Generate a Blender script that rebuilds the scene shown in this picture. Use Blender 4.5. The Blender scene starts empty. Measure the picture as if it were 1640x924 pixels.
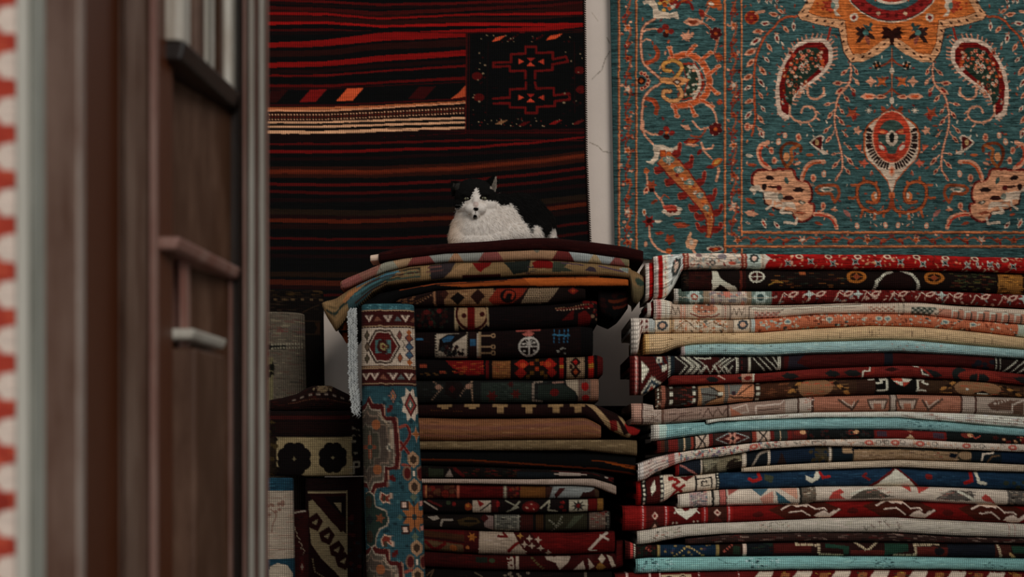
import bpy, math, random
import numpy as np
from mathutils import Vector, Matrix

# ---------------------------------------------------------------- camera maths
F = 1640 * 59.0 / 36.0
HC, HY = 0.9, 760.0
def W(px, py, d):
    return ((px - 820.0) / F * d, d, HC + (HY - py) / F * d)
COL = bpy.context.scene.collection
GAIN = 2.05

def lin(c):
    if isinstance(c, str):
        c = [int(c[i:i + 2], 16) / 255.0 for i in (0, 2, 4)]
    return np.array([(v / 12.92 if v <= 0.04045 else ((v + 0.055) / 1.055) ** 2.4) for v in c])
def alb(c, g=None):
    v = lin(c); L = float(v @ np.array([.25, .65, .10]))
    bl = v[2] > v[0] * 1.15
    if v[0] > 1.9 * v[1]: v[2] = min(v[2], v[1] * .85)
    v = v * (np.array([1.0, .98, .82]) if bl else np.array([1.03, .95, .93])) * min(1.0, (L / .25)) ** .22
    L2 = float(v @ np.array([.25, .65, .10])); v = np.maximum(L2 + (v - L2) * (.86 if bl else 1.0), .0012)
    return np.minimum(v * (GAIN if g is None else g) * 1.04, 0.88)

# ---------------------------------------------------------------- weaving pattern painter
class Cv:
    """a rug design drawn in rug coordinates; later baked into the knots (vertices)"""
    def __init__(s, x0, y0, x1, y1, bg='000000', res=1.0, g=None):
        s.x0, s.y0, s.res, s.g = x0, y0, res, g
        s.w = int((x1 - x0) * res) + 2; s.h = int((y1 - y0) * res) + 2
        s.a = np.zeros((s.h, s.w, 3)); s.a[:] = alb(bg, g)
        s.ox = s.oy = 0.0; s.k = 1.0; s.mx = None
    def T(s, ox=0, oy=0, k=1.0):
        s.ox, s.oy, s.k = ox, oy, k; return s
    def P(s, p):
        p = np.asarray(p, float).reshape(-1, 2)
        return np.stack([(s.ox + p[:, 0] / s.k - s.x0) * s.res, (s.oy + p[:, 1] / s.k - s.y0) * s.res], 1)
    def box(s, q, m):
        x0 = max(0, int(q[:, 0].min() - m)); x1 = min(s.w, int(q[:, 0].max() + m) + 2)
        y0 = max(0, int(q[:, 1].min() - m)); y1 = min(s.h, int(q[:, 1].max() + m) + 2)
        if x1 <= x0 or y1 <= y0: return None
        yy, xx = np.mgrid[y0:y1, x0:x1]
        return (slice(y0, y1), slice(x0, x1)), xx + 0.0, yy + 0.0
    def put(s, sl, m, c, al=1.0):
        v = s.a[sl]; v[m] = v[m] * (1 - al) + alb(c, s.g) * al
    def poly(s, pts, c, al=1.0):
        q = s.P(pts); b = s.box(q, 1)
        if b is None: return s
        sl, X, Y = b; m = np.zeros(X.shape, bool); j = len(q) - 1
        for i in range(len(q)):
            xi, yi = q[i]; xj, yj = q[j]
            if yi != yj:
                m ^= ((yi > Y) != (yj > Y)) & (X < (xj - xi) * (Y - yi) / (yj - yi) + xi)
            j = i
        s.put(sl, m, c, al); return s
    def rect(s, x0, y0, x1, y1, c, al=1.0):
        return s.poly([(x0, y0), (x1, y0), (x1, y1), (x0, y1)], c, al)
    def band(s, x0, x1, c, al=1.0):
        return s.rect(x0, -9999, x1, 9999, c, al)
    def bands(s, *a):
        for x0, x1, c in a: s.band(x0, x1, c)
        return s
    def ell(s, cx, cy, rx, ry, c, al=1.0, ring=0):
        q = s.P([(cx, cy)]); rx = rx / s.k * s.res; ry = ry / s.k * s.res
        b = s.box(q, max(rx, ry) + 1)
        if b is None: return s
        sl, X, Y = b
        e = ((X - q[0, 0]) / max(rx, .3)) ** 2 + ((Y - q[0, 1]) / max(ry, .3)) ** 2
        m = e <= 1
        if ring: m &= (((X - q[0, 0]) / max(rx - ring * s.res, .1)) ** 2 + ((Y - q[0, 1]) / max(ry - ring * s.res, .1)) ** 2) > 1
        s.put(sl, m, c, al); return s
    def line(s, pts, w, c, al=1.0, dash=0, duty=.5):
        q = s.P(pts); r = w * s.res / 2; b = s.box(q, r + 1)
        if b is None: return s
        acc = 0.0
        for i in range(len(q) - 1):
            a, d = q[i], q[i + 1] - q[i]; L = math.hypot(*d)
            if L < 1e-6: continue
            bb = s.box(q[i:i + 2], r + 1)
            if bb is None: acc += L; continue
            sl, X, Y = bb
            t = ((X - a[0]) * d[0] + (Y - a[1]) * d[1]) / L
            tc = np.clip(t, 0, L)
            m = np.hypot(X - a[0] - tc * d[0] / L, Y - a[1] - tc * d[1] / L) <= r
            if dash: m &= (((tc + acc) / (dash * s.res)) % 1.0) < duty
            s.put(sl, m, c, al); acc += L
        return s
    def curve(s, pts, w, c, n=8, **k):
        p = np.asarray(pts, float); p = np.vstack([2 * p[0] - p[1], p, 2 * p[-1] - p[-2]]); o = []
        for i in range(1, len(p) - 2):
            for t in np.linspace(0, 1, n, endpoint=False):
                o.append(.5 * ((2 * p[i]) + (p[i + 1] - p[i - 1]) * t + (2 * p[i - 1] - 5 * p[i] + 4 * p[i + 1] - p[i + 2]) * t * t + (3 * p[i] - p[i - 1] - 3 * p[i + 1] + p[i + 2]) * t ** 3))
        o.append(p[-2]); s.line(o, w, c, **k); return o
    def dia(s, cx, cy, rx, ry, c, al=1.0):
        return s.poly([(cx - rx, cy), (cx, cy - ry), (cx + rx, cy), (cx, cy + ry)], c, al)
    def gem(s, cx, cy, rx, ry, *cs):
        n = len(cs)
        for i, c in enumerate(cs): s.dia(cx, cy, rx * (n - i) / n, ry * (n - i) / n, c)
        return s
    def ros(s, cx, cy, r, *cs, n=8):
        for i in range(n):
            t = 2 * math.pi * i / n
            s.ell(cx + r * .65 * math.cos(t), cy + r * .65 * math.sin(t), r * .36, r * .36, cs[0])
        s.ell(cx, cy, r * .5, r * .5, cs[1])
        if len(cs) > 2: s.ell(cx, cy, r * .25, r * .25, cs[2])
        return s
    def star(s, cx, cy, r, c, n=8, ri=.45, a0=0.0, sy=1.0):
        return s.poly([(cx + (r if i % 2 == 0 else r * ri) * math.cos(a0 + math.pi * i / n), cy + sy * (r if i % 2 == 0 else r * ri) * math.sin(a0 + math.pi * i / n)) for i in range(2 * n)], c)
    def leaf(s, x, y, a, L, w, c, c2=None):
        ca, sa = math.cos(a), math.sin(a)
        f = lambda k, m: [(x + u * ca * m - v * sa * m + (1 - m) * L / 2 * ca, y + u * sa * m + v * ca * m + (1 - m) * L / 2 * sa) for u, v in k]
        sh = [(0, 0), (L * .3, w * .5), (L * .7, w * .45), (L, 0), (L * .7, -w * .45), (L * .3, -w * .5)]
        s.poly(f(sh, 1), c)
        if c2: s.poly(f(sh, .55), c2)
        return s
    def scat(s, x0, y0, x1, y1, cs, n, r0, r1, seed, sh=0):
        R = random.Random(seed)
        for i in range(n):
            x = R.uniform(x0, x1); y = R.uniform(y0, y1); r = R.uniform(r0, r1); c = R.choice(cs); t = R.uniform(0, 6.28)
            if sh == 0: s.ell(x, y, r, r * .8, c)
            elif sh == 1: s.leaf(x, y, t, r * 2.6, r, c)
            elif sh == 2: s.dia(x, y, r, r, c)
            elif sh == 3:
                s.line([(x, y), (x + 2.5 * r * math.cos(t), y + 2.5 * r * math.sin(t)), (x + 2.5 * r * math.cos(t + .9), y + 2.5 * r * math.sin(t + .9))], 1.2, c)
            elif sh == 4: s.ros(x, y, r, c, R.choice(cs), n=5)
            elif sh == 5: s.rect(x, y, x + 2.4 * r, y + 1.1, c)
        return s
    def zig(s, x0, x1, y0, y1, p, w, c, **k):
        n = int((x1 - x0) / p) + 1
        return s.line([(x0 + i * p, y0 if i % 2 else y1) for i in range(n + 1)], w, c, **k)
    def vdash(s, x, c, w=2, h=99, p=4):
        return s.line([(x, -2), (x, h)], w, c, dash=p)
    def grain(s, amt, seed=1, sx=1, sy=1):
        R = np.random.RandomState(seed)
        n = R.rand(s.h // sy + 2, s.w // sx + 2)
        n = np.kron(n, np.ones((sy, sx)))[:s.h, :s.w]
        s.a *= (1 + amt * (n - .5) * 2)[..., None]; return s
    def warp(s, amp, seed=3):
        """weaver's irregularity"""
        R = np.random.RandomState(seed)
        yy, xx = np.mgrid[0:s.h, 0:s.w]
        dx = np.interp(yy, np.arange(0, s.h + 12, 6), R.uniform(-amp, amp, len(np.arange(0, s.h + 12, 6))))
        dy = np.interp(xx, np.arange(0, s.w + 12, 6), R.uniform(-amp, amp, len(np.arange(0, s.w + 12, 6))))
        s.a = s.a[np.clip((yy + dy).round().astype(int), 0, s.h - 1), np.clip((xx + dx).round().astype(int), 0, s.w - 1)]; return s
    def mirror(s, cx):
        m = int((cx - s.x0) * s.res)
        n = s.w - m
        if n > 0:
            idx = np.clip(m - np.arange(n), 0, s.w - 1); s.a[:, m:] = s.a[:, idx]
        return s
    def get(s, x, y):
        X = np.clip((x - s.x0) * s.res, 0, s.w - 1.001); Y = np.clip((y - s.y0) * s.res, 0, s.h - 1.001)
        i = X.astype(int); j = Y.astype(int); fx = (X - i)[..., None]; fy = (Y - j)[..., None]; A = s.a
        return (A[j, i] * (1 - fx) + A[j, i + 1] * fx) * (1 - fy) + (A[j + 1, i] * (1 - fx) + A[j + 1, i + 1] * fx) * fy

# ---------------------------------------------------------------- materials
def nt(name):
    m = bpy.data.materials.new(name); m.use_nodes = True
    t = m.node_tree; t.nodes.clear()
    o = t.nodes.new('ShaderNodeOutputMaterial'); b = t.nodes.new('ShaderNodeBsdfPrincipled')
    t.links.new(b.outputs[0], o.inputs[0]); return m, t, b
def N(t, ty, **k):
    n = t.nodes.new(ty)
    for a, v in k.items():
        if a.startswith('i_'):
            key = a[2:]; n.inputs[int(key) if key.isdigit() else key].default_value = v
        else: setattr(n, a, v)
    return n
def mth(t, op, a, b=None, c=None):
    n = t.nodes.new('ShaderNodeMath'); n.operation = op
    for i, v in enumerate((a, b, c)):
        if v is None: continue
        if isinstance(v, (int, float)): n.inputs[i].default_value = v
        else: t.links.new(v, n.inputs[i])
    return n.outputs[0]
def rug_mat(name, pu, pv, amt, noise, sx=.02, sy=.35, rough=.95, bump=.5, sheen=.0):
    m, t, b = nt(name)
    at = N(t, 'ShaderNodeAttribute', attribute_name='Col')
    uv = N(t, 'ShaderNodeUVMap', uv_map='UV'); sp = N(t, 'ShaderNodeSeparateXYZ'); t.links.new(uv.outputs[0], sp.inputs[0])
    su = mth(t, 'ABSOLUTE', mth(t, 'SINE', mth(t, 'MULTIPLY', sp.outputs[0], math.pi / pu))) if pu else None
    sv = mth(t, 'ABSOLUTE', mth(t, 'SINE', mth(t, 'MULTIPLY', sp.outputs[1], math.pi / pv))) if pv else None
    h = mth(t, 'MULTIPLY', su, sv) if (su and sv) else (su or sv)
    mp = N(t, 'ShaderNodeMapping'); mp.inputs['Scale'].default_value = (sx, sy, 1); t.links.new(uv.outputs[0], mp.inputs[0])
    no = N(t, 'ShaderNodeTexNoise', i_Scale=1.0, i_Detail=4.0, i_Roughness=.7); t.links.new(mp.outputs[0], no.inputs['Vector'])
    f = mth(t, 'MAXIMUM', mth(t, 'ADD', mth(t, 'MULTIPLY', mth(t, 'SUBTRACT', no.outputs[0], .5), noise * 2), 1.0), .25)
    f = mth(t, 'MULTIPLY', f, mth(t, 'ADD', mth(t, 'MULTIPLY', h, amt * 1.15), 1 - amt * .58))
    vm = N(t, 'ShaderNodeVectorMath', operation='SCALE'); t.links.new(at.outputs['Color'], vm.inputs[0]); t.links.new(f, vm.inputs['Scale'])
    t.links.new(vm.outputs[0], b.inputs['Base Color'])
    b.inputs['Roughness'].default_value = rough; b.inputs['Specular IOR Level'].default_value = .12
    b.inputs['Sheen Weight'].default_value = sheen
    bp = N(t, 'ShaderNodeBump', i_Strength=bump, i_Distance=.004)
    t.links.new(mth(t, 'ADD', h, no.outputs[0]), bp.inputs['Height']); t.links.new(bp.outputs[0], b.inputs['Normal'])
    return m
M = {}
M['knot'] = rug_mat('knotted_wool', 3.2, 2.9, .8, .8, sx=.03, sy=.3)
M['pile'] = rug_mat('wool_pile', 2.6, 1.9, .22, 2.3, sx=.035, sy=.42, bump=.35)
M['soft'] = rug_mat('soft_pile', 4.2, 2.4, .2, 1.1, sx=.03, sy=.3, bump=.4)
M['rib'] = rug_mat('flat_weave', 3.0, 0, .55, .6, sx=.02, sy=.25)
M['flat'] = rug_mat('fine_flat_weave', 2.3, 0, .28, .7, sx=.015, sy=.3, bump=.3)

def noisy(name, c1, c2, scale=(8, 8, 8), rough=.8, bump=.3, det=6, lo=.35, hi=.7, spec=.3, g=1.0, dist=.01):
    m, t, b = nt(name)
    tc = N(t, 'ShaderNodeTexCoord'); mp = N(t, 'ShaderNodeMapping'); mp.inputs['Scale'].default_value = scale
    t.links.new(tc.outputs['Object'], mp.inputs[0])
    no = N(t, 'ShaderNodeTexNoise', i_Scale=1.0, i_Detail=float(det), i_Roughness=.6); t.links.new(mp.outputs[0], no.inputs['Vector'])
    r = N(t, 'ShaderNodeValToRGB'); r.color_ramp.elements[0].position = lo; r.color_ramp.elements[1].position = hi
    r.color_ramp.elements[0].color = (*(lin(c1) * g), 1); r.color_ramp.elements[1].color = (*(lin(c2) * g), 1)
    t.links.new(no.outputs[0], r.inputs[0]); t.links.new(r.outputs[0], b.inputs['Base Color'])
    b.inputs['Roughness'].default_value = rough; b.inputs['Specular IOR Level'].default_value = spec
    bp = N(t, 'ShaderNodeBump', i_Strength=bump, i_Distance=dist); t.links.new(no.outputs[0], bp.inputs['Height']); t.links.new(bp.outputs[0], b.inputs['Normal'])
    return m

# ---------------------------------------------------------------- mesh helpers
def mesh_np(name, V, Fq, mat, col=None, uv=None, parent=None, smooth=True, extra=None):
    """V (n,3); Fq list of (m,k) int arrays"""
    me = bpy.data.meshes.new(name)
    V = np.asarray(V, np.float32)
    arrs = [np.asarray(f, np.int32) for f in Fq if len(f)]
    loops = np.concatenate([a.ravel() for a in arrs]); tot = np.concatenate([np.full(len(a), a.shape[1], np.int32) for a in arrs])
    st = np.concatenate([[0], np.cumsum(tot)[:-1]]).astype(np.int32)
    me.vertices.add(len(V)); me.vertices.foreach_set('co', V.ravel())
    me.loops.add(len(loops)); me.loops.foreach_set('vertex_index', loops)
    me.polygons.add(len(tot)); me.polygons.foreach_set('loop_start', st)
    try: me.polygons.foreach_set('loop_total', tot)
    except Exception: pass
    me.polygons.foreach_set('use_smooth', np.full(len(tot), smooth, bool))
    me.update(calc_edges=True)
    if col is not None:
        ca = me.color_attributes.new('Col', 'FLOAT_COLOR', 'POINT')
        ca.data.foreach_set('color', np.concatenate([np.asarray(col, np.float32), np.ones((len(V), 1), np.float32)], 1).ravel())
    if uv is not None:
        l = me.uv_layers.new(name='UV'); l.data.foreach_set('uv', np.asarray(uv, np.float32)[loops].ravel())
    me.validate()
    if mat: me.materials.append(mat)
    o = bpy.data.objects.new(name, me); COL.objects.link(o)
    if parent is not None: o.parent = parent
    return o
def tag(o, label=None, cat=None, group=None, kind=None):
    for k, v in (('label', label), ('category', cat), ('group', group), ('kind', kind)):
        if v: o[k] = v
    return o
def empty(name, label, cat, loc=(0, 0, 0), group=None):
    o = bpy.data.objects.new(name, None); COL.objects.link(o); o.location = loc; o.empty_display_size = .05
    return tag(o, label, cat, group)

def grid_faces(nr, nc, wrap=False):
    i, j = np.mgrid[0:nr - 1, 0:nc - (0 if wrap else 1)]
    j2 = (j + 1) % nc
    return np.stack([i * nc + j, (i + 1) * nc + j, (i + 1) * nc + j2, i * nc + j2], -1).reshape(-1, 4)

CELL = 1.2
GX = np.arange(300, 1850, 1.0)
def new_stack(): return [np.full(len(GX), -1e3), np.full(len(GX), -1e3)]
def sm(v, k):
    if k < 2: return v
    p = np.pad(v, k, mode='reflect', reflect_type='odd'); ker = np.hanning(2 * k + 1); ker /= ker.sum()
    return np.convolve(p, ker, 'valid')

def folded_rug(name, cv, pts, Hn, D, mat='knot', back=.58, nose=.5, endr=6, label=None, cat='rug', group=None, parent=None, kind=None, sk=9, pw=2.3, cap='L', loc=None, seed=0, backx=0.0, cap_in=.03, stack=None, flap=False):
    """a rug folded flat, its rounded fold to the front; pts = (x, top, bottom) down the visible fold"""
    p = np.array(pts, float); x0, x1 = p[0, 0], p[-1, 0]
    xs = np.arange(x0, min(x1, 1652), CELL)
    if x1 > 1652: xs = np.concatenate([xs, np.arange(1652, x1, 8)])
    xs = np.append(xs[xs < x1 - .5], x1)
    # finer columns at the ends keep the rounding clean
    top = np.interp(xs, p[:, 0], p[:, 1]); bot = np.interp(xs, p[:, 0], p[:, 2])
    top = sm(top, sk); bot = sm(bot, sk)
    R = np.random.RandomState(seed + 11)
    wx = np.arange(x0 - 60, x1 + 90, 45.); wig = np.interp(xs, wx, R.uniform(-1, 1, len(wx))); wig = sm(wig, 12)
    push = np.zeros(len(xs)); bback = bot.copy()
    if stack is not None:
        FB = np.interp(xs, GX, stack[0]); BB = np.interp(xs, GX, stack[1])
        MX = np.maximum(FB, BB); ov = MX - top; top = np.where((ov > -.3) & (ov < 7), MX + .3, np.where((BB - top > -.3), BB + .3, top))
        bot = np.maximum(bot, np.minimum(top + 1.5, bot + 9)); top = np.minimum(top, bot - 1.2)
        push = np.where(FB > top + 1.0, .09, 0.0); push = sm(np.maximum.reduce([np.roll(push, q) for q in range(-3, 4)]), 3) if push.any() else push
        nomh = np.median(bot - top) * 1.06
        bback = np.where(bot - top > 1.35 * nomh, np.maximum(top, BB) + nomh, bot)
        if not flap:
            inside = (GX >= x0 - 2) & (GX <= x1 + 2)
            stack[0][inside] = np.maximum(stack[0], np.interp(GX, xs, bot))[inside]
            stack[1][inside] = np.maximum(stack[1], np.interp(GX, xs, bback))[inside]
        tback = np.maximum(top, BB + .3)
    else: tback = top
    hm = np.maximum(bot - top, 1.2)
    nr = max(8, int(Hn / CELL) + 2)
    s = np.linspace(0, 1, nr); t = .55 * s + .45 * (1 - np.cos(np.pi * s)) / 2
    Dz = 6.0 if stack is not None and abs(D - 6.0) < .02 else (6.03 if stack is not None else D)
    hw = hm / F * D
    ns = np.minimum(hw * nose, .045)
    off = ns[None, :] * (1 - (1 - np.abs(2 * t[:, None] - 1) ** pw) ** (1 / pw))
    # ends rounded back
    e = np.zeros(len(xs))
    if endr:
        for a in ((xs - x0) / endr, (x1 - xs) / endr):
            q = np.clip(1 - a, 0, 1); e += (1 - np.sqrt(1 - q ** 2 * .98)) * endr / F * D * 1.2
    dep = D + off + e[None, :] + (wig * .006)[None, :] + push[None, :]
    Y = top[None, :] + t[:, None] * hm[None, :]
    Xp = np.repeat(xs[None, :], nr, 0)
    Vf = np.stack([(Xp - 820) / F * Dz, dep, HC + (HY - Y) / F * Dz], -1)
    # body going back, top then bottom
    rows = [Vf]
    def backrow(tt, dd, zs):
        r = Vf[tt].copy(); r[:, 1] = np.maximum(D + dd, r[:, 1] + .002); r[:, 2] = HC + (HY - (bback if tt == -1 else tback)) / F * Dz
        r[:, 0] += np.interp(xs, [x0, x0 + 40, x1 - 40, x1], [1, 0, 0, -1]) * backx * dd
        return r[None]
    near = lambda tt: Vf[tt][:, 1] - D + .008
    bot_rows = [backrow(-1, near(-1), 0), backrow(-1, back * .35, 0), backrow(-1, back, 0)]
    top_rows = [backrow(0, back, 0), backrow(0, back * .35, 0), backrow(0, near(0), 0)]
    ring = np.concatenate([Vf] + bot_rows + top_rows, 0)
    nR = ring.shape[0]; nc = len(xs)
    V = ring.reshape(-1, 3)
    fs = grid_faces(nR, nc)
    last = np.stack([(nR - 1) * nc + np.arange(nc - 1), np.arange(nc - 1), np.arange(1, nc), (nR - 1) * nc + np.arange(1, nc)], -1)
    fs = np.concatenate([fs, last])
    vv = np.concatenate([t * Hn, [Hn, Hn, Hn, 0, 0, 0]])
    uu = np.repeat(xs[None, :], nR, 0); VV = np.repeat(vv[:, None], nc, 1)
    col = cv.get(uu, VV).reshape(-1, 3); uv = np.stack([uu, VV], -1).reshape(-1, 2)
    Vs, Fs, Cs, Us = [V], [fs], [col], [uv]; base = len(V)
    # the ends: layers of the fold round a hollow
    for side, ci in (('L', 0), ('R', nc - 1)):
        r = ring[:, ci]; cc = col.reshape(nR, nc, 3)[:, ci]
        mid = (r[0] + r[nr - 1]) / 2
        mz = np.full(nR, mid[2]); mz[nr:] = (r[nr:, 2].max() + r[nr:, 2].min()) / 2
        rr = r.copy(); rr[:, 2] = mz + (r[:, 2] - mz) * .45; rr[:, 1] = np.maximum(r[:, 1], r[:, 1].min() + hw[ci] * .22)
        sg = 1 if side == 'L' else -1
        r3 = rr.copy(); r3[:, 0] += sg * cap_in; r3[:, 2] = mz + (r[:, 2] - mz) * .2
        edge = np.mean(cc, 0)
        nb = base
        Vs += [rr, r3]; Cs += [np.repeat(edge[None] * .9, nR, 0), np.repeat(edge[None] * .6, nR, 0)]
        Us += [np.stack([rr[:, 1] * 400, rr[:, 2] * 400], 1)] * 2
        idx0 = np.arange(nR) * nc + ci; i1 = nb + np.arange(nR); i2 = nb + nR + np.arange(nR)
        nx = lambda a: np.roll(a, -1)
        q = [np.stack([a, nx(a), nx(b), b], -1) for a, b in ((idx0, i1), (i1, i2))]
        q = [x[:, ::-1] if side == 'R' else x for x in q]
        Fs += q; Fs.append(i2[None, :] if side == 'L' else i2[None, ::-1]); base += 2 * nR
    V = np.concatenate(Vs)
    V, locv = V, None
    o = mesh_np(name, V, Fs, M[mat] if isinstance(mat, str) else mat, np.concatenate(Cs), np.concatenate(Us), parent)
    if label: tag(o, label, cat, group, kind)
    return o

def roll_rug(name, cv, prof, y0, y1, d0, d1, depth=.6, mat='knot', label=None, group=None, parent=None, pw=2.0, zbase=None, hollow=.55):
    """a rug rolled or folded up and stood on end; prof = (y, xleft, xright)"""
    p = np.array(prof, float); ys = np.append(np.arange(y0, min(y1, 930), CELL * 1.0), [930, y1] if y1 > 930 else [y1])
    xl = sm(np.interp(ys, p[:, 0], p[:, 1]), 6); xr = sm(np.interp(ys, p[:, 0], p[:, 2]), 6)
    wpx = (xr - xl).max(); nf = int(wpx * 1.2 / CELL); nb = 16
    th = np.concatenate([np.linspace(math.pi, 0, nf), np.linspace(0, -math.pi, nb + 2)[1:-1]])   # front half then back
    cx = np.sign(np.cos(th)) * np.abs(np.cos(th)) ** (2 / pw); sy = np.sign(np.sin(th)) * np.abs(np.sin(th)) ** (2 / pw)
    dd = np.interp(ys, [y0, y1], [d0, d1])
    c = (xl + xr) / 2; w = (xr - xl) / 2
    wm = w / F * dd
    e = np.ones(len(ys)); ed = np.clip((ys - y0) / 4, 0, 1); e = .93 + .07 * np.sqrt(1 - (1 - ed) ** 2)
    X = ((c - 820) / F * dd)[:, None] + (wm * e)[:, None] * cx[None]
    Yw = (dd + wm * depth)[:, None] - (wm * depth * e)[:, None] * sy[None]
    Z = np.repeat((HC + (HY - ys) / F * dd)[:, None], len(th), 1)
    nr, nc = X.shape
    U = np.where(th[None] >= 0, 50 + 50 * cx[None], 50 + 50 * cx[None]) + 0 * X
    Vv = np.repeat(ys[:, None], nc, 1)
    col = cv.get(U, Vv).reshape(-1, 3); uv = np.stack([U * wpx / 100, Vv], -1).reshape(-1, 2)
    V = np.stack([X, Yw, Z], -1); fs = grid_faces(nr, nc, True)
    Vs = [V.reshape(-1, 3)]; Fs = [fs]; Cs = [col]; Us = [uv]; b = nr * nc
    for ri, sg in ((0, -1), (nr - 1, 1)):
        r = V[ri]; m = r.mean(0); r1 = m + (r - m) * hollow; r2 = r1 + np.array([0, 0, sg * .04])
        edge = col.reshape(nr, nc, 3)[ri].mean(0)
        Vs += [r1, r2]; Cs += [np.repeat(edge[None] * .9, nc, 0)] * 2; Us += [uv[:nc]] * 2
        i0 = ri * nc + np.arange(nc); i1 = b + np.arange(nc); i2 = b + nc + np.arange(nc)
        for a, c2 in ((i0, i1), (i1, i2)):
            q = np.stack([a, np.roll(a, -1), np.roll(c2, -1), c2], -1); Fs.append(q if ri == 0 else q[:, ::-1])
        Fs.append(i2[None]); b += 2 * nc
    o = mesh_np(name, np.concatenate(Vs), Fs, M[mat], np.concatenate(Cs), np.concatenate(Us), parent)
    if label: tag(o, label, 'rug', group)
    return o

def hanging(name, cv, xl, xr, y0, y1, d, mat, xmax=1660, th=.009, wave=.006, seed=5, label=None, parent=None, ymin=-4, c0=None):
    """rug hung flat on the wall, slightly rippled; xl, xr are edge functions of y"""
    ys = np.concatenate([np.arange(y0, ymin, 8.), np.arange(max(ymin, y0), y1, CELL)]); ys = np.append(ys[ys < y1 - .5], y1)
    w0 = xr(0) - xl(0); vis = max(0.0, min(1.0, (xmax - xl(0)) / w0))
    u = np.arange(0, vis, CELL / w0)
    if vis < 1: u = np.concatenate([u, np.arange(vis, 1, 8 / w0)])
    u = np.append(u[u < 1 - .3 / w0], 1.0)
    L = np.array([xl(y) for y in ys]); R_ = np.array([xr(y) for y in ys])
    X = L[:, None] + u[None] * (R_ - L)[:, None]; Y = np.repeat(ys[:, None], len(u), 1)
    rs = np.random.RandomState(seed)
    ph = rs.uniform(0, 6.28, 4)
    wv = wave * (np.sin(X / 61 + ph[0] + Y / 300) + .6 * np.sin(X / 29 + ph[1] - Y / 170) + .5 * np.sin(Y / 83 + ph[2]))
    Vf = np.stack([(X - 820) / F * d, d - th - wave * 1.2 + wv * .5, HC + (HY - Y) / F * d], -1)
    nr, nc = X.shape; V = Vf.reshape(-1, 3); fs = grid_faces(nr, nc)
    col = cv.get(X, Y).reshape(-1, 3); uv = np.stack([X, Y], -1).reshape(-1, 2)
    per = np.concatenate([np.arange(nc), np.arange(1, nr) * nc + nc - 1, (nr - 1) * nc + np.arange(nc - 2, -1, -1), np.arange(nr - 2, 0, -1) * nc])
    bv = V[per].copy(); bv[:, 1] += th
    bi = len(V) + np.arange(len(per))
    sd = np.stack([per, bi, np.roll(bi, -1), np.roll(per, -1)], -1)[:, ::-1]
    # rear face as a coarse sheet
    o = mesh_np(name, np.concatenate([V, bv]), [fs, sd, bi[None]], M[mat], np.concatenate([col, col[per]]), np.concatenate([uv, uv[per]]), parent)
    if label: tag(o, label, 'rug')
    return o

class MB:
    def __init__(s): s.v = []; s.f = []
    def add(s, V, Fs):
        b = len(s.v); s.v += [tuple(v) for v in V]; s.f += [tuple(b + i for i in f) for f in Fs]
    def box(s, a, b, bev=0.0):
        (x0, y0, z0), (x1, y1, z1) = a, b
        s.add([(x0, y0, z0), (x1, y0, z0), (x1, y1, z0), (x0, y1, z0), (x0, y0, z1), (x1, y0, z1), (x1, y1, z1), (x0, y1, z1)],
              [(0, 3, 2, 1), (4, 5, 6, 7), (0, 1, 5, 4), (1, 2, 6, 5), (2, 3, 7, 6), (3, 0, 4, 7)])
    def prism(s, P, z0, z1):
        n = len(P); s.add([(x, y, z0) for x, y in P] + [(x, y, z1) for x, y in P],
                          [tuple(range(n))[::-1], tuple(range(n, 2 * n))] + [(i, (i + 1) % n, n + (i + 1) % n, n + i) for i in range(n)])
    def tube(s, pts, r, n=8, r1=None):
        k = len(pts); V = []
        for i, p in enumerate(pts):
            p = Vector(p); a = Vector(pts[max(i - 1, 0)]); b = Vector(pts[min(i + 1, k - 1)])
            d = (b - a).normalized(); u = d.orthogonal().normalized(); v = d.cross(u)
            rr = r + ((r1 if r1 is not None else r) - r) * i / (k - 1)
            V += [tuple(p + (u * math.cos(t) + v * math.sin(t)) * rr) for t in (2 * math.pi * j / n for j in range(n))]
        Fs = [(i * n + j, i * n + (j + 1) % n, (i + 1) * n + (j + 1) % n, (i + 1) * n + j) for i in range(k - 1) for j in range(n)]
        s.add(V, Fs + [tuple(range(n))[::-1], tuple((k - 1) * n + j for j in range(n))])
    def build(s, name, mat, parent=None, bevel=0.0, smooth=False):
        me = bpy.data.meshes.new(name); me.from_pydata(s.v, [], s.f); me.update(); me.materials.append(mat)
        if smooth: me.polygons.foreach_set('use_smooth', [True] * len(me.polygons))
        o = bpy.data.objects.new(name, me); COL.objects.link(o)
        if parent: o.parent = parent
        if bevel:
            b = o.modifiers.new('bevel', 'BEVEL'); b.width = bevel; b.segments = 3; b.limit_method = 'ANGLE'
        return o
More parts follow.
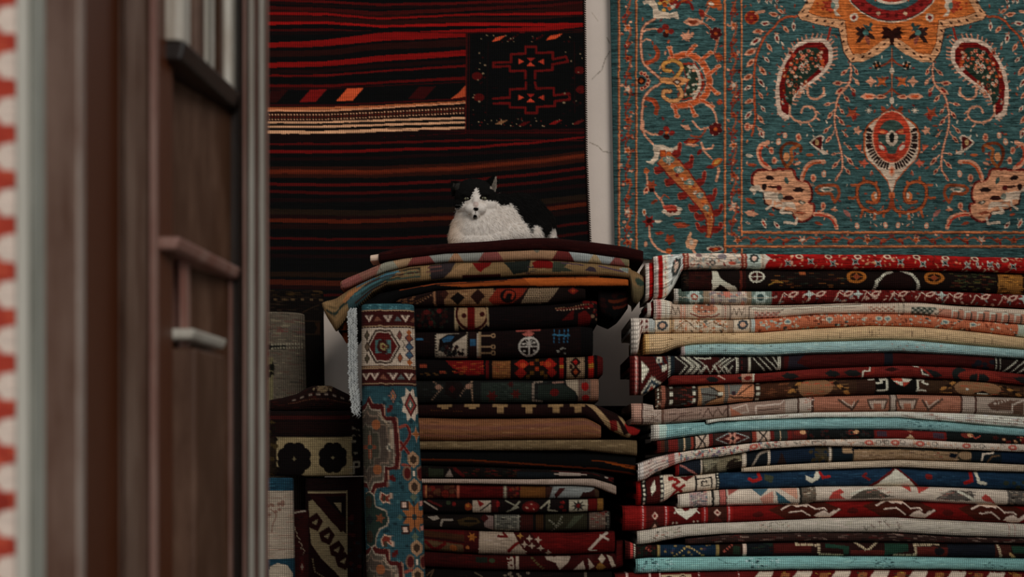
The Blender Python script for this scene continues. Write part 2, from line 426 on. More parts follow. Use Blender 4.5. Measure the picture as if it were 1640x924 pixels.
# ================================================================ teal carpet on the wall
def paint_teal():
    TE, DK, OR, RU, PK, IV, RD, GR, TA = '35585e', '1c2b2c', 'a84e20', '8a3d24', 'b98467', 'b3a48f', '7c231c', '24392f', 'b06c42'
    c = Cv(970, -160, 1885, 420, TE, 1.3, g=1.5)
    R = random.Random(4)
    c.scat(970, -160, 1430, 420, ['3a6068', '1f3a40', '466e74', '1a3238', '2a4a4c'], 2600, 2, 7, 8, 5)
    c.scat(1026, -160, 1154, 400, [RU, PK, RD, '9a4a2c', '1f3a40'], 150, 1.6, 3.4, 51, 1); c.scat(1194, -100, 1427, 362, [RU, PK, RD, '9a4a2c', IV], 190, 1.5, 3.2, 52, 1)
    c.scat(994, -160, 1014, 410, ['8a3d24', '7c231c', PK], 130, 1.5, 3, 53, 0); c.scat(1165, -160, 1184, 375, ['8a3d24', '7c231c', PK], 120, 1.5, 3, 54, 0); c.scat(1190, 377, 1427, 392, ['8a3d24', '7c231c', PK], 60, 1.4, 2.6, 55, 0)
    def fl(x, y, r, a='7c231c', b='c9a58a', n=4):       # small blossom with outline
        c.ell(x, y, r * .95, r * .95, b)
        for i in range(n):
            t = i * 6.283 / n + .4; c.ell(x + r * .6 * math.cos(t), y + r * .6 * math.sin(t), r * .42, r * .42, a)
        c.ell(x, y, r * .28, r * .28, OR)
    def lf(x, y, a, L=14, w=6, o=PK, i=RU): c.leaf(x, y, a, L, w, o, i)
    # outer edge & guard lines
    c.T(); c.band(970, 988, '2b4a50')
    for x, w, q in ((991.5, 3.0, TA), (1019, 3.2, TA), (1160.5, 3.4, TA), (1187, 3.4, TA)):
        c.line([(x - 1.6, -160), (x - 1.6, 420)], 1.4, '5e2a1c'); 
        c.line([(x, -160), (x + (8 if x < 1100 else 0) * 0, 420)], w - .8, q)
    # minor borders
    def minor(pts_fn, n, step, seed):
        R = random.Random(seed)
        for i in range(n):
            x, y, t = pts_fn(i)
            k = i % 4
            if k == 0:
                c.star(x, y, 8, PK, 5, .45, t); c.ell(x, y, 3, 3, IV if i % 8 else OR)
            elif k == 2: c.star(x, y, 7, '9a4a28', 5, .5, t + .6); c.ell(x, y, 2.4, 2.4, RD)
            else:
                c.ell(x, y, 3.2, 3.2, '96442a'); c.ell(x - 4, y + 5, 2, 3, RD)
            c.curve([(x + 5, y), (x + 3 * (-1) ** i, y + step * .5), (x - 2, y + step)] if abs(math.sin(t)) < 2 and seed < 5 else [(x, y + 4), (x + step * .5, y - 4), (x + step, y + 3)], 2.6, '7a3423' if i % 2 else '8e4a30')
    minor(lambda i: (1005, -150 + i * 24.5, 0), 24, 24, 1)
    minor(lambda i: (1174, -150 + i * 24, .5), 24, 24, 2)
    # corner clear and lower border lines
    c.rect(1162, 379, 1430, 399, TE)
    c.rect(1187, 371, 1430, 374, TA); c.rect(1187, 374, 1430, 375.5, '5e2a1c')
    c.rect(1160, 393.5, 1430, 396.5, TA); c.rect(1160, 396.5, 1430, 398, '5e2a1c')
    minor(lambda i: (1180 + i * 26, 385, .3), 11, 26, 7)
    c.rect(1189, 369, 1430, 371, TE)
    # main border: repeat every 246 px
    for oy in (-236, 0):
        c.T(970, oy, 4.62)
        V = [(360, 150), (290, 195), (262, 260), (262, 400), (290, 490), (410, 605), (330, 670), (280, 740), (268, 830), (262, 960)]
        c.curve(V, 4.6, '7a3a24'); c.curve(V, 3.2, PK)
        c.curve([(270, 245), (320, 225), (400, 225)], 3, PK); c.curve([(268, 315), (300, 300), (330, 305)], 2.4, PK)
        for dx, dy, r, q in ((440, 210, 26, RD), (440, 265, 24, '3c1614'), (400, 235, 22, RD), (480, 240, 22, RD), (450, 240, 14, OR)): c.ell(dx, dy, r, r * .9, q)
        c.curve([(300, 475), (370, 445), (385, 400), (365, 360)], 7, '8c3d22'); c.curve([(310, 472), (360, 440), (378, 400)], 3, 'b04a2a')
        c.curve([(300, 738), (350, 750), (375, 790), (370, 845)], 7, '8c3d22'); c.curve([(310, 742), (345, 760), (365, 800)], 3, 'b04a2a')
        # half rosette on the guard line
        for i in range(7):
            t = -1.5 + i * .5; c.ell(262 + 52 * math.cos(t), 605 + 58 * math.sin(t), 15, 15, PK); c.ell(262 + 50 * math.cos(t), 605 + 56 * math.sin(t), 10, 10, RD)
        c.ell(262, 605, 30, 30, '2a1512'); c.ell(262, 605, 14, 14, OR)
        # palmette
        out = [(480, 440), (600, 410), (690, 450), (740, 520), (765, 600), (745, 690), (700, 740), (600, 780), (500, 790)]
        o = c.curve(out, 11, PK); c.curve(out, 8.2, 'b4532b')
        for (x, y), (x2, y2) in (((490, 430), (470, 360)), ((600, 410), (655, 345)), ((700, 455), (775, 395)), ((755, 560), (830, 500)), ((760, 640), (825, 700)), ((620, 785), (660, 860)), ((505, 790), (525, 865)), ((700, 745), (780, 790))):
            c.line([(x, y), (x2, y2)], 6.4, PK); c.line([(x, y), (x2, y2)], 4.2, 'b4502a'); c.ell(x2, y2, 24, 15, PK); c.ell(x2, y2, 16, 8, OR)
        c.poly([(560, 470), (660, 470), (720, 560), (730, 640), (680, 730), (560, 750), (600, 600)], '8c2f1e')
        c.poly([(570, 490), (640, 490), (690, 560), (695, 640), (650, 720), (570, 740), (610, 610)], '2c3f33')
        c.scat(575, 490, 680, 730, [IV, '8fa08a', PK], 26, 7, 14, 9)
        c.curve([(650, 490), (690, 560), (690, 650), (650, 730)], 4.4, IV); c.line([(690, 600), (735, 600)], 2, IV); c.line([(680, 530), (720, 510)], 2, IV); c.line([(680, 680), (730, 690)], 2, IV)
        for sg in (1, -1):
            cv = [(410, 605 + 5 * sg), (480, 605 + 5 * sg), (540, 605 - 50 * sg if sg > 0 else 655), (560, 605 - 110 * sg), (500, 605 - 150 * sg), (430, 605 - 125 * sg), (430, 605 - 80 * sg), (475, 605 - 75 * sg)]
            c.curve(cv, 7.2, '6a3a20'); c.curve(cv, 5.2, 'b5813f' if sg > 0 else 'b58150')
        c.poly([(410, 590), (560, 575), (620, 600), (560, 640), (410, 620)], 'b37a4a'); c.gem(525, 612, 38, 26, '5a3020', IV)
        # upper palmette bits
        c.curve([(640, 250), (600, 300), (560, 270)], 4, PK); c.star(600, 275, 50, PK, 5, .4)
        for (a, b) in (((700, 170), (760, 60)), ((640, 160), (740, 190)), ((740, 190), (800, 250)), ((830, 290), (800, 400)), ((720, 110), (800, 150))):
            c.line([a, b], 3.4, PK); c.line([a, b], 1.6, RU)
        c.leaf(570, 170, 0, 150, 60, PK, RU); c.leaf(690, 70, 1.1, 80, 40, '8a3322', RD)
        fl(810, 255, 46, '5c1a18', IV, 6); fl(835, 450, 20); c.leaf(800, 400, .7, 90, 46, '96442a', OR); fl(840, 765, 22, 'a0452a', RD)
        c.curve([(740, 780), (800, 830), (820, 920)], 3.2, PK)
        c.curve([(640, 900), (700, 960), (820, 930)], 3, PK)
        # deer
        for yo, xo, fx in ((0, 0, 1),):
            c.poly([(275, 20), (310, 10), (330, -10), (375, 30), (390, 90), (480, 105), (530, 90), (540, 150), (500, 140), (380, 150), (350, 140), (345, 70), (310, 35), (280, 45)], 'b9a993')
        c.scat(390, 5, 520, 90, [OR, 'b98a40', IV, RD], 22, 10, 20, 5); c.curve([(520, 60), (560, 20), (620, 30), (640, 70)], 5, RD); c.curve([(560, 20), (600, 0), (630, 10)], 3, OR)
        c.ell(800, 30, 50, 36, OR); c.ell(780, 35, 20, 14, IV); c.ell(840, 60, 20, 30, 'a0522c')
    # tail piece bottom left: deer + long serrated leaf
    c.T(970, 200, 4.4)
    c.rect(262 , 40, 820, 920, TE)
    c.scat(262, 60, 820, 900, ['3a6068', '29474d', '24404a'], 160, 6, 18, 18, 5)
    c.curve([(262, -20), (270, 70), (330, 140)], 3.2, PK); c.curve([(255, 40), (320, 70), (380, 72)], 3.4, PK)
    for dx, dy, r, q in ((425, 35, 22, RD), (425, 90, 22, '3c1614'), (385, 65, 20, RD), (462, 62, 20, RD), (425, 62, 13, OR)): c.ell(dx, dy, r, r * .9, q)
    c.poly([(520, 5), (580, 10), (600, 50), (560, 40)], PK); fl(770, 35, 48, '5c1a18', IV, 6)
    c.leaf(540, 130, -.15, 130, 40, RD, OR); c.leaf(550, 145, .05, 110, 20, PK); c.line([(670, 130), (690, 190), (740, 240)], 3.2, PK); c.curve([(690, 180), (740, 170), (755, 145)], 3, PK); c.leaf(740, 285, -.4, 90, 50, OR, 'b98a40'); c.leaf(700, 305, -.1, 70, 24, RD); c.line([(790, 310), (790, 350), (775, 400)], 4, PK)
    c.curve([(600, 80), (660, 90), (700, 40)], 3, RU); c.leaf(640, 220, -.9, 60, 26, RD)
    c.poly([(330, 145), (400, 150), (470, 170), (515, 140), (522, 175), (470, 205), (380, 190), (365, 250), (330, 285), (275, 265), (310, 262), (340, 220)], 'b9a993')
    sp = [(400, 230), (470, 300), (560, 400), (650, 510), (710, 600), (735, 680), (720, 800)]
    wd = [52, 60, 54, 44, 34, 22, 10]
    def side(k, e=0):
        o = []
        for i in range(len(sp)):
            a = sp[max(i - 1, 0)]; b = sp[min(i + 1, len(sp) - 1)]; dx, dy = b[0] - a[0], b[1] - a[1]; L = math.hypot(dx, dy)
            o.append((sp[i][0] - dy / L * (wd[i] + e) * k, sp[i][1] + dx / L * (wd[i] + e) * k))
        return o
    for k in (1, -1):
        pts = side(k, 8)
        for i in range(len(sp) - 1):
            (x, y), (x2, y2) = pts[i], pts[i + 1]; mx_, my_ = (x + x2) / 2, (y + y2) / 2
            nx, ny = mx_ - (sp[i][0] + sp[i + 1][0]) / 2, my_ - (sp[i][1] + sp[i + 1][1]) / 2; L = math.hypot(nx, ny)
            q = [(mx_, my_), (mx_ + nx / L * 45, my_ + ny / L * 45), (mx_ + nx / L * 75 + 15 * k, my_ + ny / L * 62 - 35)]
            c.curve(q, 6.6, 'b0563a'); c.curve(q, 5, RD); c.ell(mx_ + nx / L * 20, my_ + ny / L * 20, 32, 26, RD)
    c.poly(side(1, 10) + side(-1, 10)[::-1], RD); c.poly(side(1) + side(-1)[::-1], '9c5c34'); c.scat(400, 230, 740, 700, ['7c231c'], 0, 1, 2, 3)
    for i in range(26):
        f_ = i / 25 * 5.2; j = int(f_); t_ = f_ - j; x_ = sp[j][0] + (sp[j + 1][0] - sp[j][0]) * t_; y_ = sp[j][1] + (sp[j + 1][1] - sp[j][1]) * t_; r_ = wd[j] * .75
        c.star(x_ + R.uniform(-.4, .4) * r_, y_ + R.uniform(-.3, .3) * r_, r_ * .5, ('5c7470', 'b07c3c', '7c231c', IV, 'a8522a')[i % 5], 5, .5, i)
    for i, (x, y) in enumerate(((440, 250), (510, 320), (590, 410), (660, 500), (705, 590))):
        c.ell(x, y, 42 - 5 * i, 26 - 2 * i, '5c7470'); c.star(x, y, 30 - 4 * i, IV, 6, .4); c.ell(x + 30, y + 45, 30 - 3 * i, 12, 'b5602c')
    c.line([(735, 640), (728, 740)], 2, OR)
    c.rect(380, 185, 420, 235, '8a3a20'); c.rect(386, 190, 414, 230, OR); c.rect(425, 192, 460, 215, OR)
    # lower left sprigs
    c.curve([(285, 330), (295, 430), (310, 470)], 3, PK); c.ell(283, 330, 20, 20, 'a0522c'); c.leaf(265, 495, -1.0, 70, 34, PK, RD); c.rect(305, 440, 345, 480, RD); c.star(320, 430, 44, RU, 6, .5); c.rect(308, 450, 336, 478, '2a1010')
    c.curve([(345, 485), (390, 540), (410, 590)], 3.2, PK); c.curve([(380, 540), (410, 500), (445, 520)], 2, '9a4a2c'); c.leaf(315, 560, -.5, 60, 22, RU)
    c.leaf(390, 620, -.15, 155, 74, IV, RD); c.ell(450, 588, 50, 20, 'a84030'); c.zig(400, 520, 620, 632, 14, 1.2, IV)
    c.ell(270, 620, 14, 24, IV); c.ell(270, 620, 8, 15, OR)
    c.star(305, 685, 52, RD, 6, .5); c.ell(305, 680, 20, 18, '3a1412'); c.leaf(340, 685, 0, 60, 22, IV)
    c.curve([(305, 720), (315, 810), (380, 890), (450, 905)], 3.2, PK); c.ell(440, 890, 24, 18, OR); c.ell(280, 845, 12, 20, PK)
    c.leaf(470, 705, .08, 125, 40, RU, 'a0452c'); c.leaf(340, 770, -.05, 70, 24, RU, RD); c.leaf(480, 660, 0, 50, 12, RD)
    c.star(450, 810, 44, RU, 5, .6, .4); c.poly([(560, 830), (590, 760), (600, 755), (600, 800), (650, 820), (640, 840), (625, 875), (590, 885), (565, 865)], 'b78a68'); c.ell(600, 830, 14, 20, IV); c.line([(610, 885), (640, 924)], 3, PK)
    c.ell(765, 878, 60, 22, IV); c.ell(765, 880, 48, 15, RD); c.ell(765, 880, 20, 8, OR)
    # ---------------- inner field
    c.T(1190, 0, 4.62)
    c.ell(60, 140, 52, 50, OR); fl(58, 140, 46, RD, OR, 5); c.line([(90, 110), (150, 90)], 4, PK)
    for x in (110, 170, 200, 245): c.leaf(x, -20, 1.5, 60, 22, IV, RD)
    br = [(400, 128), (290, 145), (210, 225), (150, 290), (95, 430), (80, 560), (80, 780), (85, 880), (60, 1010)]
    c.curve(br, 3.8, '6a2a1c'); c.curve(br, 2.8, 'a34c2b')
    for x, y, a, L, cc in ((260, 120, 3.3, 80, PK), (200, 180, 3.1, 80, IV), (150, 240, 3.05, 90, PK), (130, 290, 2.6, 100, IV), (100, 370, 2.7, 110, PK), (370, 170, 1.6, 70, IV), (290, 200, .9, 70, PK), (235, 255, 1.3, 80, IV), (170, 330, 1.0, 70, PK), (150, 430, .8, 60, IV), (80, 440, 2.3, 90, PK), (110, 500, .8, 90, PK), (75, 560, 2.7, 90, PK), (105, 590, .9, 80, IV), (60, 640, 2.6, 70, IV), (110, 690, 1., 60, PK), (75, 740, 2.7, 80, PK), (120, 790, .8, 60, IV), (60, 830, 2.3, 80, IV), (100, 860, .9, 80, PK), (300, 105, 3.6, 60, PK), (100, 950, .8, 80, PK), (70, 930, 2.5, 70, PK)):
        c.line([(x, y), (x - 14 * math.cos(a), y - 14 * math.sin(a))], 1.6, RU); c.leaf(x, y, a, L, L * .42, cc, RU if cc == PK else RD)
    # paisley
    def pais(e):
        b = [(320, 880), (262, 830), (250, 650), (300, 480), (380, 360), (480, 310), (590, 310), (640, 370), (640, 460), (580, 550), (470, 630), (380, 700), (335, 780), (325, 850)]
        cx_, cy_ = 430, 520
        return [(x + (cx_ - x) * e, y + (cy_ - y) * e * .8) for x, y in b]
    pp = pais(0)
    for i in range(46):
        f = i / 46 * len(pp); j = int(f) % len(pp); k = (j + 1) % len(pp); t = f - int(f)
        x = pp[j][0] + (pp[k][0] - pp[j][0]) * t; y = pp[j][1] + (pp[k][1] - pp[j][1]) * t
        dx, dy = pp[k][0] - pp[j][0], pp[k][1] - pp[j][1]; L = math.hypot(dx, dy) or 1
        nx, ny = -dy / L, dx / L
        if (x + nx * 10 - 430) ** 2 + (y + ny * 10 - 520) ** 2 < (x - 430) ** 2 + (y - 520) ** 2: nx, ny = -nx, -ny
        c.line([(x, y), (x + nx * 40 + 10, y + ny * 40 - 12)], 2.4, 'b07c62')
    c.curve(pp + [pp[0]], 6.0, 'b8a490'); c.poly(pp, 'b8a490'); c.poly(pais(.06), '6e1518'); c.poly(pais(.10), '701418'); c.poly(pais(.3), GR)
    c.scat(340, 380, 590, 520, [OR, PK, 'b0402a', '1f3028', IV], 60, 8, 18, 12, 4); c.scat(290, 520, 470, 700, [OR, PK, IV, '1f3028', '96442a'], 46, 8, 16, 13, 4); c.scat(280, 690, 320, 800, [RD, '5c7470', PK], 10, 6, 10, 14)
    c.curve([(335, 790), (350, 870), (420, 910), (500, 900), (535, 850), (500, 800), (440, 800), (425, 840)], 3.2, PK)
    c.curve([(470, 640), (480, 720), (540, 740), (590, 700), (590, 660)], 3.6, PK)
    for x, y in ((400, 910), (480, 925), (540, 880), (540, 830), (470, 790)): c.line([(x, y), (x + 20, y + 20)], 2.2, PK)
    # dangling sprig under star tip
    b2 = [(790, 480), (795, 560), (770, 640), (710, 710), (680, 800), (675, 900), (690, 1010), (720, 1100), (745, 1180), (740, 1260), (745, 1330)]
    b2 = [(790, 480), (795, 560), (770, 640), (710, 710), (680, 800), (678, 900), (690, 1000), (712, 1090), (735, 1180), (740, 1270), (700, 1310)]
    b2 = [(790, 480), (795, 560), (770, 640), (705, 715), (680, 800), (672, 900), (680, 970), (705, 1060), (725, 1150), (728, 1250), (690, 1320)]
    c.curve(b2, 3.6, '6a2a1c'); c.curve(b2, 2.6, PK)
    for x, y, a, L in ((820, 510, 1.1, 80), (770, 520, 2.4, 90), (820, 590, .9, 70), (740, 620, 3.1, 110), (790, 650, .8, 70), (750, 650, 2.5, 120), (740, 710, .9, 90), (650, 770, 2.9, 80), (710, 810, .9, 70), (660, 830, 2.2, 90), (700, 880, .9, 90), (630, 950, 2.4, 80), (740, 990, .8, 60), (650, 1010, 2.3, 90), (760, 1080, .7, 70), (690, 1140, 2.9, 60), (760, 1170, .8, 100), (700, 1200, 2.3, 90), (750, 1250, .9, 80), (700, 1310, 2.2, 60)):
        c.line([(x, y), (x - 25 * math.cos(a), y - 25 * math.sin(a))], 1.6, PK); c.leaf(x, y, a, L * .8, L * .3, PK, RD)
    # centre stem below star
    c.line([(1097, 370), (1097, 880)], 3.4, '6a2a1c'); c.line([(1097, 370), (1097, 880)], 2.2, 'b0704a')
    for y in (470, 690, 820): c.curve([(1097, y - 30), (1060, y + 5), (1020, y + 25)], 3, RU)
    c.ell(1097, 530, 20, 22, IV); c.ell(1097, 750, 20, 26, IV)
    fl(985, 490, 32, '1b2422', IV, 4); c.star(940, 610, 44, PK, 4, .5, .0); c.star(1020, 610, 52, 'a8562c', 4, .4, .8); c.leaf(860, 720, 0, 130, 46, PK, 'b0502c'); c.leaf(970, 722, .02, 90, 34, PK, RU)
    c.star(925, 825, 30, IV, 8, .3); c.star(805, 845, 60, '96442a', 5, .4, .2); c.star(820, 870, 30, RD, 5, .4); c.leaf(1010, 790, .9, 70, 30, RU)
    c.leaf(825, 600, .9, 50, 26, PK); c.leaf(800, 680, 1, 50, 24, RD)
    # star medallion
    st = [(400, 120), (520, -60), (430, -330), (690, -330), (830, -520), (1097, -400), (1097, 330), (1010, 400), (880, 465), (790, 465), (740, 390), (705, 215), (560, 190), (420, 150)]
    c.poly([(x - 6, y + 4) for x, y in st], '46201a'); c.poly(st, 'b98a63')
    def shrink(k): return [(x + (1097 - x) * k, y + (-100 - y) * k) for x, y in st[:-8]] + [(1097, 245), (1030, 320), (900, 395), (830, 400), (790, 330), (755, 160), (580, 125), (490, 95)]
    inn = [(480, 95), (570, -60), (480, -270), (720, -280), (860, -440), (1097, -320), (1097, 275), (1020, 310), (900, 400), (810, 405), (770, 330), (750, 155), (560, 130), (480, 100)]
    c.poly([(x - 4, y + 4) for x, y in inn], '46201a'); c.poly(inn, 'b0602c')
    c.scat(560, -100, 1097, 380, ['b0602c', '9a4622', 'b06a34', '8c3c20'], 220, 8, 20, 30, 5)
    for (x, y) in ((440, 90), (470, 30), (470, 130), (540, 160), (600, 165), (660, 180), (730, 185), (725, 240), (735, 320), (760, 380), (810, 440), (880, 430), (930, 405), (985, 370), (1040, 335), (1090, 335)):
        c.leaf(x - 14, y + 8, -.6, 34, 15, '3c1f1a')
    c.ell(1097, -190, 380, 365, IV); c.ell(1097, -190, 372, 357, '1c2b2c'); c.ell(1097, -190, 365, 350, '86201f'); 
    for i in range(30):
        t = i * .21; c.ell(1097 + 325 * math.cos(t), -190 + 312 * math.sin(t), 15, 15, 'a88c70' if i % 3 == 0 else '5e1414'); 
    c.ell(1097, -190, 285, 276, '32545b'); c.ell(1097, -190, 235, 232, IV); c.ell(1097, -190, 215, 214, 'a83524'); c.scat(960, -190, 1097, 15, [OR, IV, '1c2b2c'], 26, 8, 16, 31, 4)
    c.ros(815, 135, 32, IV, '7c231c'); c.poly([(640, 0), (700, 0), (705, 60), (680, 90), (715, 125), (680, 125), (665, 95), (675, 50)], IV); c.poly([(600, 20), (650, 10), (665, 80), (640, 110), (600, 60)], '9c3c24'); c.ell(660, 50, 16, 26, '5c7470'); c.scat(540, 20, 620, 90, ['8a2a1c', OR], 10, 8, 14, 32)
    for a, L in ((3.6, 90), (3.0, 80), (2.3, 110), (1.3, 100), (.6, 90), (-.9, 60), (-2.2, 50)):
        c.leaf(900, 250, a, L, 32, '33201c' if a != 1.3 else '8a4a3a')
    c.ell(900, 250, 22, 22, '3d6a6a'); c.leaf(880, 190, .6, 90, 26, '2c4648'); c.leaf(950, 170, 2.0, 60, 24, '2c4648')
    for a in (3.7, 3.2, 2.7, -.6, 1.57): c.leaf(1097, 255, a, 90, 40, '33140f')
    c.ell(1090, 265, 34, 34, '33140f')
    c.line([(640, 220), (620, 300)], 3.6, '8c2a1c')
    # --- lower field
    c.T(1190, 200, 4.4)
    dr = [(1045, -70), (940, -50), (870, 0), (840, 60), (840, 180), (860, 240), (930, 310), (1010, 400), (1035, 480), (1045, 500)]
    c.poly(dr + [(1045, -70)], '5a2618'); c.poly([(x + (1045 - x) * .03, y + 3) for x, y in dr], 'a65a34'); c.poly([(x + (1045 - x) * .07 + 3, y + 8 - (12 if y > 300 else 0)) for x, y in dr] + [(1045, -55)], IV)
    for i in range(15):
        t = 1.75 + i * .12; c.line([(1040 + 135 * math.cos(t), 105 + 175 * math.sin(t)), (1040 + 168 * math.cos(t) * 1.03, 105 + 205 * math.sin(t) * 1.03)], 3.4, '2b1c1a')
    for y in (40, 95, 150): c.ell(880, y, 20, 15, '2b1c1a')
    c.ell(1045, 90, 142, 185, 'b08a70'); c.ell(1045, 90, 134, 176, 'a83c26'); c.ell(1040, 90, 95, 120, '37504c'); c.ell(1045, 100, 45, 55, IV); c.ell(1045, 95, 22, 40, '1c2020'); c.leaf(930, 50, .1, 90, 40, 'a83424', 'c06a40'); c.leaf(930, 130, .7, 110, 46, 'a83424', IV); c.ell(1045, 240, 60, 28, 'a83c26'); c.ell(1045, 240, 20, 16, '56705c'); c.leaf(1000, 210, .6, 80, 30, '8a2a1c')
    c.leaf(1045, 290, 1.57, 80, 50, PK, 'b0502c')
    # spiral feet
    sp2 = [(1050, 490), (1020, 600), (930, 620), (840, 590), (800, 510), (810, 430), (870, 405), (930, 430), (955, 500), (930, 550), (870, 545)]
    c.curve(sp2, 6.0, '4a2216'); c.curve(sp2, 4.2, '9c4f2b'); c.ell(920, 510, 22, 34, 'b5683a'); c.ell(930, 505, 10, 22, IV)
    for a, b in (((810, 430), (760, 425)), ((795, 515), (740, 520)), ((840, 600), (825, 650)), ((925, 625), (920, 665)), ((985, 610), (985, 650)), ((850, 410), (845, 375)), ((930, 420), (935, 405))): c.line([a, b], 4, '9c4f2b')
    c.rect(1020, 480, 1060, 520, 'a65a34'); c.line([(1050, 500), (1030, 590)], 6, '8a3f24')
    c.line([(850, 285), (820, 262)], 4, RU); c.star(850, 275, 34, 'a8503a', 4, .5); c.poly([(780, 150), (830, 140), (825, 190)], 'b0563a'); c.star(800, 45, 36, PK, 5, .5)
    # cloud cartouche with horse
    cl = [(60, 420), (65, 360), (110, 325), (200, 320), (340, 320), (370, 380), (400, 400), (450, 410), (475, 450), (480, 520), (460, 555), (495, 570), (490, 640), (440, 680), (390, 685), (350, 640), (340, 620), (240, 600), (150, 560), (140, 480), (80, 450)]
    c.poly([(270 + (x - 270) * 1.05, 500 + (y - 500) * 1.05) for x, y in cl], '3a1412'); c.curve([(x - 2, y - 2) for x, y in cl[:16]], 3.6, '7c2420'); c.poly(cl, 'b58463')
    c.scat(90, 340, 470, 600, ['bd9070', 'a97a5a'], 60, 8, 20, 22, 5); c.line(cl + [cl[0]], 2.6, '3a1412'); c.curve([(x * .97 + 8, y * .97 + 15) for x, y in cl[:16]], 1.6, '8c3a2c')
    c.poly([(40, 460), (60, 435), (110, 430), (130, 460), (150, 470), (240, 480), (250, 530), (280, 570), (370, 600), (360, 560), (340, 545), (230, 545), (215, 530), (210, 570), (160, 610), (150, 595), (195, 565), (200, 530), (150, 530), (140, 480), (90, 470), (75, 500), (60, 480)], IV)
    c.line([(230, 575), (290, 570), (260, 620), (330, 625)], 4.4, IV); c.line([(290, 690), (370, 700), (375, 660)], 4, IV)
    c.ell(145, 440, 18, 24, '2a1a18'); c.leaf(160, 440, 0, 110, 18, '3a1a16'); c.ell(258, 510, 20, 24, '6c7468'); c.leaf(270, 520, 0, 90, 36, '3a1a16'); c.leaf(340, 462, 0, 95, 34, '2c1c1a'); c.leaf(150, 375, .1, 70, 36, '2c1c1a'); c.leaf(290, 370, 1.2, 60, 28, '3b5452'); c.leaf(380, 545, .2, 60, 26, '32443c', IV); c.leaf(350, 620, .1, 90, 24, '8a4a32'); c.ell(250, 450, 18, 20, '5a1c1a')
    # scrolls above / around it
    c.curve([(180, 310), (125, 270), (105, 200), (125, 150), (170, 130)], 7, PK); c.curve([(165, 290), (125, 250), (115, 200), (130, 160)], 4, 'a8452c')
    c.curve([(305, 310), (270, 250), (262, 190), (290, 145), (350, 135), (400, 160), (400, 190)], 5, '6a3018'); c.curve([(305, 300), (340, 250), (335, 180), (390, 150)], 5, '8e5028'); c.ell(300, 230, 22, 30, 'b57c50')
    c.curve([(410, 390), (430, 320), (480, 270), (565, 265)], 6.4, PK); c.curve([(420, 375), (440, 320), (485, 280), (540, 270)], 3.4, 'a8502c')
    c.curve([(500, 635), (580, 640), (635, 670), (655, 730)], 6.4, PK); c.curve([(505, 637), (575, 645), (625, 675), (648, 715)], 3.4, 'a8402c')
    c.curve([(640, 550), (670, 500), (660, 440), (600, 430), (530, 440), (510, 465), (540, 490), (610, 490), (630, 530)], 5, '8a4526'); c.leaf(530, 460, 0, 110, 36, IV, '40605c')
    c.poly([(460, 130), (500, 90), (550, 75), (570, 95), (550, 130), (560, 180), (600, 210), (560, 215), (530, 190), (490, 160)], IV); c.poly([(475, 132), (510, 98), (550, 85), (552, 130), (545, 185), (500, 155)], '5a1c1a'); c.ell(515, 130, 14, 22, 'a08458')
    for x, y, r in ((25, 20, 30), (290, 80, 22), (385, 95, 28), (245, 125, 24), (195, 185, 26), (215, 255, 26), (565, 350, 24), (490, 380, 28), (560, 575, 26), (800, 715, 22), (1000, 710, 22)): c.ell(x, y, r * .7, r, PK); c.ell(x, y, r * .38, r * .55, 'a04a34' if r > 24 else IV)
    for x, y, a, L, q in ((10, 220, .1, 60, IV), (25, 285, .1, 70, RU), (435, 218, 0, 60, 'a0522c'), (355, 285, -.3, 55, PK), (10, 520, .5, 90, RU), (5, 620, .2, 100, PK), (130, 660, 1.2, 80, 'a0402c'), (215, 680, 1., 70, RD), (170, 630, .2, 50, RU), (15, 690, .3, 40, RD), (500, 690, .3, 60, RU), (610, 600, .1, 55, 'b07050'), (700, 600, .8, 80, '8a5a50'), (650, 720, 1, 10, RU), (110, 40, 1.1, 70, RD), (30, 110, 2, 30, TA)):
        c.leaf(x, y, a, L, L * .38, IV if q in (RD, 'a0402c') else q, q)
    c.scat(560, 560, 1040, 720, [PK, RU, IV], 16, 6, 13, 41, 1); c.scat(20, 20, 1000, 320, ['9a5a44', PK], 8, 6, 12, 42, 1)
    c.T(); c.warp(.8, 6).mirror(1427).grain(.24, 5, 14, 1).grain(.2, 9, 5, 2).grain(.14, 2)
    return c
teal = hanging('wall_carpet', paint_teal(), lambda y: 977 + y * .019, lambda y: 1877, -150, 416, 6.78, 'pile', wave=.004, th=.012,
               label='large teal blue pile carpet hanging on the wall with orange star medallion and paisleys', seed=2)
teal['category'] = 'carpet'

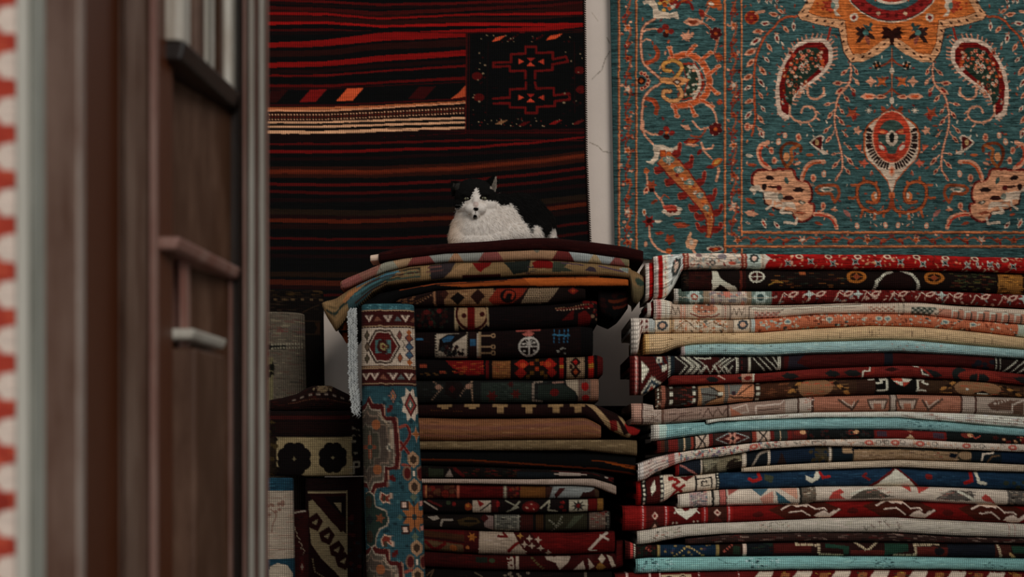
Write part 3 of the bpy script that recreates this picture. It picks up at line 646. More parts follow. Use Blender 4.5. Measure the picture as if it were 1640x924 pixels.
# ================================================================ dark red striped kilim on the wall
def paint_kilim():
    c = Cv(380, -60, 960, 500, '080505', 1.3, g=2.2)
    XS = [380, 430, 520, 605, 745, 860, 940]
    def S(col, ys, th):
        if not isinstance(th, (list, tuple)): th = [th] * 5
        y = [ys[0]] + list(ys); t = [th[0]] + list(th)
        if len(y) == 6: y = y[:5] + [(y[4] + y[5]) / 2, y[5]]; t = t[:5] + [(t[4] + t[5]) / 2, t[5]]
        xx = np.arange(380, 961, 5.); yy = sm(np.interp(xx, XS, y), 7); tt = np.interp(xx, XS, t)
        rg = np.random.RandomState(int(abs(ys[0]) * 7) % 1000); yy = yy + np.convolve(rg.uniform(-.8, .8, len(xx)), np.ones(5) / 5, 'same')
        c.poly([(a, b) for a, b in zip(xx, yy)] + [(a, b + q) for a, b, q in zip(xx, yy, tt)][::-1], col)
    DR, BR, RED, MA = '2b0908', '6d0a0b', '56090b', '3a0a0a'
    c.rect(380, -60, 960, 260, '0a0605')
    for k in range(6): S(MA, (-56 + k * 10,) * 5, 5)
    S('4a0a0a', (-1, 2, 8, 5, -6), 4); S('1c0807', (4, 8, 13, 9, -2), 4)
    S('3c0b0a', (11, 14, 21, 14, 3), [7, 7, 6, 6, 4]); S('2a0c09', (17, 19, 27, 24, 6), [6, 5, 5, 5, 14])
    S(BR, (21, 22, 31, 24, 20), [5, 4, 3, 3, 5]); S('2a0e0b', (27, 27, 35, 30, 26), [9, 8, 8, 7, 1])
    S('7c0b0c', (37, 35, 43, 38, 39), [5, 4, 3.5, 5, 5])
    S('3b0908', (48, 47, 52, 60, 70), [4, 4, 0, 0, 0])
    S('160a07', (54, 53, 56, 60, 70), [4, 3, 0, 0, 0])
    S('6c0b0c', (70, 66, 55, 49, 40), [8, 10, 13, 12, 4])
    S('260d0a', (83, 82, 72, 64, 50), [10, 9, 10, 12, 2])
    S('6c0b0c', (102, 100, 92, 82, 70), [8.5, 8, 9, 9, 9])
    S('1d0a08', (113, 112, 105, 96, 86), 6)
    S('560a0a', (121, 121, 115.5, 105, 90), [3.5, 3.5, 2.5, 4, 4])
    S('4e0909', (137, 137, 133, 124, 112), [4.5, 4.5, 3.5, 5, 5]); S('300707', (143.5, 143, 139, 132, 120), 1.5)
    # diagonal bars
    for x, q in ((432, '2a0a0a'), (494, '650f10'), (553, '9e4022'), (615, '0c0606'), (668, '33090a'), (733, '8f3a20')):
        y0 = np.interp(x, [430, 745], [146, 138]); c.poly([(x + 4, y0 + .5), (x + 30, y0), (x + 12, y0 + 20), (x - 14, y0 + 20.5)] if x < 730 else [(735, 150), (747, 137), (747, 156), (722, 160)], q)
    S('3a0808', (168.5, 169, 166, 158, 150), 2.5)
    # cream bands
    S('8a4c2c', (173.5, 173, 171, 163, 150), [4, 4, 3, 1.5, 1]); S('a06f50', (177, 177, 174, 165, 150), [3, 3, 2.5, 2, 1])
    S('2a140e', (181, 181, 179, 171, 160), 13)
    for dy, q in ((3, 'a07a5c'), (6.5, '5c1a12'), (10.5, 'a07a5c')):
        c.line([(426, 182 + dy), (520, 182 + dy), (605, 179 + dy), (747, 171.5 + dy)], 1.6, q, dash=5, duty=.45)
    for yy, th in ((195.5, 3.2), (202.5, 3.4), (210.5, 5)):
        S('a07a5c', (yy, yy, yy - 2, yy - 7, yy - 9), th); S('14100c', (yy + th, yy + th, yy + th - 2, yy + th - 7, yy - 8), 3)
    c.line([(426, 208), (605, 206), (747, 199)], 2, '14100c', dash=4, duty=.7)
    S('160807', (215.5, 215, 214, 207, 206), 14)
    c.rect(746, 54, 960, 212, '070404')
    S('2c0708', (56, 56, 52, 54, 48), [0, 0, 0, 2, 2])
    # medallion panel
    c.line([(748, 56), (746, 214)], 2.4, '3e0a0b'); c.line([(752, 58), (751, 212)], 1.2, '2a0707')
    c.T(720, 30, 4.8625)
    for x, y, L, q in ((340, 165, 100, '9e3c22'), (450, 165, 80, '2c0708'), (670, 155, 80, '2c0708'), (760, 150, 120, 'a03c20')):
        c.poly([(x - 10, y + 25), (x + 20, y - 10), (x + L, y - 28), (x + L - 50, y + 10)], q)
    c.scat(170, 130, 1000, 190, ['7a6a50', '5c1410'], 26, 3, 5, 7)
    rd = '560d10'
    for oy, pts in ((0, None), (0, 1)):
        pass
    O1 = [[(340, 385), (340, 352), (400, 347), (480, 345), (480, 285), (590, 278), (590, 225), (675, 225), (675, 275), (805, 268), (805, 322), (905, 302), (922, 340), (800, 362), (800, 405), (665, 415), (665, 470)], [(350, 382), (470, 378), (470, 415), (590, 412), (590, 470)]]
    O2 = [[(340, 630), (470, 620), (470, 558), (595, 550), (595, 502)], [(665, 502), (675, 550), (812, 545), (812, 603), (930, 590), (935, 635), (820, 648), (820, 685), (680, 692), (680, 740), (590, 740), (590, 697), (470, 697), (470, 665), (345, 668)]]
    for ls in O1 + O2: c.line(ls, 3.6, rd)
    for cy in (340, 620):
        c.poly([(535, cy - 22), (580, cy), (535, cy + 22)], '9c3320'); c.poly([(735, cy - 22), (690, cy), (735, cy + 22)], '8c2c1c')
        c.poly([(600, cy - 28), (665, cy - 28), (630, cy)], '7c1c16'); c.poly([(600, cy + 36), (665, cy + 36), (630, cy + 4)], '9c3320')
    for x, y in ((215, 455), (230, 620), (1010, 410), (1025, 560)): c.ell(x, y, 42, 30, '480b0d')
    c.line([(970, 190), (975, 740)], 1.6, '1c0606'); c.line([(300, 190), (290, 760)], 1.6, '160505')
    c.scat(180, 200, 280, 760, ['2c0708', '6a5a44'], 20, 4, 9, 17); c.scat(880, 180, 1040, 760, ['2c0708', '1c0606', '6a5a44'], 26, 4, 10, 18)
    c.scat(320, 200, 980, 760, ['1c0606', '240707'], 40, 8, 18, 19, 5)
    for x, y, q in ((400, 815, '6a4a30'), (580, 825, '480b0d'), (820, 815, '6a0e10'), (1000, 815, '4e1410')): c.poly([(x - 50, y + 15), (x, y - 15), (x + 55, y - 20), (x, y + 15)], q)
    c.scat(170, 780, 1040, 845, ['7a6a50', '5c1410'], 40, 3, 5, 20)
    c.T()
    S('2c0708', (208, 208, 208, 210, 207), [0, 0, 0, 3, 3]); S('3a0808', (222, 222, 222, 214, 211), [0, 0, 0, 1, 4])
    # lower field
    S('480b0b', (230, 230, 229, 224, 226), [3.5, 3.5, 3.5, 3.5, 0]); S('5c0c0c', (241.5, 242, 240, 236, 219), [5, 5, 4.5, 4, 3])
    S('1c0808', (253, 253, 252, 245, 232), 5)
    S('2c110a', (268, 268, 268, 262, 242), 18); S('4a1a0c', (272, 273, 273.5, 266, 246), 7); S('561f0e', (273.5, 274, 275, 268, 247.5), 3)
    S('480b0b', (293.5, 295, 294.5, 288, 267), 4.6); S('3c0a0a', (305, 308, 307.5, 301, 280.5), 4.6)
    S('1a0807', (318, 319, 318, 313, 294), 6); S('20160e', (335, 337, 338, 331, 311), 9); S('1c0a08', (344, 346, 347, 340, 320), 6); S('48190b', (350, 352, 352, 345, 324), 6.5); S('1c0c08', (359, 360, 360, 353, 333), 8)
    S('3c0b0a', (379.6, 382, 382, 375, 355), 4); S('340a0a', (395.5, 397, 396, 391, 371), 4.2)
    S('180807', (407, 409, 408, 404, 385), 6); S('20140c', (435, 437, 437, 430, 415), 8); S('3c170c', (448, 450, 449, 444, 430), 8.5); S('1c0a08', (457, 459, 458, 452, 440), 6)
    S('300a0a', (472, 472, 470, 466, 450), 4); S('300a0a', (486, 486, 484, 480, 465), 4)
    c.grain(.12, 3)
    return c
kl = empty('wall_kilim', 'dark red and black striped kilim hanging on the wall behind the cat', 'kilim', W(680, 480, 6.78))
def inv(o, p):
    o.parent = p; o.matrix_parent_inverse = Matrix.Translation(-Vector(p.location))
kr = lambda y: 935.5 + (y * .012 if y < 250 else 3 + (y - 250) * .045)
k1 = hanging('woven_field', paint_kilim(), lambda y: 392, kr, -55, 492, 6.78, 'rib', xmax=960, wave=.007, th=.008, seed=9)
inv(k1, kl)
mb = MB()
for i in range(150):
    y = -50 + i * 3.6; x = kr(y) + .4
    mb.tube([W(x - 2.2, y + .6, 6.762), W(x + .3, y - .8, 6.757), W(x + 1.6, y + .4, 6.766)], .0032, 5)
bd = mb.build('edge_binding', noisy('dark_binding_yarn', '1c0f0a', '3a2014', (60, 60, 60), .95), None, smooth=True); inv(bd, kl)

# ================================================================ room shell
def wall_mesh():
    xs = np.unique(np.concatenate([np.linspace(-420, 925, 14), np.arange(925, 1000, 1.2), np.linspace(1000, 2200, 12)]))
    ys = np.unique(np.concatenate([np.linspace(-160, -10, 3), np.arange(-10, 300, 1.6), np.linspace(300, 1118, 12)]))
    c = Cv(925, -10, 1000, 300, 'a09a92', 1.0, g=2.05)
    c.line([(977, 82), (969, 95), (964, 112), (955, 120), (948, 127)], 1.1, '5c5449'); c.line([(944, 228), (958, 234), (966, 243), (979, 244)], 1.1, '6c6457'); c.line([(972, 60), (977, 70)], .9, '6c6457')
    c.line([(948, 20), (958, 34)], .8, '857c6f')
    X, Y = np.meshgrid(xs, ys); V = np.stack([(X - 820) / F * 6.8, 0 * X + 6.8, HC + (HY - Y) / F * 6.8], -1).reshape(-1, 3)
    rs = np.random.RandomState(3)
    V[:, 1] += (np.sin(V[:, 0] * 3.1) * .002 + np.sin(V[:, 2] * 4.3) * .002)
    n = len(V); fs = grid_faces(len(ys), len(xs)); nr, nc = X.shape
    per = np.concatenate([np.arange(nc), np.arange(1, nr) * nc + nc - 1, (nr - 1) * nc + np.arange(nc - 2, -1, -1), np.arange(nr - 2, 0, -1) * nc])
    bv = V[per].copy(); bv[:, 1] = 6.95; bi = n + np.arange(len(per))
    col = c.get(X, Y).reshape(-1, 3); col[(X.ravel() < 926) | (X.ravel() > 999)] = alb('a09a92', 2.05)
    sd = np.stack([per, bi, np.roll(bi, -1), np.roll(per, -1)], -1)[:, ::-1]
    m, t, b = nt('lime_plaster'); at = N(t, 'ShaderNodeAttribute', attribute_name='Col')
    tc = N(t, 'ShaderNodeTexCoord'); no = N(t, 'ShaderNodeTexNoise', i_Scale=2.2, i_Detail=8.0, i_Roughness=.65); t.links.new(tc.outputs['Object'], no.inputs['Vector'])
    f = mth(t, 'ADD', mth(t, 'MULTIPLY', no.outputs[0], .35), .82); vm = N(t, 'ShaderNodeVectorMath', operation='SCALE'); t.links.new(at.outputs['Color'], vm.inputs[0]); t.links.new(f, vm.inputs['Scale']); t.links.new(vm.outputs[0], b.inputs['Base Color'])
    b.inputs['Roughness'].default_value = .9; bp = N(t, 'ShaderNodeBump', i_Strength=.25, i_Distance=.02); t.links.new(no.outputs[0], bp.inputs['Height']); t.links.new(bp.outputs[0], b.inputs['Normal'])
    o = mesh_np('wall_back', np.concatenate([V, bv]), [fs, sd, bi[None]], m, np.concatenate([col, col[per]]))
    o['kind'] = 'structure'
wall_mesh()
fl = MB(); fl.box((-3.2, -1.5, -.12), (3.6, 6.95, 0)); tag(fl.build('floor', noisy('stone_floor', '3a332c', '5a5046', (3, 3, 3), .7)), kind='structure')
wl = MB(); wl.box((-3.2, 2.6, 0), (-3.05, 6.8, 3.2)); tag(wl.build('wall_left', noisy('left_plaster', '8a8276', '9c9488', (3, 3, 3), .9)), kind='structure')
wr = MB(); wr.box((3.45, 2.6, 0), (3.6, 6.8, 3.2)); tag(wr.build('wall_right', noisy('right_plaster', '8a8276', '9c9488', (3, 3, 3), .9)), kind='structure')
PZ = .47
pl = empty('display_platform', 'low plank platform carrying the carpet stacks', 'platform', (.4, 6.0, 0))
pm = noisy('platform_wood', '2a1a10', '4a2e1c', (2, 30, 30), .7)
for i in range(8):
    q = MB(); q.box((-1.9, 5.3 + i * .186, PZ - .03), (2.6, 5.3 + i * .186 + .180, PZ)); inv(q.build('plank', pm, None, bevel=.004), pl)
for x in (-1.7, -.4, .9, 2.3):
    q = MB(); q.box((x, 5.36, 0), (x + .1, 6.62, PZ - .03)); inv(q.build('trestle', pm, None, bevel=.004), pl)
# ================================================================ right stack of folded carpets
SR = new_stack()
RS = 'folded carpets in the right-hand stack'
def R_(i, pts, Hn, bg, paint, label, mat='knot', D=None, x1=1790, dd=0.0, parent=None, name='folded_rug', gr=.12, **k):
    D = D if D is not None else 6.0 + dd
    l = pts[-1]; pts = list(pts)
    if l[0] >= 1630 and x1: pts.append((x1, l[1] + 3, l[2] + 3))
    c = Cv(pts[0][0] - 6, -3, pts[-1][0] + 6, Hn + 4, bg, 1.2)
    paint(c); c.warp(.7, i).grain(gr, i + 1)
    return folded_rug(name, c, pts, Hn, D, mat, label=label, group=RS if label else None, seed=i, parent=parent, stack=SR if label else None, **k)
IVY, CRM, SKY = 'b8ab9a', '8c8274', '6f98a3'

def p1(c):
    c.bands((1048, 1054, 'a8a39a'), (1054, 1062, '8a1016'), (1062, 1070, 'b5a898'), (1070, 1093, '9fa5a0'))
    c.vdash(1066, 'a04a38', 2, 30, 3.2); c.ros(1083, 12, 8, '2d3436', 'a08c7c'); c.scat(1072, 0, 1092, 25, ['a0685c', '4c5454'], 10, 1, 2, 2)
    c.band(1093, 1103, '7a3428'); c.vdash(1098, 'b08a74', 3, 30, 4)
    c.band(1103, 1187, 'ab9f8f'); c.scat(1104, 0, 1187, 25, ['7d7068', 'a06a55', '6c8088', '7d3a30'], 60, 1, 3.4, 3, 1)
    c.curve([(1104, 6), (1120, 16), (1140, 6), (1160, 17), (1186, 8)], 1.2, '5a5a50'); c.ell(1156, 7, 7, 5, '6d6668'); c.ell(1119, 5, 5, 4, '6e5a58'); c.ell(1172, 18, 6, 3, 'a04a38'); c.ros(1141, 17, 5, '44484a', 'a08c7c')
    c.band(1187, 1197, '7a3428'); c.vdash(1192, 'b08a74', 3, 30, 4); c.band(1197, 1218, '8f9a9a'); c.ros(1208, 9, 8, '2d3436', 'b09080'); c.band(1218, 1226, 'b0a492'); c.vdash(1222, '7a4a38', 2, 30, 3)
    c.band(1226, 1900, '8a141b'); c.poly([(1226, 0), (1234, 9), (1226, 20)], 'a8a498')
    c.scat(1236, 0, 1790, 26, ['b0917c', 'a8805c', '5c2018', 'a06048', '6c1014'], 230, 1.2, 3.4, 5, 1)
    for i, x in enumerate(range(1262, 1780, 36)):
        c.star(x, 17 if i % 2 == 0 else 14, 8, '8fa0a0', 4, .35, .78); c.star(x, 17 if i % 2 == 0 else 14, 5, '1c2426', 4, .4, .78)
    for x in range(1280, 1780, 47): c.ell(x, 5, 6, 4.4, 'b59a82'); c.ell(x, 5, 3.4, 2.6, '6a1c1a')
    for x in (1548, 1565, 1583, 1597): c.leaf(x, 9, 1.4, 12, 5, 'a09c90', '3c4446')
r1 = R_(1, [(1048, 408, 477), (1062, 406, 477), (1072, 405, 472), (1079, 405, 461), (1087, 405, 446), (1094, 404, 430), (1110, 404, 429.5), (1150, 404, 429), (1310, 406, 430), (1475, 406.5, 431), (1640, 412, 436)], 26, 'ab9f8f', p1,
        'crimson floral carpet with ivory border, topmost of the right stack', mat='pile', sk=4, endr=8)
def p1b(c): c.bands((1034, 1040, 'a8a39a'), (1040, 1050, '8a1016'), (1050, 1060, '3c2a24'))
def child_fold(parent, i, pts, Hn, bg, paint, D, label, back=.3, **k):
    o = R_(i, pts, Hn, bg, paint, None, D=D, x1=None, name='folded_end', back=back, **k); o.parent = parent
    if label: o['label'] = label
    return o
child_fold(r1, 2, [(1034.5, 420, 480), (1047, 418, 476)], 60, '8a1016', p1b, 6.02, 'red and white turned-under end', mat='pile', sk=1, endr=5)

def p2(c):
    c.band(1040, 1104, '1c1410'); c.scat(1085, 0, 1108, 34, ['2c2a20', '3a2418', '120c0a'], 30, 2, 5, 3, 5)
    c.band(1104, 1142, '30120f'); c.scat(1106, 0, 1140, 34, ['3c1c14', '1c1410'], 40, 2, 4, 4, 5)
    c.poly([(1142, 0), (1150, 2), (1154, 14), (1166, 22), (1180, 30), (1184, 36), (1170, 34), (1154, 24), (1142, 36)], IVY); c.poly([(1156, 26), (1168, 36), (1150, 36)], '24100c')
    c.band(1186, 1190, '5a241a'); c.band(1192, 1196, '30120f'); c.ell(1213, 12, 13, 10, IVY); c.ell(1213, 12, 10, 7.5, '3c1414'); c.line([(1201, 12), (1226, 12)], 1.6, IVY); c.line([(1213, 2), (1213, 22)], 1.6, IVY)
    c.scat(1235, 4, 1350, 30, ['2a3024', '3a1c14', '6e4420', '1c2420'], 60, 2, 6, 6, 5); c.rect(1282, 4, 1292, 9, '8a4a28'); c.curve([(1232, 26), (1245, 20), (1256, 22)], 1.6, '8a6a2c')
    for x in (1373, 1498, 1700):
        c.ell(x, 12, 16, 11, '8c5420'); c.ell(x, 12, 11, 7, '2c160c'); c.line([(x - 14, 12), (x + 14, 12)], 1.6, '8c5420'); c.line([(x, 2), (x, 22)], 1.6, '8c5420'); c.ell(x, 12, 5, 4, '7c3a20')
    c.line([(1402, 34), (1406, 20), (1416, 9), (1432, 0)], 5, IVY, dash=3.2, duty=.6); c.line([(1446, 0), (1462, 7), (1472, 20), (1474, 36)], 5, IVY, dash=3.2, duty=.6); c.ell(1438, 20, 26, 16, '22100e')
    c.scat(1520, 2, 1590, 32, ['3a4028', '4c2418', '5c5028', '22301c'], 70, 2, 5, 7, 5); c.rect(1600, 2, 1640, 34, '7c5426'); c.scat(1600, 2, 1640, 34, ['2c160c', '9c6a2c'], 40, 2, 5, 8, 5)
R_(3, [(1093, 431, 466), (1110, 431, 465), (1310, 430, 463), (1475, 432, 464), (1640, 437, 471)], 34, '1c120f', p2, 'dark brown carpet with white hooked triangle and orange rosettes in the right stack', dd=.012)
def p3(c):
    c.bands((1080, 1086, 'a5a39a'), (1086, 1098, '46544f')); c.band(1098, 1126, '4a5c5c'); c.ros(1112, 11, 12, '8fa098', '8a4a3c', IVY, n=6); c.bands((1126, 1136, '7c6c58'), (1136, 1196, '8d8478'))
    c.scat(1138, 0, 1196, 22, ['a89c8c', '7a6e70', '9a6a58', '6c6a68'], 50, 1.5, 4, 4); c.star(1165, 6, 9, 'a86858', 6, .5); c.bands((1196, 1204, '7c6c58'), (1204, 1236, '5c6c6a')); c.ros(1218, 11, 12, '8fa098', '30484c', n=6)
    c.band(1236, 1900, '5f1520'); c.scat(1238, 0, 1790, 24, ['8c6c60', 'a58c7c', '4c5458', '3c0c14', '8a3038', '707874'], 210, 1.4, 3.6, 5, 1)
    for x in range(1262, 1780, 44): c.leaf(x, 12, -.5, 20, 9, 'a58c7c', '5f1520'); c.line([(x - 14, 20), (x - 6, 4), (x + 4, 12)], 1.3, 'b09a88')
    for x in (1296, 1374, 1508, 1640): c.star(x, 8, 9, '8c9890', 4, .4)
    c.line([(1086, 13), (1240, 12)], .9, 'b0a492')
R_(4, [(1080, 461, 485), (1153, 466, 486), (1218, 466, 487), (1310, 464, 484), (1475, 464, 483), (1640, 471, 492)], 22, '8d8478', p3, 'slim carpet with grey-green border and crimson floral field in the right stack', dd=-.004)
def p4(c):
    c.bands((1048, 1052, 'a8a298'), (1052, 1060, 'a88880'), (1060, 1073, 'b0a89a')); c.vdash(1056, '8a4038', 4, 40, 3); c.vdash(1067, '8a7a68', 3, 40, 3.4)
    c.band(1073, 1090, 'a49684'); c.line([(1076, 0), (1076, 30)], 1, '4c4038'); c.zig(1074, 1088, 6, 18, 4, 1.4, '5c5044'); c.bands((1090, 1098, 'a87c68')); c.vdash(1094, 'b8ab9a', 3, 40, 4)
    c.band(1098, 1104, 'a49684'); c.vdash(1101, '4c4038', 1, 40, 2); c.band(1104, 1154, 'b0a08c'); c.ell(1129, 8, 20, 11, 'b07c64'); c.ell(1129, 7, 14, 8, '8c5a44'); c.scat(1112, 2, 1146, 14, ['39404a', IVY, 'a0685c'], 14, 1, 2, 5); c.line([(1106, 16), (1120, 21), (1140, 21), (1152, 16)], 2.4, '7c4438')
    for x in (1158, 1166): c.line([(x, 0), (x, 30)], 1, '4c4038'); 
    c.vdash(1162, '8a4038', 3, 40, 4); c.band(1170, 1190, 'a49684'); c.zig(1172, 1188, 6, 18, 4, 1.3, '5c5044'); c.line([(1170, 0), (1170, 30)], 1, '4c4038'); c.vdash(1194, '6c6054', 2, 40, 3)
    c.band(1198, 1900, 'a89c8a'); 
    def deco(x0, x1, s):
        c.line([(x0, 26), (x0, 4), (x1, 4)], 1, '4c4038'); c.line([(x0 + 6, 7), (x1, 7)], 3, 'b8ae9e', dash=3.4, duty=.6); c.line([(x0 + 6, 11), (x1 - 10, 11)], 1, '5c5044')
        c.poly([(x0 + 8, 13), (x0 + 52, 13), (x0 + 40, 26), (x0 + 10, 26)], 'a8796a')
        for i in range(9):
            for j in range(3): c.dia(x0 + 12 + i * 4.6, 15 + j * 4, 1.8, 1.6, 'b8ae9e' if (i + j) % 2 else '5c5044')
    deco(1200, 1380, 1); c.line([(1240, 18), (1256, 8)], 1.2, '4c4038')
    c.poly([(1390, 10), (1434, 10), (1434, 24), (1398, 24)], 'a08470')
    for i in range(9):
        for j in range(3): c.dia(1396 + i * 4.6, 11 + j * 4, 1.8, 1.6, 'b8ae9e' if (i + j) % 2 else '6a4a3c')
    c.bands((1436, 1456, 'ab9f8c')); c.vdash(1440, '4c4c44', 2, 40, 3); c.vdash(1448, '4c4c44', 2, 40, 3)
    c.poly([(1460, 10), (1500, 8), (1490, 26), (1460, 26)], '5c6258')
    for i in range(9):
        for j in range(3): c.dia(1462 + i * 4.6, 12 + j * 4.4, 1.9, 1.8, 'a8a494' if (i + j) % 2 else '30342c')
    c.rect(1504, 9, 1900, 40, 'a0705c'); c.line([(1500, 22), (1512, 8), (1900, 8)], 1.2, '4c4038')
    for x in range(1526, 1780, 20): c.line([(x, 30), (x, 10), (x + 8, 10)], 2.6, 'b8ae9e'); c.line([(x + 10, 12), (x + 10, 26), (x + 4, 26)], 2.4, '4a463e')
r4 = R_(5, [(1048, 477, 511), (1062, 477, 511), (1090, 485, 510), (1175, 487, 511), (1240, 488, 508), (1305, 487, 502.5), (1396, 483, 501), (1475, 484, 502.5), (1548, 489.5, 512), (1640, 494, 519)], 24, 'a49684', p4,
        'ivory carpet with beige key-pattern borders and hatched panels in the right stack', dd=.004)
child_fold(r4, 6, [(1037, 484, 506), (1047, 483, 506)], 28, '5c1016', lambda c: c.bands((1030, 1042, 'a8a39a'), (1042, 1048, '5c1016')), 6.03, 'white and maroon turned-under end', sk=1, endr=4)
def p5(c):
    c.bands((1008, 1024, 'a39e94'), (1024, 1040, 'aba196'), (1040, 1049, '8d9692')); 
    for x in (1028, 1036):
        for y in (6, 15, 24): c.dia(x, y, 3, 3.4, '5c2028')
    c.band(1049, 1072, 'b0a08c'); c.line([(1049.5, 0), (1049.5, 50)], 1, '4c4038'); c.ros(1061, 11, 9, '39404a', 'a88870'); c.bands((1072, 1080, '98805f')); c.vdash(1076, '4c4038', 2, 50, 3)
    c.band(1080, 1166, 'ab9c86'); c.scat(1081, 0, 1166, 26, ['7c5a3c', '8c7054', 'a86848', '4c4a40', 'c0b4a2'], 90, 1.4, 3.6, 7, 1); c.curve([(1082, 14), (1100, 5), (1118, 18), (1140, 6), (1164, 16)], 1.3, '5c4434')
    c.bands((1166, 1176, '8a7660'), (1176, 1202, 'b0a08c')); c.line([(1175, 0), (1175, 50)], 1, '4c4038'); c.ros(1190, 10, 9, '39404a', 'a88870'); c.line([(1202, 0), (1202, 50)], 1.4, '4c4038'); c.bands((1204, 1210, '8f9c98'))
    c.band(1210, 1900, 'a05c40'); c.scat(1212, 0, 1780, 26, ['7c3c28', 'b0684a', '6a3424', 'a89880'], 260, 1.4, 4, 8, 1); c.scat(1212, 0, 1780, 26, ['7a8a80', 'a89c88', '3c3c38', '8a9488'], 130, 1.2, 3.2, 9, 0)
    for x in (1262, 1328, 1408, 1422, 1514, 1558): c.ell(x, 10, 6, 5, 'a09c88'); c.ell(x, 10, 3.6, 3, '5c7078')
    c.bands((1631, 1642, '8f9c8c'), (1642, 1660, 'a89880'), (1660, 1900, '9c8a70'))
R_(7, [(1012, 507, 567), (1023, 507, 567), (1027, 508, 533), (1045, 509, 533), (1166, 509, 533), (1218, 509, 532), (1310, 503, 524), (1396, 501.5, 521), (1475, 502.5, 523), (1548, 512, 528.5), (1640, 519, 540)], 24, 'ab9c86', p5,
   'coral pink carpet with beige floral border and long white end in the right stack', dd=.0, sk=3, endr=10)
def p6(c):
    c.bands((1020, 1034, '94713f'), (1034, 1040, 'a88c5c')); c.scat(1040, 2, 1180, 30, ['8a7050', '6c5436', 'ad9a78'], 50, 1, 3, 4, 5)
    for x, y in ((1392, 8), (1396, 12), (1402, 15), (1408, 11), (1414, 7), (1460, 12), (1482, 9), (1560, 14), (1588, 14), (1326, 16), (1345, 15), (1516, 16)): c.line([(x, y - 4), (x, y + 4)], 1.6, '5c4a38', dash=2, duty=.6)
    c.scat(1040, 0, 1790, 24, ['a08864', 'b0966f'], 200, 1.5, 5, 5, 5)
R_(8, [(1025, 534, 568), (1060, 533, 566), (1084, 533, 556), (1110, 532.5, 551), (1153, 533, 549.5), (1218, 532, 551), (1305, 525.5, 547), (1396, 521, 544), (1475, 522.5, 545), (1548, 529.6, 552), (1640, 540, 559)], 22, 'a38d6b', p6,
   'plain sand-beige carpet folded with its knotted back outward in the right stack', sk=5, endr=8, dd=-.006)
def p7(c):
    c.band(1088, 1096, '9a8f8c'); c.scat(1096, 0, 1790, 20, ['85a3aa', '63868f', '90abb0', '7b9498'], 240, 1.5, 6, 6, 5); c.scat(1096, 0, 1260, 20, ['4c5c60', '6c7c80'], 26, 1, 2.4, 7, 5); c.scat(1420, 3, 1530, 16, ['4c5c60', '6c7c80', '8a7068'], 22, 1, 2.4, 8, 5)
R_(9, [(1091, 549, 569), (1150, 549.5, 568), (1218, 551, 569.6), (1305, 547.5, 566), (1440, 543.6, 563), (1548, 552.5, 568.5), (1640, 560, 574)], 18, '7796a0', p7, 'pale sky blue carpet lying under the sand-beige one in the right stack', dd=-.012)
def p8(c):
    c.bands((1006, 1017, '4c1216'), (1017, 1022, '8a4a44'), (1022, 1026, '300c10')); c.vdash(1019, 'a89a90', 2, 60, 3)
    c.band(1026, 1070, '45141a'); c.poly([(1028, 4), (1040, 10), (1028, 18)], IVY)
    for k in range(3): c.line([(1048 + k * 9, 0), (1060 + k * 6, 12)], 2, '24303c'); 
    c.dia(1044, 25, 17, 9, IVY); c.dia(1044, 25, 14, 7, '24384c'); c.dia(1044, 25, 7, 4, IVY); c.dia(1044, 25, 4, 2.4, '8a3028')
    c.rect(1052, 2, 1060, 7, IVY); c.rect(1054, 3.6, 1058, 5.6, '24303c'); c.rect(1060, 10, 1068, 15, IVY); c.band(1070, 1074, IVY); c.vdash(1072, '24303c', 3, 60, 3)
    c.band(1074, 1080, '1c2630'); c.band(1080, 1184, '231818')
    def fr(x, d=1):
        for k in range(3): c.line([(x + k * 9 * d, 2), (x + (18 + k * 9) * d, 14), (x + (6 + k * 9) * d, 26)], 1.9, IVY, dash=3, duty=.62)
    c.poly([(1120, 4), (1150, 0), (1160, 20), (1130, 26)], '3c1418'); fr(1082); fr(1094); c.line([(1114, 3), (1138, 3), (1138, -2)], 1.8, IVY); fr(1178, -1); c.zig(1110, 1170, 14, 24, 7, 1.8, IVY, dash=3, duty=.6); c.band(1179, 1183, IVY); c.vdash(1181, '231818', 3, 60, 3)
    c.band(1184, 1198, '231818'); c.vdash(1188, '5a1a1c', 2, 60, 9); c.band(1199, 1202, IVY); c.band(1202, 1250, '221a16')
    for k in range(3): c.line([(1204 + k * 10, 0), (1226 + k * 10, 26)], 2, IVY, dash=3, duty=.6)
    c.line([(1236, 0), (1248, 20)], 2, IVY, dash=3, duty=.6); c.band(1246, 1250, IVY); c.vdash(1248, '231818', 3, 60, 3); c.bands((1250, 1256, '2a1618'))
    c.band(1256, 1900, '411315'); c.scat(1258, 0, 1790, 30, ['4c1416', '381012', '481818'], 90, 2, 7, 8, 5); c.poly([(1264, 0), (1290, 0), (1276, 14), (1300, 26), (1262, 26)], '28202c'); c.rect(1416, 0, 1430, 40, '1c1c28'); c.scat(1560, 10, 1592, 30, ['1c1c28'], 6, 4, 7, 4)
    c.rect(1593, 0, 1900, 40, '201614')
    for x in (1596, 1603): c.vdash(x, IVY, 2, 60, 3)
    for k in range(3): c.line([(1608 + k * 12, 26), (1630 + k * 12, 4)], 2, IVY, dash=3, duty=.6)
R_(10, [(1010, 568, 632), (1030, 568, 632), (1050, 568, 622), (1064, 568.5, 612), (1076, 569, 601), (1175, 571, 599), (1240, 569.7, 593), (1305, 566, 590), (1440, 562.5, 585), (1548, 567.5, 588), (1640, 573, 599)], 26, '411315', p8,
   'maroon and navy kilim with white dotted frets in the right stack', sk=5, endr=8, dd=.0)
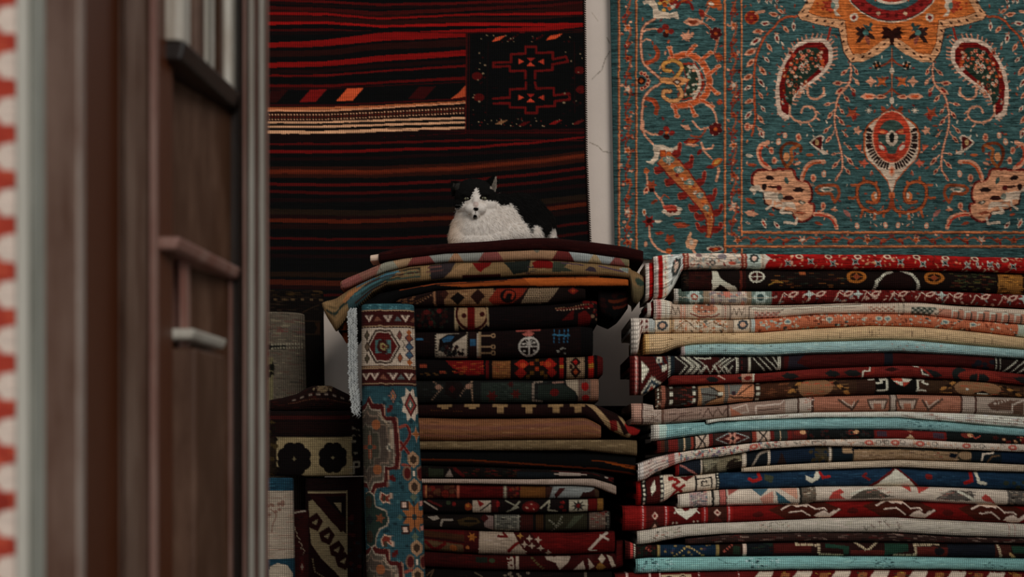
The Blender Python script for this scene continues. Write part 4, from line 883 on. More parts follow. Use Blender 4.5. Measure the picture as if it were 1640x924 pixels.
def p9(c):
    c.scat(1071, 0, 1790, 18, ['6a2018', '5a1c18', '481a18', '722a20'], 120, 3, 9, 9, 5)
    for x, w in ((1130, 22), (1180, 26), (1250, 30), (1320, 26), (1350, 30), (1470, 40), (1620, 50)): c.leaf(x, 8, .15, w, 11, '1f2022')
    c.poly([(1186, 0), (1206, 0), (1206, 20), (1188, 20)], '8a6a58'); c.leaf(1190, 10, 0, 14, 9, '6a2018'); c.line([(1150, 2), (1160, 10)], 2.6, 'a08474')
    c.band(1205, 1207, IVY)
    c.line([(1392, 0), (1392, 7), (1381, 8), (1381, 18)], 2, IVY); c.line([(1461, 0), (1474, 2), (1476, 12), (1486, 14)], 2, IVY); c.line([(1398, 0), (1398, 10), (1388, 12)], 3, '7c241c'); c.line([(1470, 0), (1482, 8), (1492, 16)], 3, '7c241c')
    c.dia(1427, 6, 22, 7, '6e2420'); c.dia(1427, 6, 13, 4, '30161a')
    c.ell(1536, 10, 12, 10, '1f2426'); c.ell(1568, 12, 34, 9, '76281f'); c.ell(1568, 14, 16, 7, '1f2426'); c.line([(1566, 0), (1566, 18)], 2, '76281f')
R_(11, [(1071, 600, 617), (1153, 599, 614), (1218, 598, 612), (1305, 590.5, 607), (1440, 585, 603.5), (1548, 588, 608.7), (1640, 598, 617)], 18, '641e19', p9, 'thin brick red carpet with dark leaf motifs in the right stack', dd=-.01)
def p10(c):
    c.scat(1048, 0, 1072, 40, ['7c5a4c', 'a08878', '4c3c34', '8a6a58'], 30, 1.5, 3, 3, 5); c.vdash(1054, IVY, 2, 60, 5); c.band(1060, 1066, '7c4c3c')
    c.band(1066, 1210, '2c1c16'); c.vdash(1075, IVY, 5, 60, 10); c.scat(1078, 0, 1108, 34, ['5c1c18', '1c1a18', '6c2c20', '3c4440'], 50, 1.5, 4, 5, 5); c.vdash(1112, IVY, 5, 60, 10)
    c.band(1119, 1160, '8f6a48'); c.poly([(1122, 4), (1144, 4), (1152, 16), (1126, 30)], '5a5c56'); c.line([(1124, 12), (1156, 18), (1130, 24)], 2.2, '2c1c16'); c.line([(1136, 2), (1156, 14)], 2, '2c1c16'); c.rect(1150, 12, 1158, 17, IVY); c.bands((1160, 1167, '5c5850'))
    c.band(1167, 1208, '9c6c50'); c.poly([(1168, 2), (1190, 2), (1180, 16), (1168, 18)], '5a5c56'); c.poly([(1190, 10), (1206, 4), (1206, 30), (1184, 26)], 'a8704f'); c.line([(1182, 18), (1204, 4)], 2, '2c1c16'); c.line([(1168, 20), (1206, 24)], 2.4, '33261c'); c.rect(1172, 12, 1178, 18, '3a2a30'); c.band(1208, 1212, '2c1c16'); c.vdash(1214, IVY, 5, 60, 9)
    def cloud(x, w):
        c.scat(x - w, 0, x + w, 30, ['6e5234', '5a3c26', '8a6236', '2c1c12'], 60, 2, 6, int(x), 5)
        c.ell(x, 14, w * .6, 16, '7c5c40'); c.scat(x - w * .5, 3, x + w * .5, 26, ['a04430', '8c4c34', '7c5c40'], 26, 2, 5, int(x) + 1, 5)
        for s in (-1, 1):
            for k in range(4): c.leaf(x + s * w * (.62 + .12 * k), 5 + 5 * k, s * .5, 14, 6, '8e6434' if k % 2 else '241812')
    c.band(1219, 1262, '44281a'); c.scat(1219, 0, 1262, 34, ['5c3420', '301c12', '6a4028'], 40, 2, 5, 3, 5); cloud(1306, 46); cloud(1566, 62)
    c.band(1372, 1404, '37221a'); c.rect(1402, 0, 1472, 40, '12100e')
    c.line([(1392, 3), (1400, 3)], 3, IVY); c.line([(1404, 10), (1412, 8), (1410, 3), (1420, 3), (1420, 22), (1406, 22)], 3.2, IVY); c.line([(1486, 10), (1478, 8), (1480, 3), (1470, 3), (1470, 22), (1484, 22)], 3.2, IVY); c.line([(1490, 3), (1498, 3)], 3, IVY)
    c.poly([(1428, 2), (1445, 0), (1445, 14), (1436, 12)], '9c3c2c'); c.poly([(1445, 0), (1462, 2), (1456, 8), (1445, 8)], IVY); c.poly([(1430, 6), (1445, 8), (1445, 16)], IVY); c.poly([(1445, 8), (1458, 8), (1447, 16)], '9c3c2c'); c.band(1488, 1506, '3c2a1c')
    c.poly([(1558, 26), (1574, 18), (1590, 26)], '1a1410'); c.rect(1566, 23, 1584, 26, IVY); c.ell(1549, 17, 2, 2, 'd0b0a8'); c.band(1640, 1900, '4c3422'); cloud(1690, 50)
R_(12, [(1050, 616, 655), (1062, 616, 655), (1100, 617, 651), (1118, 617, 650), (1207, 612, 641), (1305, 607, 634.6), (1440, 603.5, 630), (1548, 608.7, 632.5), (1640, 616.5, 636)], 28, '3c281c', p10, 'dark brown carpet with tan cloud medallions and white-dashed bands in the right stack', sk=5)
def p11(c):
    c.bands((1010, 1028, '8c6e60'), (1028, 1031, '4c342c'), (1031, 1060, '8f8378')); c.scat(1032, 0, 1060, 30, ['a09588', '6c5c54', '7c6c60'], 40, 1.5, 3, 3, 5); c.line([(1036, 26), (1060, 4)], 2.4, '5c4438', dash=3)
    c.band(1060, 1064, '5c4438'); c.band(1064, 1900, '7d6a5e'); c.line([(1074, 24), (1090, 14), (1122, 14), (1122, 6)], 1.8, '4a362e'); c.line([(1066, 10), (1110, 9)], 1.6, '4a362e')
    c.zig(1126, 1164, 4, 20, 8, 1.8, '4a362e'); c.scat(1064, 0, 1166, 30, ['8f7c70', '6c584e'], 50, 2, 4, 4, 5); c.band(1165, 1168, '4a362e'); c.line([(1170, 10), (1196, 4), (1200, 18), (1176, 20)], 1.8, 'a09588'); c.line([(1212, 22), (1212, 8), (1250, 8), (1256, 2)], 2.2, 'a89c90'); c.line([(1216, 16), (1248, 16)], 1.8, '4a362e'); c.poly([(1170, 6), (1190, 22), (1172, 24)], '8a5844')
    c.bands((1258, 1277, '8a8176'), (1277, 1281, '4a362e'), (1281, 1300, '968c80'), (1300, 1304, '4a362e')); c.scat(1282, 0, 1300, 26, ['8a5a4c', 'a89c90'], 14, 1.5, 2.6, 5, 5)
    c.band(1304, 1546, '8a5c49'); c.scat(1304, 0, 1540, 28, ['936450', '80523f'], 90, 2, 6, 5, 5)
    for x, s in ((1343, 1), (1510, -1)): c.line([(x, 6), (x + 22 * s, 22), (x + 32 * s, 8)], 3.4, '4c3a30'); c.line([(x + 6 * s, 7), (x + 22 * s, 18), (x + 26 * s, 10)], 1.8, '9a8c7e')
    for x in (1388, 1436): c.poly([(x, 6), (x + 36, 6), (x + 30, 22), (x + 6, 22)], '4c3a30'); c.poly([(x + 4, 9), (x + 32, 9), (x + 27, 22), (x + 9, 22)], '928476'); c.rect(x + 12, 13, x + 24, 22, '8a5c49')
    c.bands((1424, 1427, '4c3a30'), (1427, 1435, '8c8276'), (1435, 1437, '4c3a30')); c.bands((1540, 1543, '4c342c'), (1543, 1562, '8c8176'), (1562, 1566, '4c342c'), (1566, 1900, '857a6e'))
    c.poly([(1582, 12), (1596, 4), (1640, 4), (1640, 24), (1590, 20)], '5a4438'); c.line([(1590, 20), (1622, 20), (1622, 10), (1640, 4)], 2.4, '968c80'); c.line([(1594, 10), (1616, 4)], 3, '968c80', dash=5)
R_(13, [(1012, 645, 679), (1032, 645, 679), (1060, 650, 678.5), (1088, 654, 677), (1118, 651, 674), (1150, 650, 670), (1196, 644, 666), (1305, 635, 660), (1440, 631, 658.5), (1548, 633, 661.7), (1640, 636.5, 666)], 25, '7d6a5e', p11, 'dusty rose and grey carpet with stepped trapezoid motifs in the right stack', sk=5)
def p12(c): c.scat(1130, 0, 1790, 12, ['a8a29a', 'c0bab0', '8c8078'], 120, 1.5, 5, 3, 5); c.curve([(1180, 7), (1196, 3), (1208, 8), (1222, 4)], 1.2, '5c4c44'); c.curve([(1244, 5), (1256, 7), (1262, 3)], 1.4, '5c4438'); c.scat(1440, 2, 1640, 10, ['8a6c60', '7a746c'], 40, 1.5, 5, 4, 5)
R_(14, [(1132, 672, 679), (1153, 668, 674.5), (1218, 664, 672), (1305, 660, 668.5), (1440, 658.5, 668.5), (1548, 662, 678), (1640, 667, 686)], 12, 'b3ada2', p12, 'narrow off-white carpet between the rose one and the turquoise one', dd=-.004, name='folded_rug')
def p12b(c): c.bands((1042, 1056, 'a8a9a0'), (1056, 1068, '8fa8aa')); c.scat(1066, 0, 1790, 20, ['6c98a2', '588490', '7aa2ac'], 200, 2, 6, 5, 5); c.scat(1080, 0, 1180, 20, ['3c6470', '30505c'], 22, 1, 3, 6, 5); c.scat(1440, 2, 1520, 18, ['2c4c58', '3c6470'], 40, 1, 3, 7, 5)
R_(15, [(1044, 679, 706), (1060, 678, 705), (1100, 676.5, 699), (1153, 674.5, 692.5), (1218, 672, 690), (1305, 668.5, 688), (1440, 668.5, 688), (1548, 678, 693), (1640, 686, 699)], 19, '638d98', p12b, 'turquoise blue carpet with frayed white end in the right stack', sk=6, endr=12)
def p13(c):
    c.bands((1050, 1058, '5c1c18'), (1058, 1064, '4a2418'), (1064, 1071, '2a2420'), (1071, 1086, '64201c'), (1086, 1107, '2c3434')); c.line([(1096, 0), (1096, 20)], 2.4, 'a08c70'); c.bands((1107, 1111, '7c3428'), (1111, 1114, '24201e'), (1114, 1135, 'a09080'))
    c.line([(1118, 0), (1124, 8), (1118, 18)], 2.6, '24201e'); c.line([(1131, 0), (1125, 8), (1131, 18)], 2.6, '24201e'); c.bands((1135, 1142, '64201c'), (1142, 1144, '24201e'), (1144, 1202, '3a2420')); c.dia(1173, 9, 28, 11, '7c8480'); c.dia(1173, 9, 25, 9.6, '4a1e1c'); c.star(1173, 9, 13, 'a07060', 6, .4); c.star(1173, 9, 6, '24201e', 4, .4)
    c.bands((1202, 1205, '24201e'), (1205, 1212, '7c3428'), (1212, 1233, 'a09080')); c.line([(1216, 0), (1222, 8), (1216, 18)], 2.4, '24201e'); c.line([(1229, 0), (1223, 8), (1229, 18)], 2.4, '24201e'); c.bands((1233, 1240, '64201c'), (1240, 1262, '2c3434')); c.line([(1250, 0), (1250, 20)], 2, 'a08c70'); c.bands((1262, 1268, '64201c'), (1268, 1292, '542420'))
    c.band(1292, 1900, '181a1c')
    for x in (1280, 1365, 1548): c.ell(x, 5, 9, 5, '6a2820'); c.ell(x + 6, 4, 5, 4, 'a8805c')
    c.scat(1292, 0, 1395, 18, ['26282a', '3c1816'], 30, 2, 5, 3, 4); c.rect(1400, 0, 1516, 30, '661c1a'); c.rect(1404, 3, 1420, 14, '40303a'); c.rect(1494, 3, 1512, 14, '40303a'); c.poly([(1450, 18), (1458, 8), (1466, 18)], 'a08c70'); c.poly([(1452, 0), (1458, 6), (1464, 0)], '8a5040'); c.line([(1556, 3), (1562, 10), (1570, 4)], 2.4, '8a3c30'); c.scat(1590, 2, 1800, 18, ['64201c', 'a8805c', '3c1816'], 40, 2, 5, 4, 4); c.rect(1634, 2, 1660, 20, '641c1a')
R_(16, [(1053, 706, 726), (1090, 702, 724), (1142, 694, 714.5), (1218, 690, 707.5), (1305, 688, 703.5), (1440, 688, 702), (1548, 693, 708.5), (1640, 699, 711)], 18, '181a1c', p13, 'black and red carpet with white bracket motifs and an oval medallion in the right stack', dd=-.006, sk=6)
def p14(c):
    c.bands((1018, 1030, 'a3a09a'), (1030, 1072, 'a0948a')); c.scat(1030, 0, 1072, 26, ['8a6468', '7a5a60', 'b0a49a', '50586c'], 70, 1.2, 3, 3, 5); c.bands((1070, 1080, '8c5a58'), (1080, 1086, 'a8a098'))
    c.band(1086, 1900, 'a69d8f'); c.scat(1086, 0, 1240, 16, ['8a4c4c', '4c5a74', '6c5c70', 'a04c40', 'b8b0a4', '5c6a6c'], 130, 1.4, 3.4, 4, 1)
    c.scat(1210, 0, 1790, 14, ['5c5a50', '8c6c5c', 'a07c60', '786c60'], 110, 1.1, 2.6, 5, 3); 
    for x in (1206, 1390, 1432, 1472, 1545, 1620): c.ell(x, 7, 7, 5, '9c5044'); c.ell(x, 7, 3, 2.4, 'b09080')
    for x in (1245, 1318, 1405, 1418, 1444, 1495, 1570): c.ell(x, 6, 4.6, 4, '4c4c48', ring=1.2)
    c.line([(1231, 2), (1231, 12)], 1.6, '3c3c38'); c.line([(1300, 10), (1300, 4), (1312, 4)], 1.6, '3c3c38')
R_(17, [(1022, 743, 771), (1034, 738, 768), (1050, 732, 757), (1084, 724.5, 743), (1110, 721, 736), (1153, 715.5, 731.5), (1218, 708, 719.5), (1305, 703, 714), (1440, 702, 716), (1548, 708, 720.5), (1640, 711, 724)], 14, 'a69d8f', p14,
   'ivory carpet with small red and blue flowers, its left end drooping, right stack', sk=3, endr=5, mat='knot', dd=-.018)
def p15(c):
    c.bands((1080, 1087, '7c1a1c'), (1087, 1122, '1c2230')); c.line([(1090, 4), (1118, 24)], 3, '8a5a58'); c.bands((1122, 1125, 'a8a090')); c.band(1125, 1190, '3c382c'); c.poly([(1125, 0), (1160, 0), (1140, 14), (1130, 20)], '6c6a58'); c.ell(1168, 12, 20, 15, '6a6450'); c.ell(1176, 16, 13, 10, '241c16')
    c.scat(1126, 0, 1190, 26, ['4c4838', '7c765f', '302c20'], 30, 2, 4, 4, 5); c.bands((1189, 1196, 'a8a090'), (1196, 1230, '161c26')); c.curve([(1206, 20), (1216, 6), (1228, 2)], 3.4, '7c7468'); c.bands((1230, 1234, 'a8a090'), (1234, 1306, '14243c')); c.poly([(1244, 24), (1252, 4), (1262, 24)], '2a1c1c'); c.scat(1296, 0, 1330, 22, ['3c3420', '1c2c44', '54482c'], 20, 2, 4, 5)
    c.bands((1328, 1332, 'a8a090'), (1334, 1366, '12202c')); c.rect(1350, 0, 1366, 10, '8a7458'); c.poly([(1364, 4), (1380, -2), (1386, 8), (1370, 14)], '0e1626')
    c.rect(1368, 4, 1534, 40, '7f6a50'); c.scat(1372, 4, 1530, 20, ['8a7458', '6c563c', '94806a', '5c4838'], 90, 2, 5, 6, 5); c.scat(1494, 6, 1512, 14, ['7a3028'], 4, 1.5, 3, 7, 5)
    c.ell(1546, 10, 11, 8, '7f6a50'); c.poly([(1522, 6), (1534, 8), (1530, 16), (1520, 14)], '0e1626'); c.rect(1556, 0, 1900, 30, '12202c'); c.line([(1572, 18), (1574, 6), (1590, 4), (1591, -1)], 3.2, 'a8a090'); c.line([(1582, 20), (1588, 10), (1600, 8)], 3, '5a4630'); c.band(1604, 1900, '0e2440')
R_(18, [(1082, 740, 762), (1131, 734, 759), (1160, 729, 756), (1196, 722.5, 748), (1240, 718.5, 744.5), (1305, 714.5, 741), (1440, 716.5, 736), (1548, 721, 739.6), (1640, 724, 743.5)], 22, '3c382c', p15, 'navy carpet with khaki and brown panels in the right stack', dd=-.002)
def p16(c): c.scat(1190, 0, 1790, 12, ['a39884', '8c806c'], 120, 2, 5, 3, 5)
R_(19, [(1188, 749, 756), (1215, 745, 755.5), (1305, 741, 753), (1440, 736.5, 748), (1548, 740, 753.7), (1640, 744, 756.5)], 12, '998e7b', p16, 'thin plain cream carpet under the navy and khaki one', dd=-.006)
def p17(c):
    c.bands((1018, 1027, '7c0f16'), (1027, 1036, '1a1616')); c.line([(1032, 0), (1032, 60)], 4, IVY, dash=5, duty=.55); c.band(1036, 1058, '45161a'); c.poly([(1042, 10), (1050, 4), (1050, 14), (1044, 18)], IVY); c.band(1058, 1063, '1a1616'); c.line([(1061, 0), (1061, 60)], 4, IVY, dash=5, duty=.55)
    c.band(1064, 1146, 'aba18f'); c.line([(1073, 5), (1084, 5), (1088, 10), (1078, 14), (1092, 26)], 4.6, '7c1c20'); c.line([(1110, 4), (1100, 14), (1072, 30)], 5, '7c1c20'); c.poly([(1096, 10), (1112, 2), (1114, 20), (1100, 24)], 'aba18f'); c.poly([(1090, 2), (1116, 0), (1100, 10)], '5c1418'); c.rect(1114, 2, 1117, 30, '1a1616')
    c.line([(1117, 8), (1140, 6), (1140, 24)], 2, '1a1616'); c.line([(1136, 20), (1124, 20), (1124, 12), (1132, 12), (1132, 16)], 2, '1a1616'); c.band(1146, 1153, '1a1a1c'); c.line([(1150, 0), (1150, 60)], 3, IVY, dash=5, duty=.5)
    c.band(1153, 1900, '14304e'); c.scat(1153, 0, 1790, 28, ['1a3c5c', '102640', '204464'], 150, 2, 7, 4, 5)
    c.line([(1216, 3), (1218, 12), (1206, 16), (1200, 12)], 5.4, '8f1c20'); c.poly([(1226, 4), (1240, 8), (1236, 20), (1224, 14)], '3a4030'); c.poly([(1290, 8), (1302, 14), (1308, 2), (1314, 2), (1312, 14), (1300, 22), (1290, 16)], IVY)
    c.line([(1314, 4), (1318, 14), (1328, 12)], 4.6, '8f1c20'); c.line([(1388, 8), (1382, 12), (1392, 18)], 3.6, '6c1c20'); c.poly([(1392, 28), (1436, -2), (1474, 28)], '5c1820'); c.poly([(1400, 28), (1437, 2), (1468, 28)], 'b5ab9c'); c.ell(1488, 12, 6, 5, '6c1c20')
    c.line([(1556, 2), (1556, 16), (1546, 20)], 6, '8a1a1e'); c.line([(1564, 2), (1567, 18), (1578, 20)], 5, IVY); c.scat(1600, 14, 1650, 28, ['2c3428'], 6, 2, 5, 5)
R_(20, [(1020, 768, 810), (1050, 762, 808), (1066, 760, 803), (1085, 759, 790), (1113, 758, 787), (1153, 757, 783), (1282, 753, 780.5), (1310, 753, 778.5), (1431, 748.5, 778), (1531, 754, 780), (1640, 757, 785)], 28, '14304e', p17, 'deep blue carpet with white triangle and red hooks in the right stack', sk=5, mat='soft')
def p18(c):
    c.bands((1084, 1104, 'aba598'), (1104, 1132, '8a7a78')); c.scat(1104, 0, 1132, 28, ['2c5468', '9c6860', 'a8a090', '4c4c4c'], 90, 1.2, 2.6, 3, 5); c.bands((1132, 1140, 'a8a090'), (1140, 1144, '2c2c28'), (1144, 1151, 'a8a090'), (1151, 1153, '2c2c28'), (1153, 1162, '9c5850'), (1162, 1164, '2c2c28'), (1164, 1900, 'aaa192'))
    c.poly([(1166, 0), (1184, 0), (1166, 10)], '8c4840'); c.poly([(1204, 0), (1232, 0), (1218, 12)], '3c5c70'); c.poly([(1216, 14), (1238, 4), (1238, 22), (1222, 24)], 'a07464'); c.poly([(1242, 4), (1268, 24), (1246, 24)], '2c5468'); c.poly([(1248, 0), (1276, 0), (1276, 18)], 'a8806c'); c.bands((1280, 1284, '2c2c28'), (1284, 1306, '5c5448')); c.scat(1284, 0, 1306, 28, ['8c8474', '3c342c', '6c5848'], 40, 1.5, 3, 5, 5); c.bands((1306, 1310, 'a8a090'))
    c.poly([(1326, 22), (1332, 10), (1346, 4), (1352, 10), (1344, 14), (1354, 22)], '9c3c34'); c.poly([(1360, 22), (1376, 8), (1400, 4), (1420, 16), (1430, 20)], '504a40'); c.line([(1362, 14), (1376, 8), (1384, 4), (1396, 4)], 4, 'b5ab9c'); c.scat(1376, 2, 1424, 20, ['8c5c50', '30302c'], 20, 2, 5, 6, 5)
    c.poly([(1444, 0), (1458, 0), (1458, 10)], '9c3c34'); c.poly([(1468, 0), (1490, 0), (1470, 12)], '9c3c34'); c.poly([(1496, 20), (1520, 4), (1556, 4), (1560, 20)], '54504a'); c.scat(1500, 4, 1556, 20, ['8c5c50', '30302c', '7c7468'], 34, 2, 5, 7, 5); c.line([(1534, 6), (1548, 12), (1560, 20)], 4, 'b5ab9c'); c.poly([(1570, 14), (1578, 8), (1594, 24), (1576, 20)], '9c3c34'); c.bands((1613, 1660, '54504a')); c.scat(1613, 0, 1660, 28, ['8c8474', '7c6c5c', '302c28'], 60, 1.5, 3, 8, 5)
R_(21, [(1086, 792, 813), (1113, 788, 812), (1161, 783.5, 810), (1282, 781, 807), (1310, 779, 803.5), (1431, 778, 800.5), (1531, 781, 806), (1640, 786, 809.5)], 25, 'aaa192', p18, 'ivory carpet with pink, blue and black hooked motifs in the right stack', dd=-.008)
def p19(c):
    c.bands((990, 1025, '681018'), (1025, 1035, '7c1820')); c.vdash(1030, 'b08a88', 2, 60, 3); c.band(1035, 1064, '4c1414'); c.dia(1049, 12, 5, 5, 'b09080'); c.dia(1049, 12, 3, 3, '681018'); c.poly([(1036, 30), (1049, 16), (1062, 30)], '3c2018'); c.dia(1049, 26, 4, 4, 'b09080')
    c.bands((1064, 1072, '7c1820')); c.vdash(1067, 'b08a88', 2, 60, 3); c.band(1072, 1124, '571018'); c.poly([(1080, 2), (1118, 2), (1112, 10), (1100, 20), (1088, 12)], 'b5ab9c'); c.poly([(1092, 2), (1106, 2), (1100, 8)], '571018'); c.zig(1080, 1118, 6, 10, 4, 1.6, 'b5ab9c')
    for x in (1078, 1084, 1112, 1118): c.dia(x, 24, 2, 2, 'b8a090'); c.dia(x - 3, 29, 2, 2, 'b8a090')
    c.bands((1124, 1134, '7c1820')); c.vdash(1129, 'b08a88', 2, 60, 3); c.band(1134, 1164, '3c1c14'); c.dia(1149, 10, 6, 6, 'b09080'); c.dia(1149, 10, 3, 3, '681018'); c.poly([(1136, 30), (1149, 16), (1162, 30)], '54201a'); c.bands((1164, 1173, '7c1820')); c.vdash(1168, 'b08a88', 2, 60, 3)
    c.band(1173, 1900, '66101a')
    for x in (1290, 1442, 1594, 1746):
        c.poly([(x - 60, 8), (x - 36, 0), (x + 30, 0), (x + 60, 14), (x + 20, 26), (x - 30, 26)], '40180f')
        c.line([(x - 38, 8), (x - 22, 0), (x + 2, 0)], 2.6, 'ac9c8e'); c.poly([(x - 22, 0), (x + 6, 0), (x + 2, 6), (x - 4, 4), (x - 14, 5)], 'ac9c8e'); c.line([(x - 26, 14), (x - 6, 12), (x + 8, 22)], 2, 'ac9c8e'); c.line([(x + 4, 2), (x + 16, 12), (x + 30, 10), (x + 34, 14)], 2, 'ac9c8e'); c.poly([(x + 14, 24), (x + 20, 18), (x + 30, 14), (x + 38, 20), (x + 46, 14), (x + 52, 16), (x + 40, 26), (x + 26, 26)], 'ac9c8e'); c.line([(x + 40, 22), (x + 54, 13)], 3, 'ac9c8e')
        c.ell(x - 76 , 16, 9, 5, '48120f')
R_(22, [(998, 811, 851), (1015, 810, 851), (1040, 810, 848), (1064, 810.5, 843), (1100, 811, 839), (1161, 811, 836.5), (1282, 807.5, 831.5), (1310, 804, 829.5), (1431, 800.5, 828), (1531, 806, 833), (1640, 810, 838.5)], 27, '66101a', p19, 'crimson carpet with white bird-like hooks on brown lozenges in the right stack', mat='soft', sk=5)
def p20(c): c.scat(1021, 0, 1790, 26, ['8f8c7c', 'a3a090', '858472', 'a89f96'], 220, 2, 6, 3, 5); c.scat(1040, 4, 1088, 24, ['4c4a40', '6c685c', '8c6c60'], 50, 1, 2.6, 4, 5); c.scat(1215, 2, 1262, 20, ['4c4a40', '6c685c', '8c6c60'], 36, 1, 2.4, 5, 5); c.scat(1380, 8, 1450, 20, ['6c5c54', '5c584c'], 12, 1, 2.4, 6, 3); c.vdash(1617, '8a5c54', 1.4, 40, 3); c.vdash(1626, '8a5c54', 1.4, 40, 3)
R_(23, [(1021, 851, 873), (1040, 848, 871), (1064, 843.5, 866), (1101, 839.5, 860), (1161, 837, 855.5), (1282, 832, 853), (1310, 830, 853), (1431, 828, 853), (1531, 833.5, 859), (1640, 839, 862)], 24, '99968a', p20, 'pale sage grey carpet with plain knotted back in the right stack', sk=5)
def p21(c): c.scat(1090, 0, 1790, 16, ['40241e', '54403a', '4c1c1c', '6a5a50', '221a18'], 240, 2, 6, 3, 5)
R_(24, [(1098, 863, 872), (1161, 856.5, 870), (1282, 853.5, 867), (1431, 853.7, 867.8), (1531, 860, 870), (1640, 862.5, 871)], 13, '30201c', p21, 'thin dark speckled carpet under the sage grey one', dd=.0)
def p22(c):
    c.bands((998, 1010, '40100f'), (1010, 1014, '9c3c38'), (1014, 1020, '2c0c0e')); c.vdash(1017, IVY, 2, 60, 3); c.band(1020, 1052, '241010'); c.line([(1034, 4), (1046, 12)], 4, '8a4438', dash=5); c.scat(1022, 0, 1050, 20, ['401414', '182018'], 20, 2, 4, 3)
    c.bands((1053, 1057, '7c6c40'), (1057, 1148, '122a44')); c.line([(1080, 20), (1102, 2), (1128, 20)], 2.8, '9c8c5c', dash=5); c.scat(1064, 0, 1140, 20, ['7c6c40', '3c3048', '18385c'], 24, 1.5, 3, 4); c.bands((1147, 1152, '7c6c40'), (1152, 1190, '26140f')); c.line([(1160, 12), (1172, 2)], 4, '8a4438', dash=5); c.rect(1174, 4, 1186, 18, '1c2c20'); c.bands((1190, 1196, 'a8988a'), (1196, 1238, '15181f')); c.scat(1200, 0, 1240, 20, ['1c2c24', '2c1410'], 20, 2, 5, 5, 5)
    c.band(1238, 1500, '2a1512'); c.rect(1240, 2, 1300, 16, '4a1814'); c.line([(1276, 0), (1276, 4), (1312, 4), (1312, 18), (1350, 20)], 4, 'a09478', dash=3.6, duty=.7); c.poly([(1322, 2), (1360, 6), (1360, 18), (1352, 18), (1350, 10), (1322, 8)], '1a3c30'); c.line([(1370, 0), (1390, 12), (1406, 0)], 3.4, 'a09478', dash=3.6, duty=.7); c.rect(1362, 12, 1420, 20, '54201a'); c.poly([(1418, 2), (1456, 2), (1456, 12), (1418, 20)], '1a3c30'); c.line([(1434, 19), (1468, 18), (1466, 3), (1504, 1)], 4, 'a09478', dash=3.6, duty=.7)
    c.rect(1470, 6, 1520, 20, '54201a'); c.ell(1505, 12, 8, 6, '1c1a20'); c.rect(1518, 0, 1594, 30, '181c28'); c.rect(1594, 0, 1620, 30, '40201a'); c.line([(1598, 0), (1604, 20)], 4, 'a09478', dash=3.4, duty=.7); c.poly([(1620, 2), (1660, 4), (1650, 14), (1622, 12)], '1a3c30'); c.line([(1618, 14), (1626, 20)], 4, 'a08458')
R_(25, [(1002, 866, 897), (1020, 872, 895), (1050, 873, 892), (1161, 871.5, 890.5), (1282, 868, 889.5), (1431, 868.5, 891), (1531, 871, 892), (1640, 872, 894)], 20, '221412', p22, 'dark carpet with navy panel, green hooks and cream dotted outlines in the right stack', sk=5, dd=.004)
def p23(c):
    c.scat(1018, 0, 1790, 26, ['6c9ca4', '5a8a94', '7aa8ac', '66969e'], 240, 2, 7, 3, 5); c.scat(1020, 2, 1076, 24, ['1c3c48', '2c4c58', '8fb8c0'], 56, 1, 2.6, 4, 5)
    c.line([(1152, 4), (1162, 10), (1176, 12), (1188, 8)], 1.8, '1c3c48', dash=3); c.scat(1192, 2, 1245, 18, ['1c3c48', '24444c', '8fb8c0'], 44, 1, 2.6, 5, 5); c.scat(1398, 2, 1430, 20, ['14303c', '1c3c48'], 34, 1, 2.8, 6, 5); c.scat(1460, 2, 1475, 10, ['24444c'], 6, 1, 2.4, 7, 5); c.scat(1576, 8, 1612, 20, ['24444c'], 20, 1, 2.6, 8, 5); c.line([(1348, 0), (1372, 5), (1362, 12)], 1.6, '24444c', dash=3)
R_(26, [(1019, 894, 919), (1050, 893, 917), (1161, 891.5, 914.5), (1282, 890.5, 912.5), (1431, 891.5, 911.5), (1531, 893, 912.5), (1640, 894.5, 915)], 23, '64969e', p23, 'bright sky blue carpet, second lowest of the right stack in view', sk=5, endr=8)
def p24(c):
    c.bands((1003, 1006, 'a89088'), (1040, 1043, 'a89088'), (1056, 1059, 'a89088')); c.rect(1060, 3, 1108, 40, '9c8c70'); c.ell(1072, 12, 7, 7, '3c2018', ring=2); c.ell(1094, 12, 7, 7, '3c2018', ring=2); c.vdash(1120, 'a89088', 2, 60, 5); c.band(1130, 1180, '4c141c'); c.vdash(1184, 'a89088', 2, 60, 5)
    for x in range(1216, 1790, 62): c.poly([(x, 2), (x + 24, 2), (x + 16, 14), (x - 14, 16)], 'a89c8c'); c.poly([(x + 36, 4), (x + 50, 4), (x + 44, 20), (x + 30, 20)], '7c4c2c'); c.scat(x + 26, 2, x + 50, 16, ['8c6c30', '2c3c28'], 8, 1.5, 3, x, 5)
R_(27, [(986, 921, 948), (1010, 918, 948), (1050, 918, 948), (1161, 915.5, 948), (1282, 913.5, 948), (1431, 912.5, 948), (1531, 913.5, 948), (1640, 916, 948)], 32, '571118', p24, 'crimson carpet with white hexagons, lowest of the right stack in view', sk=5)
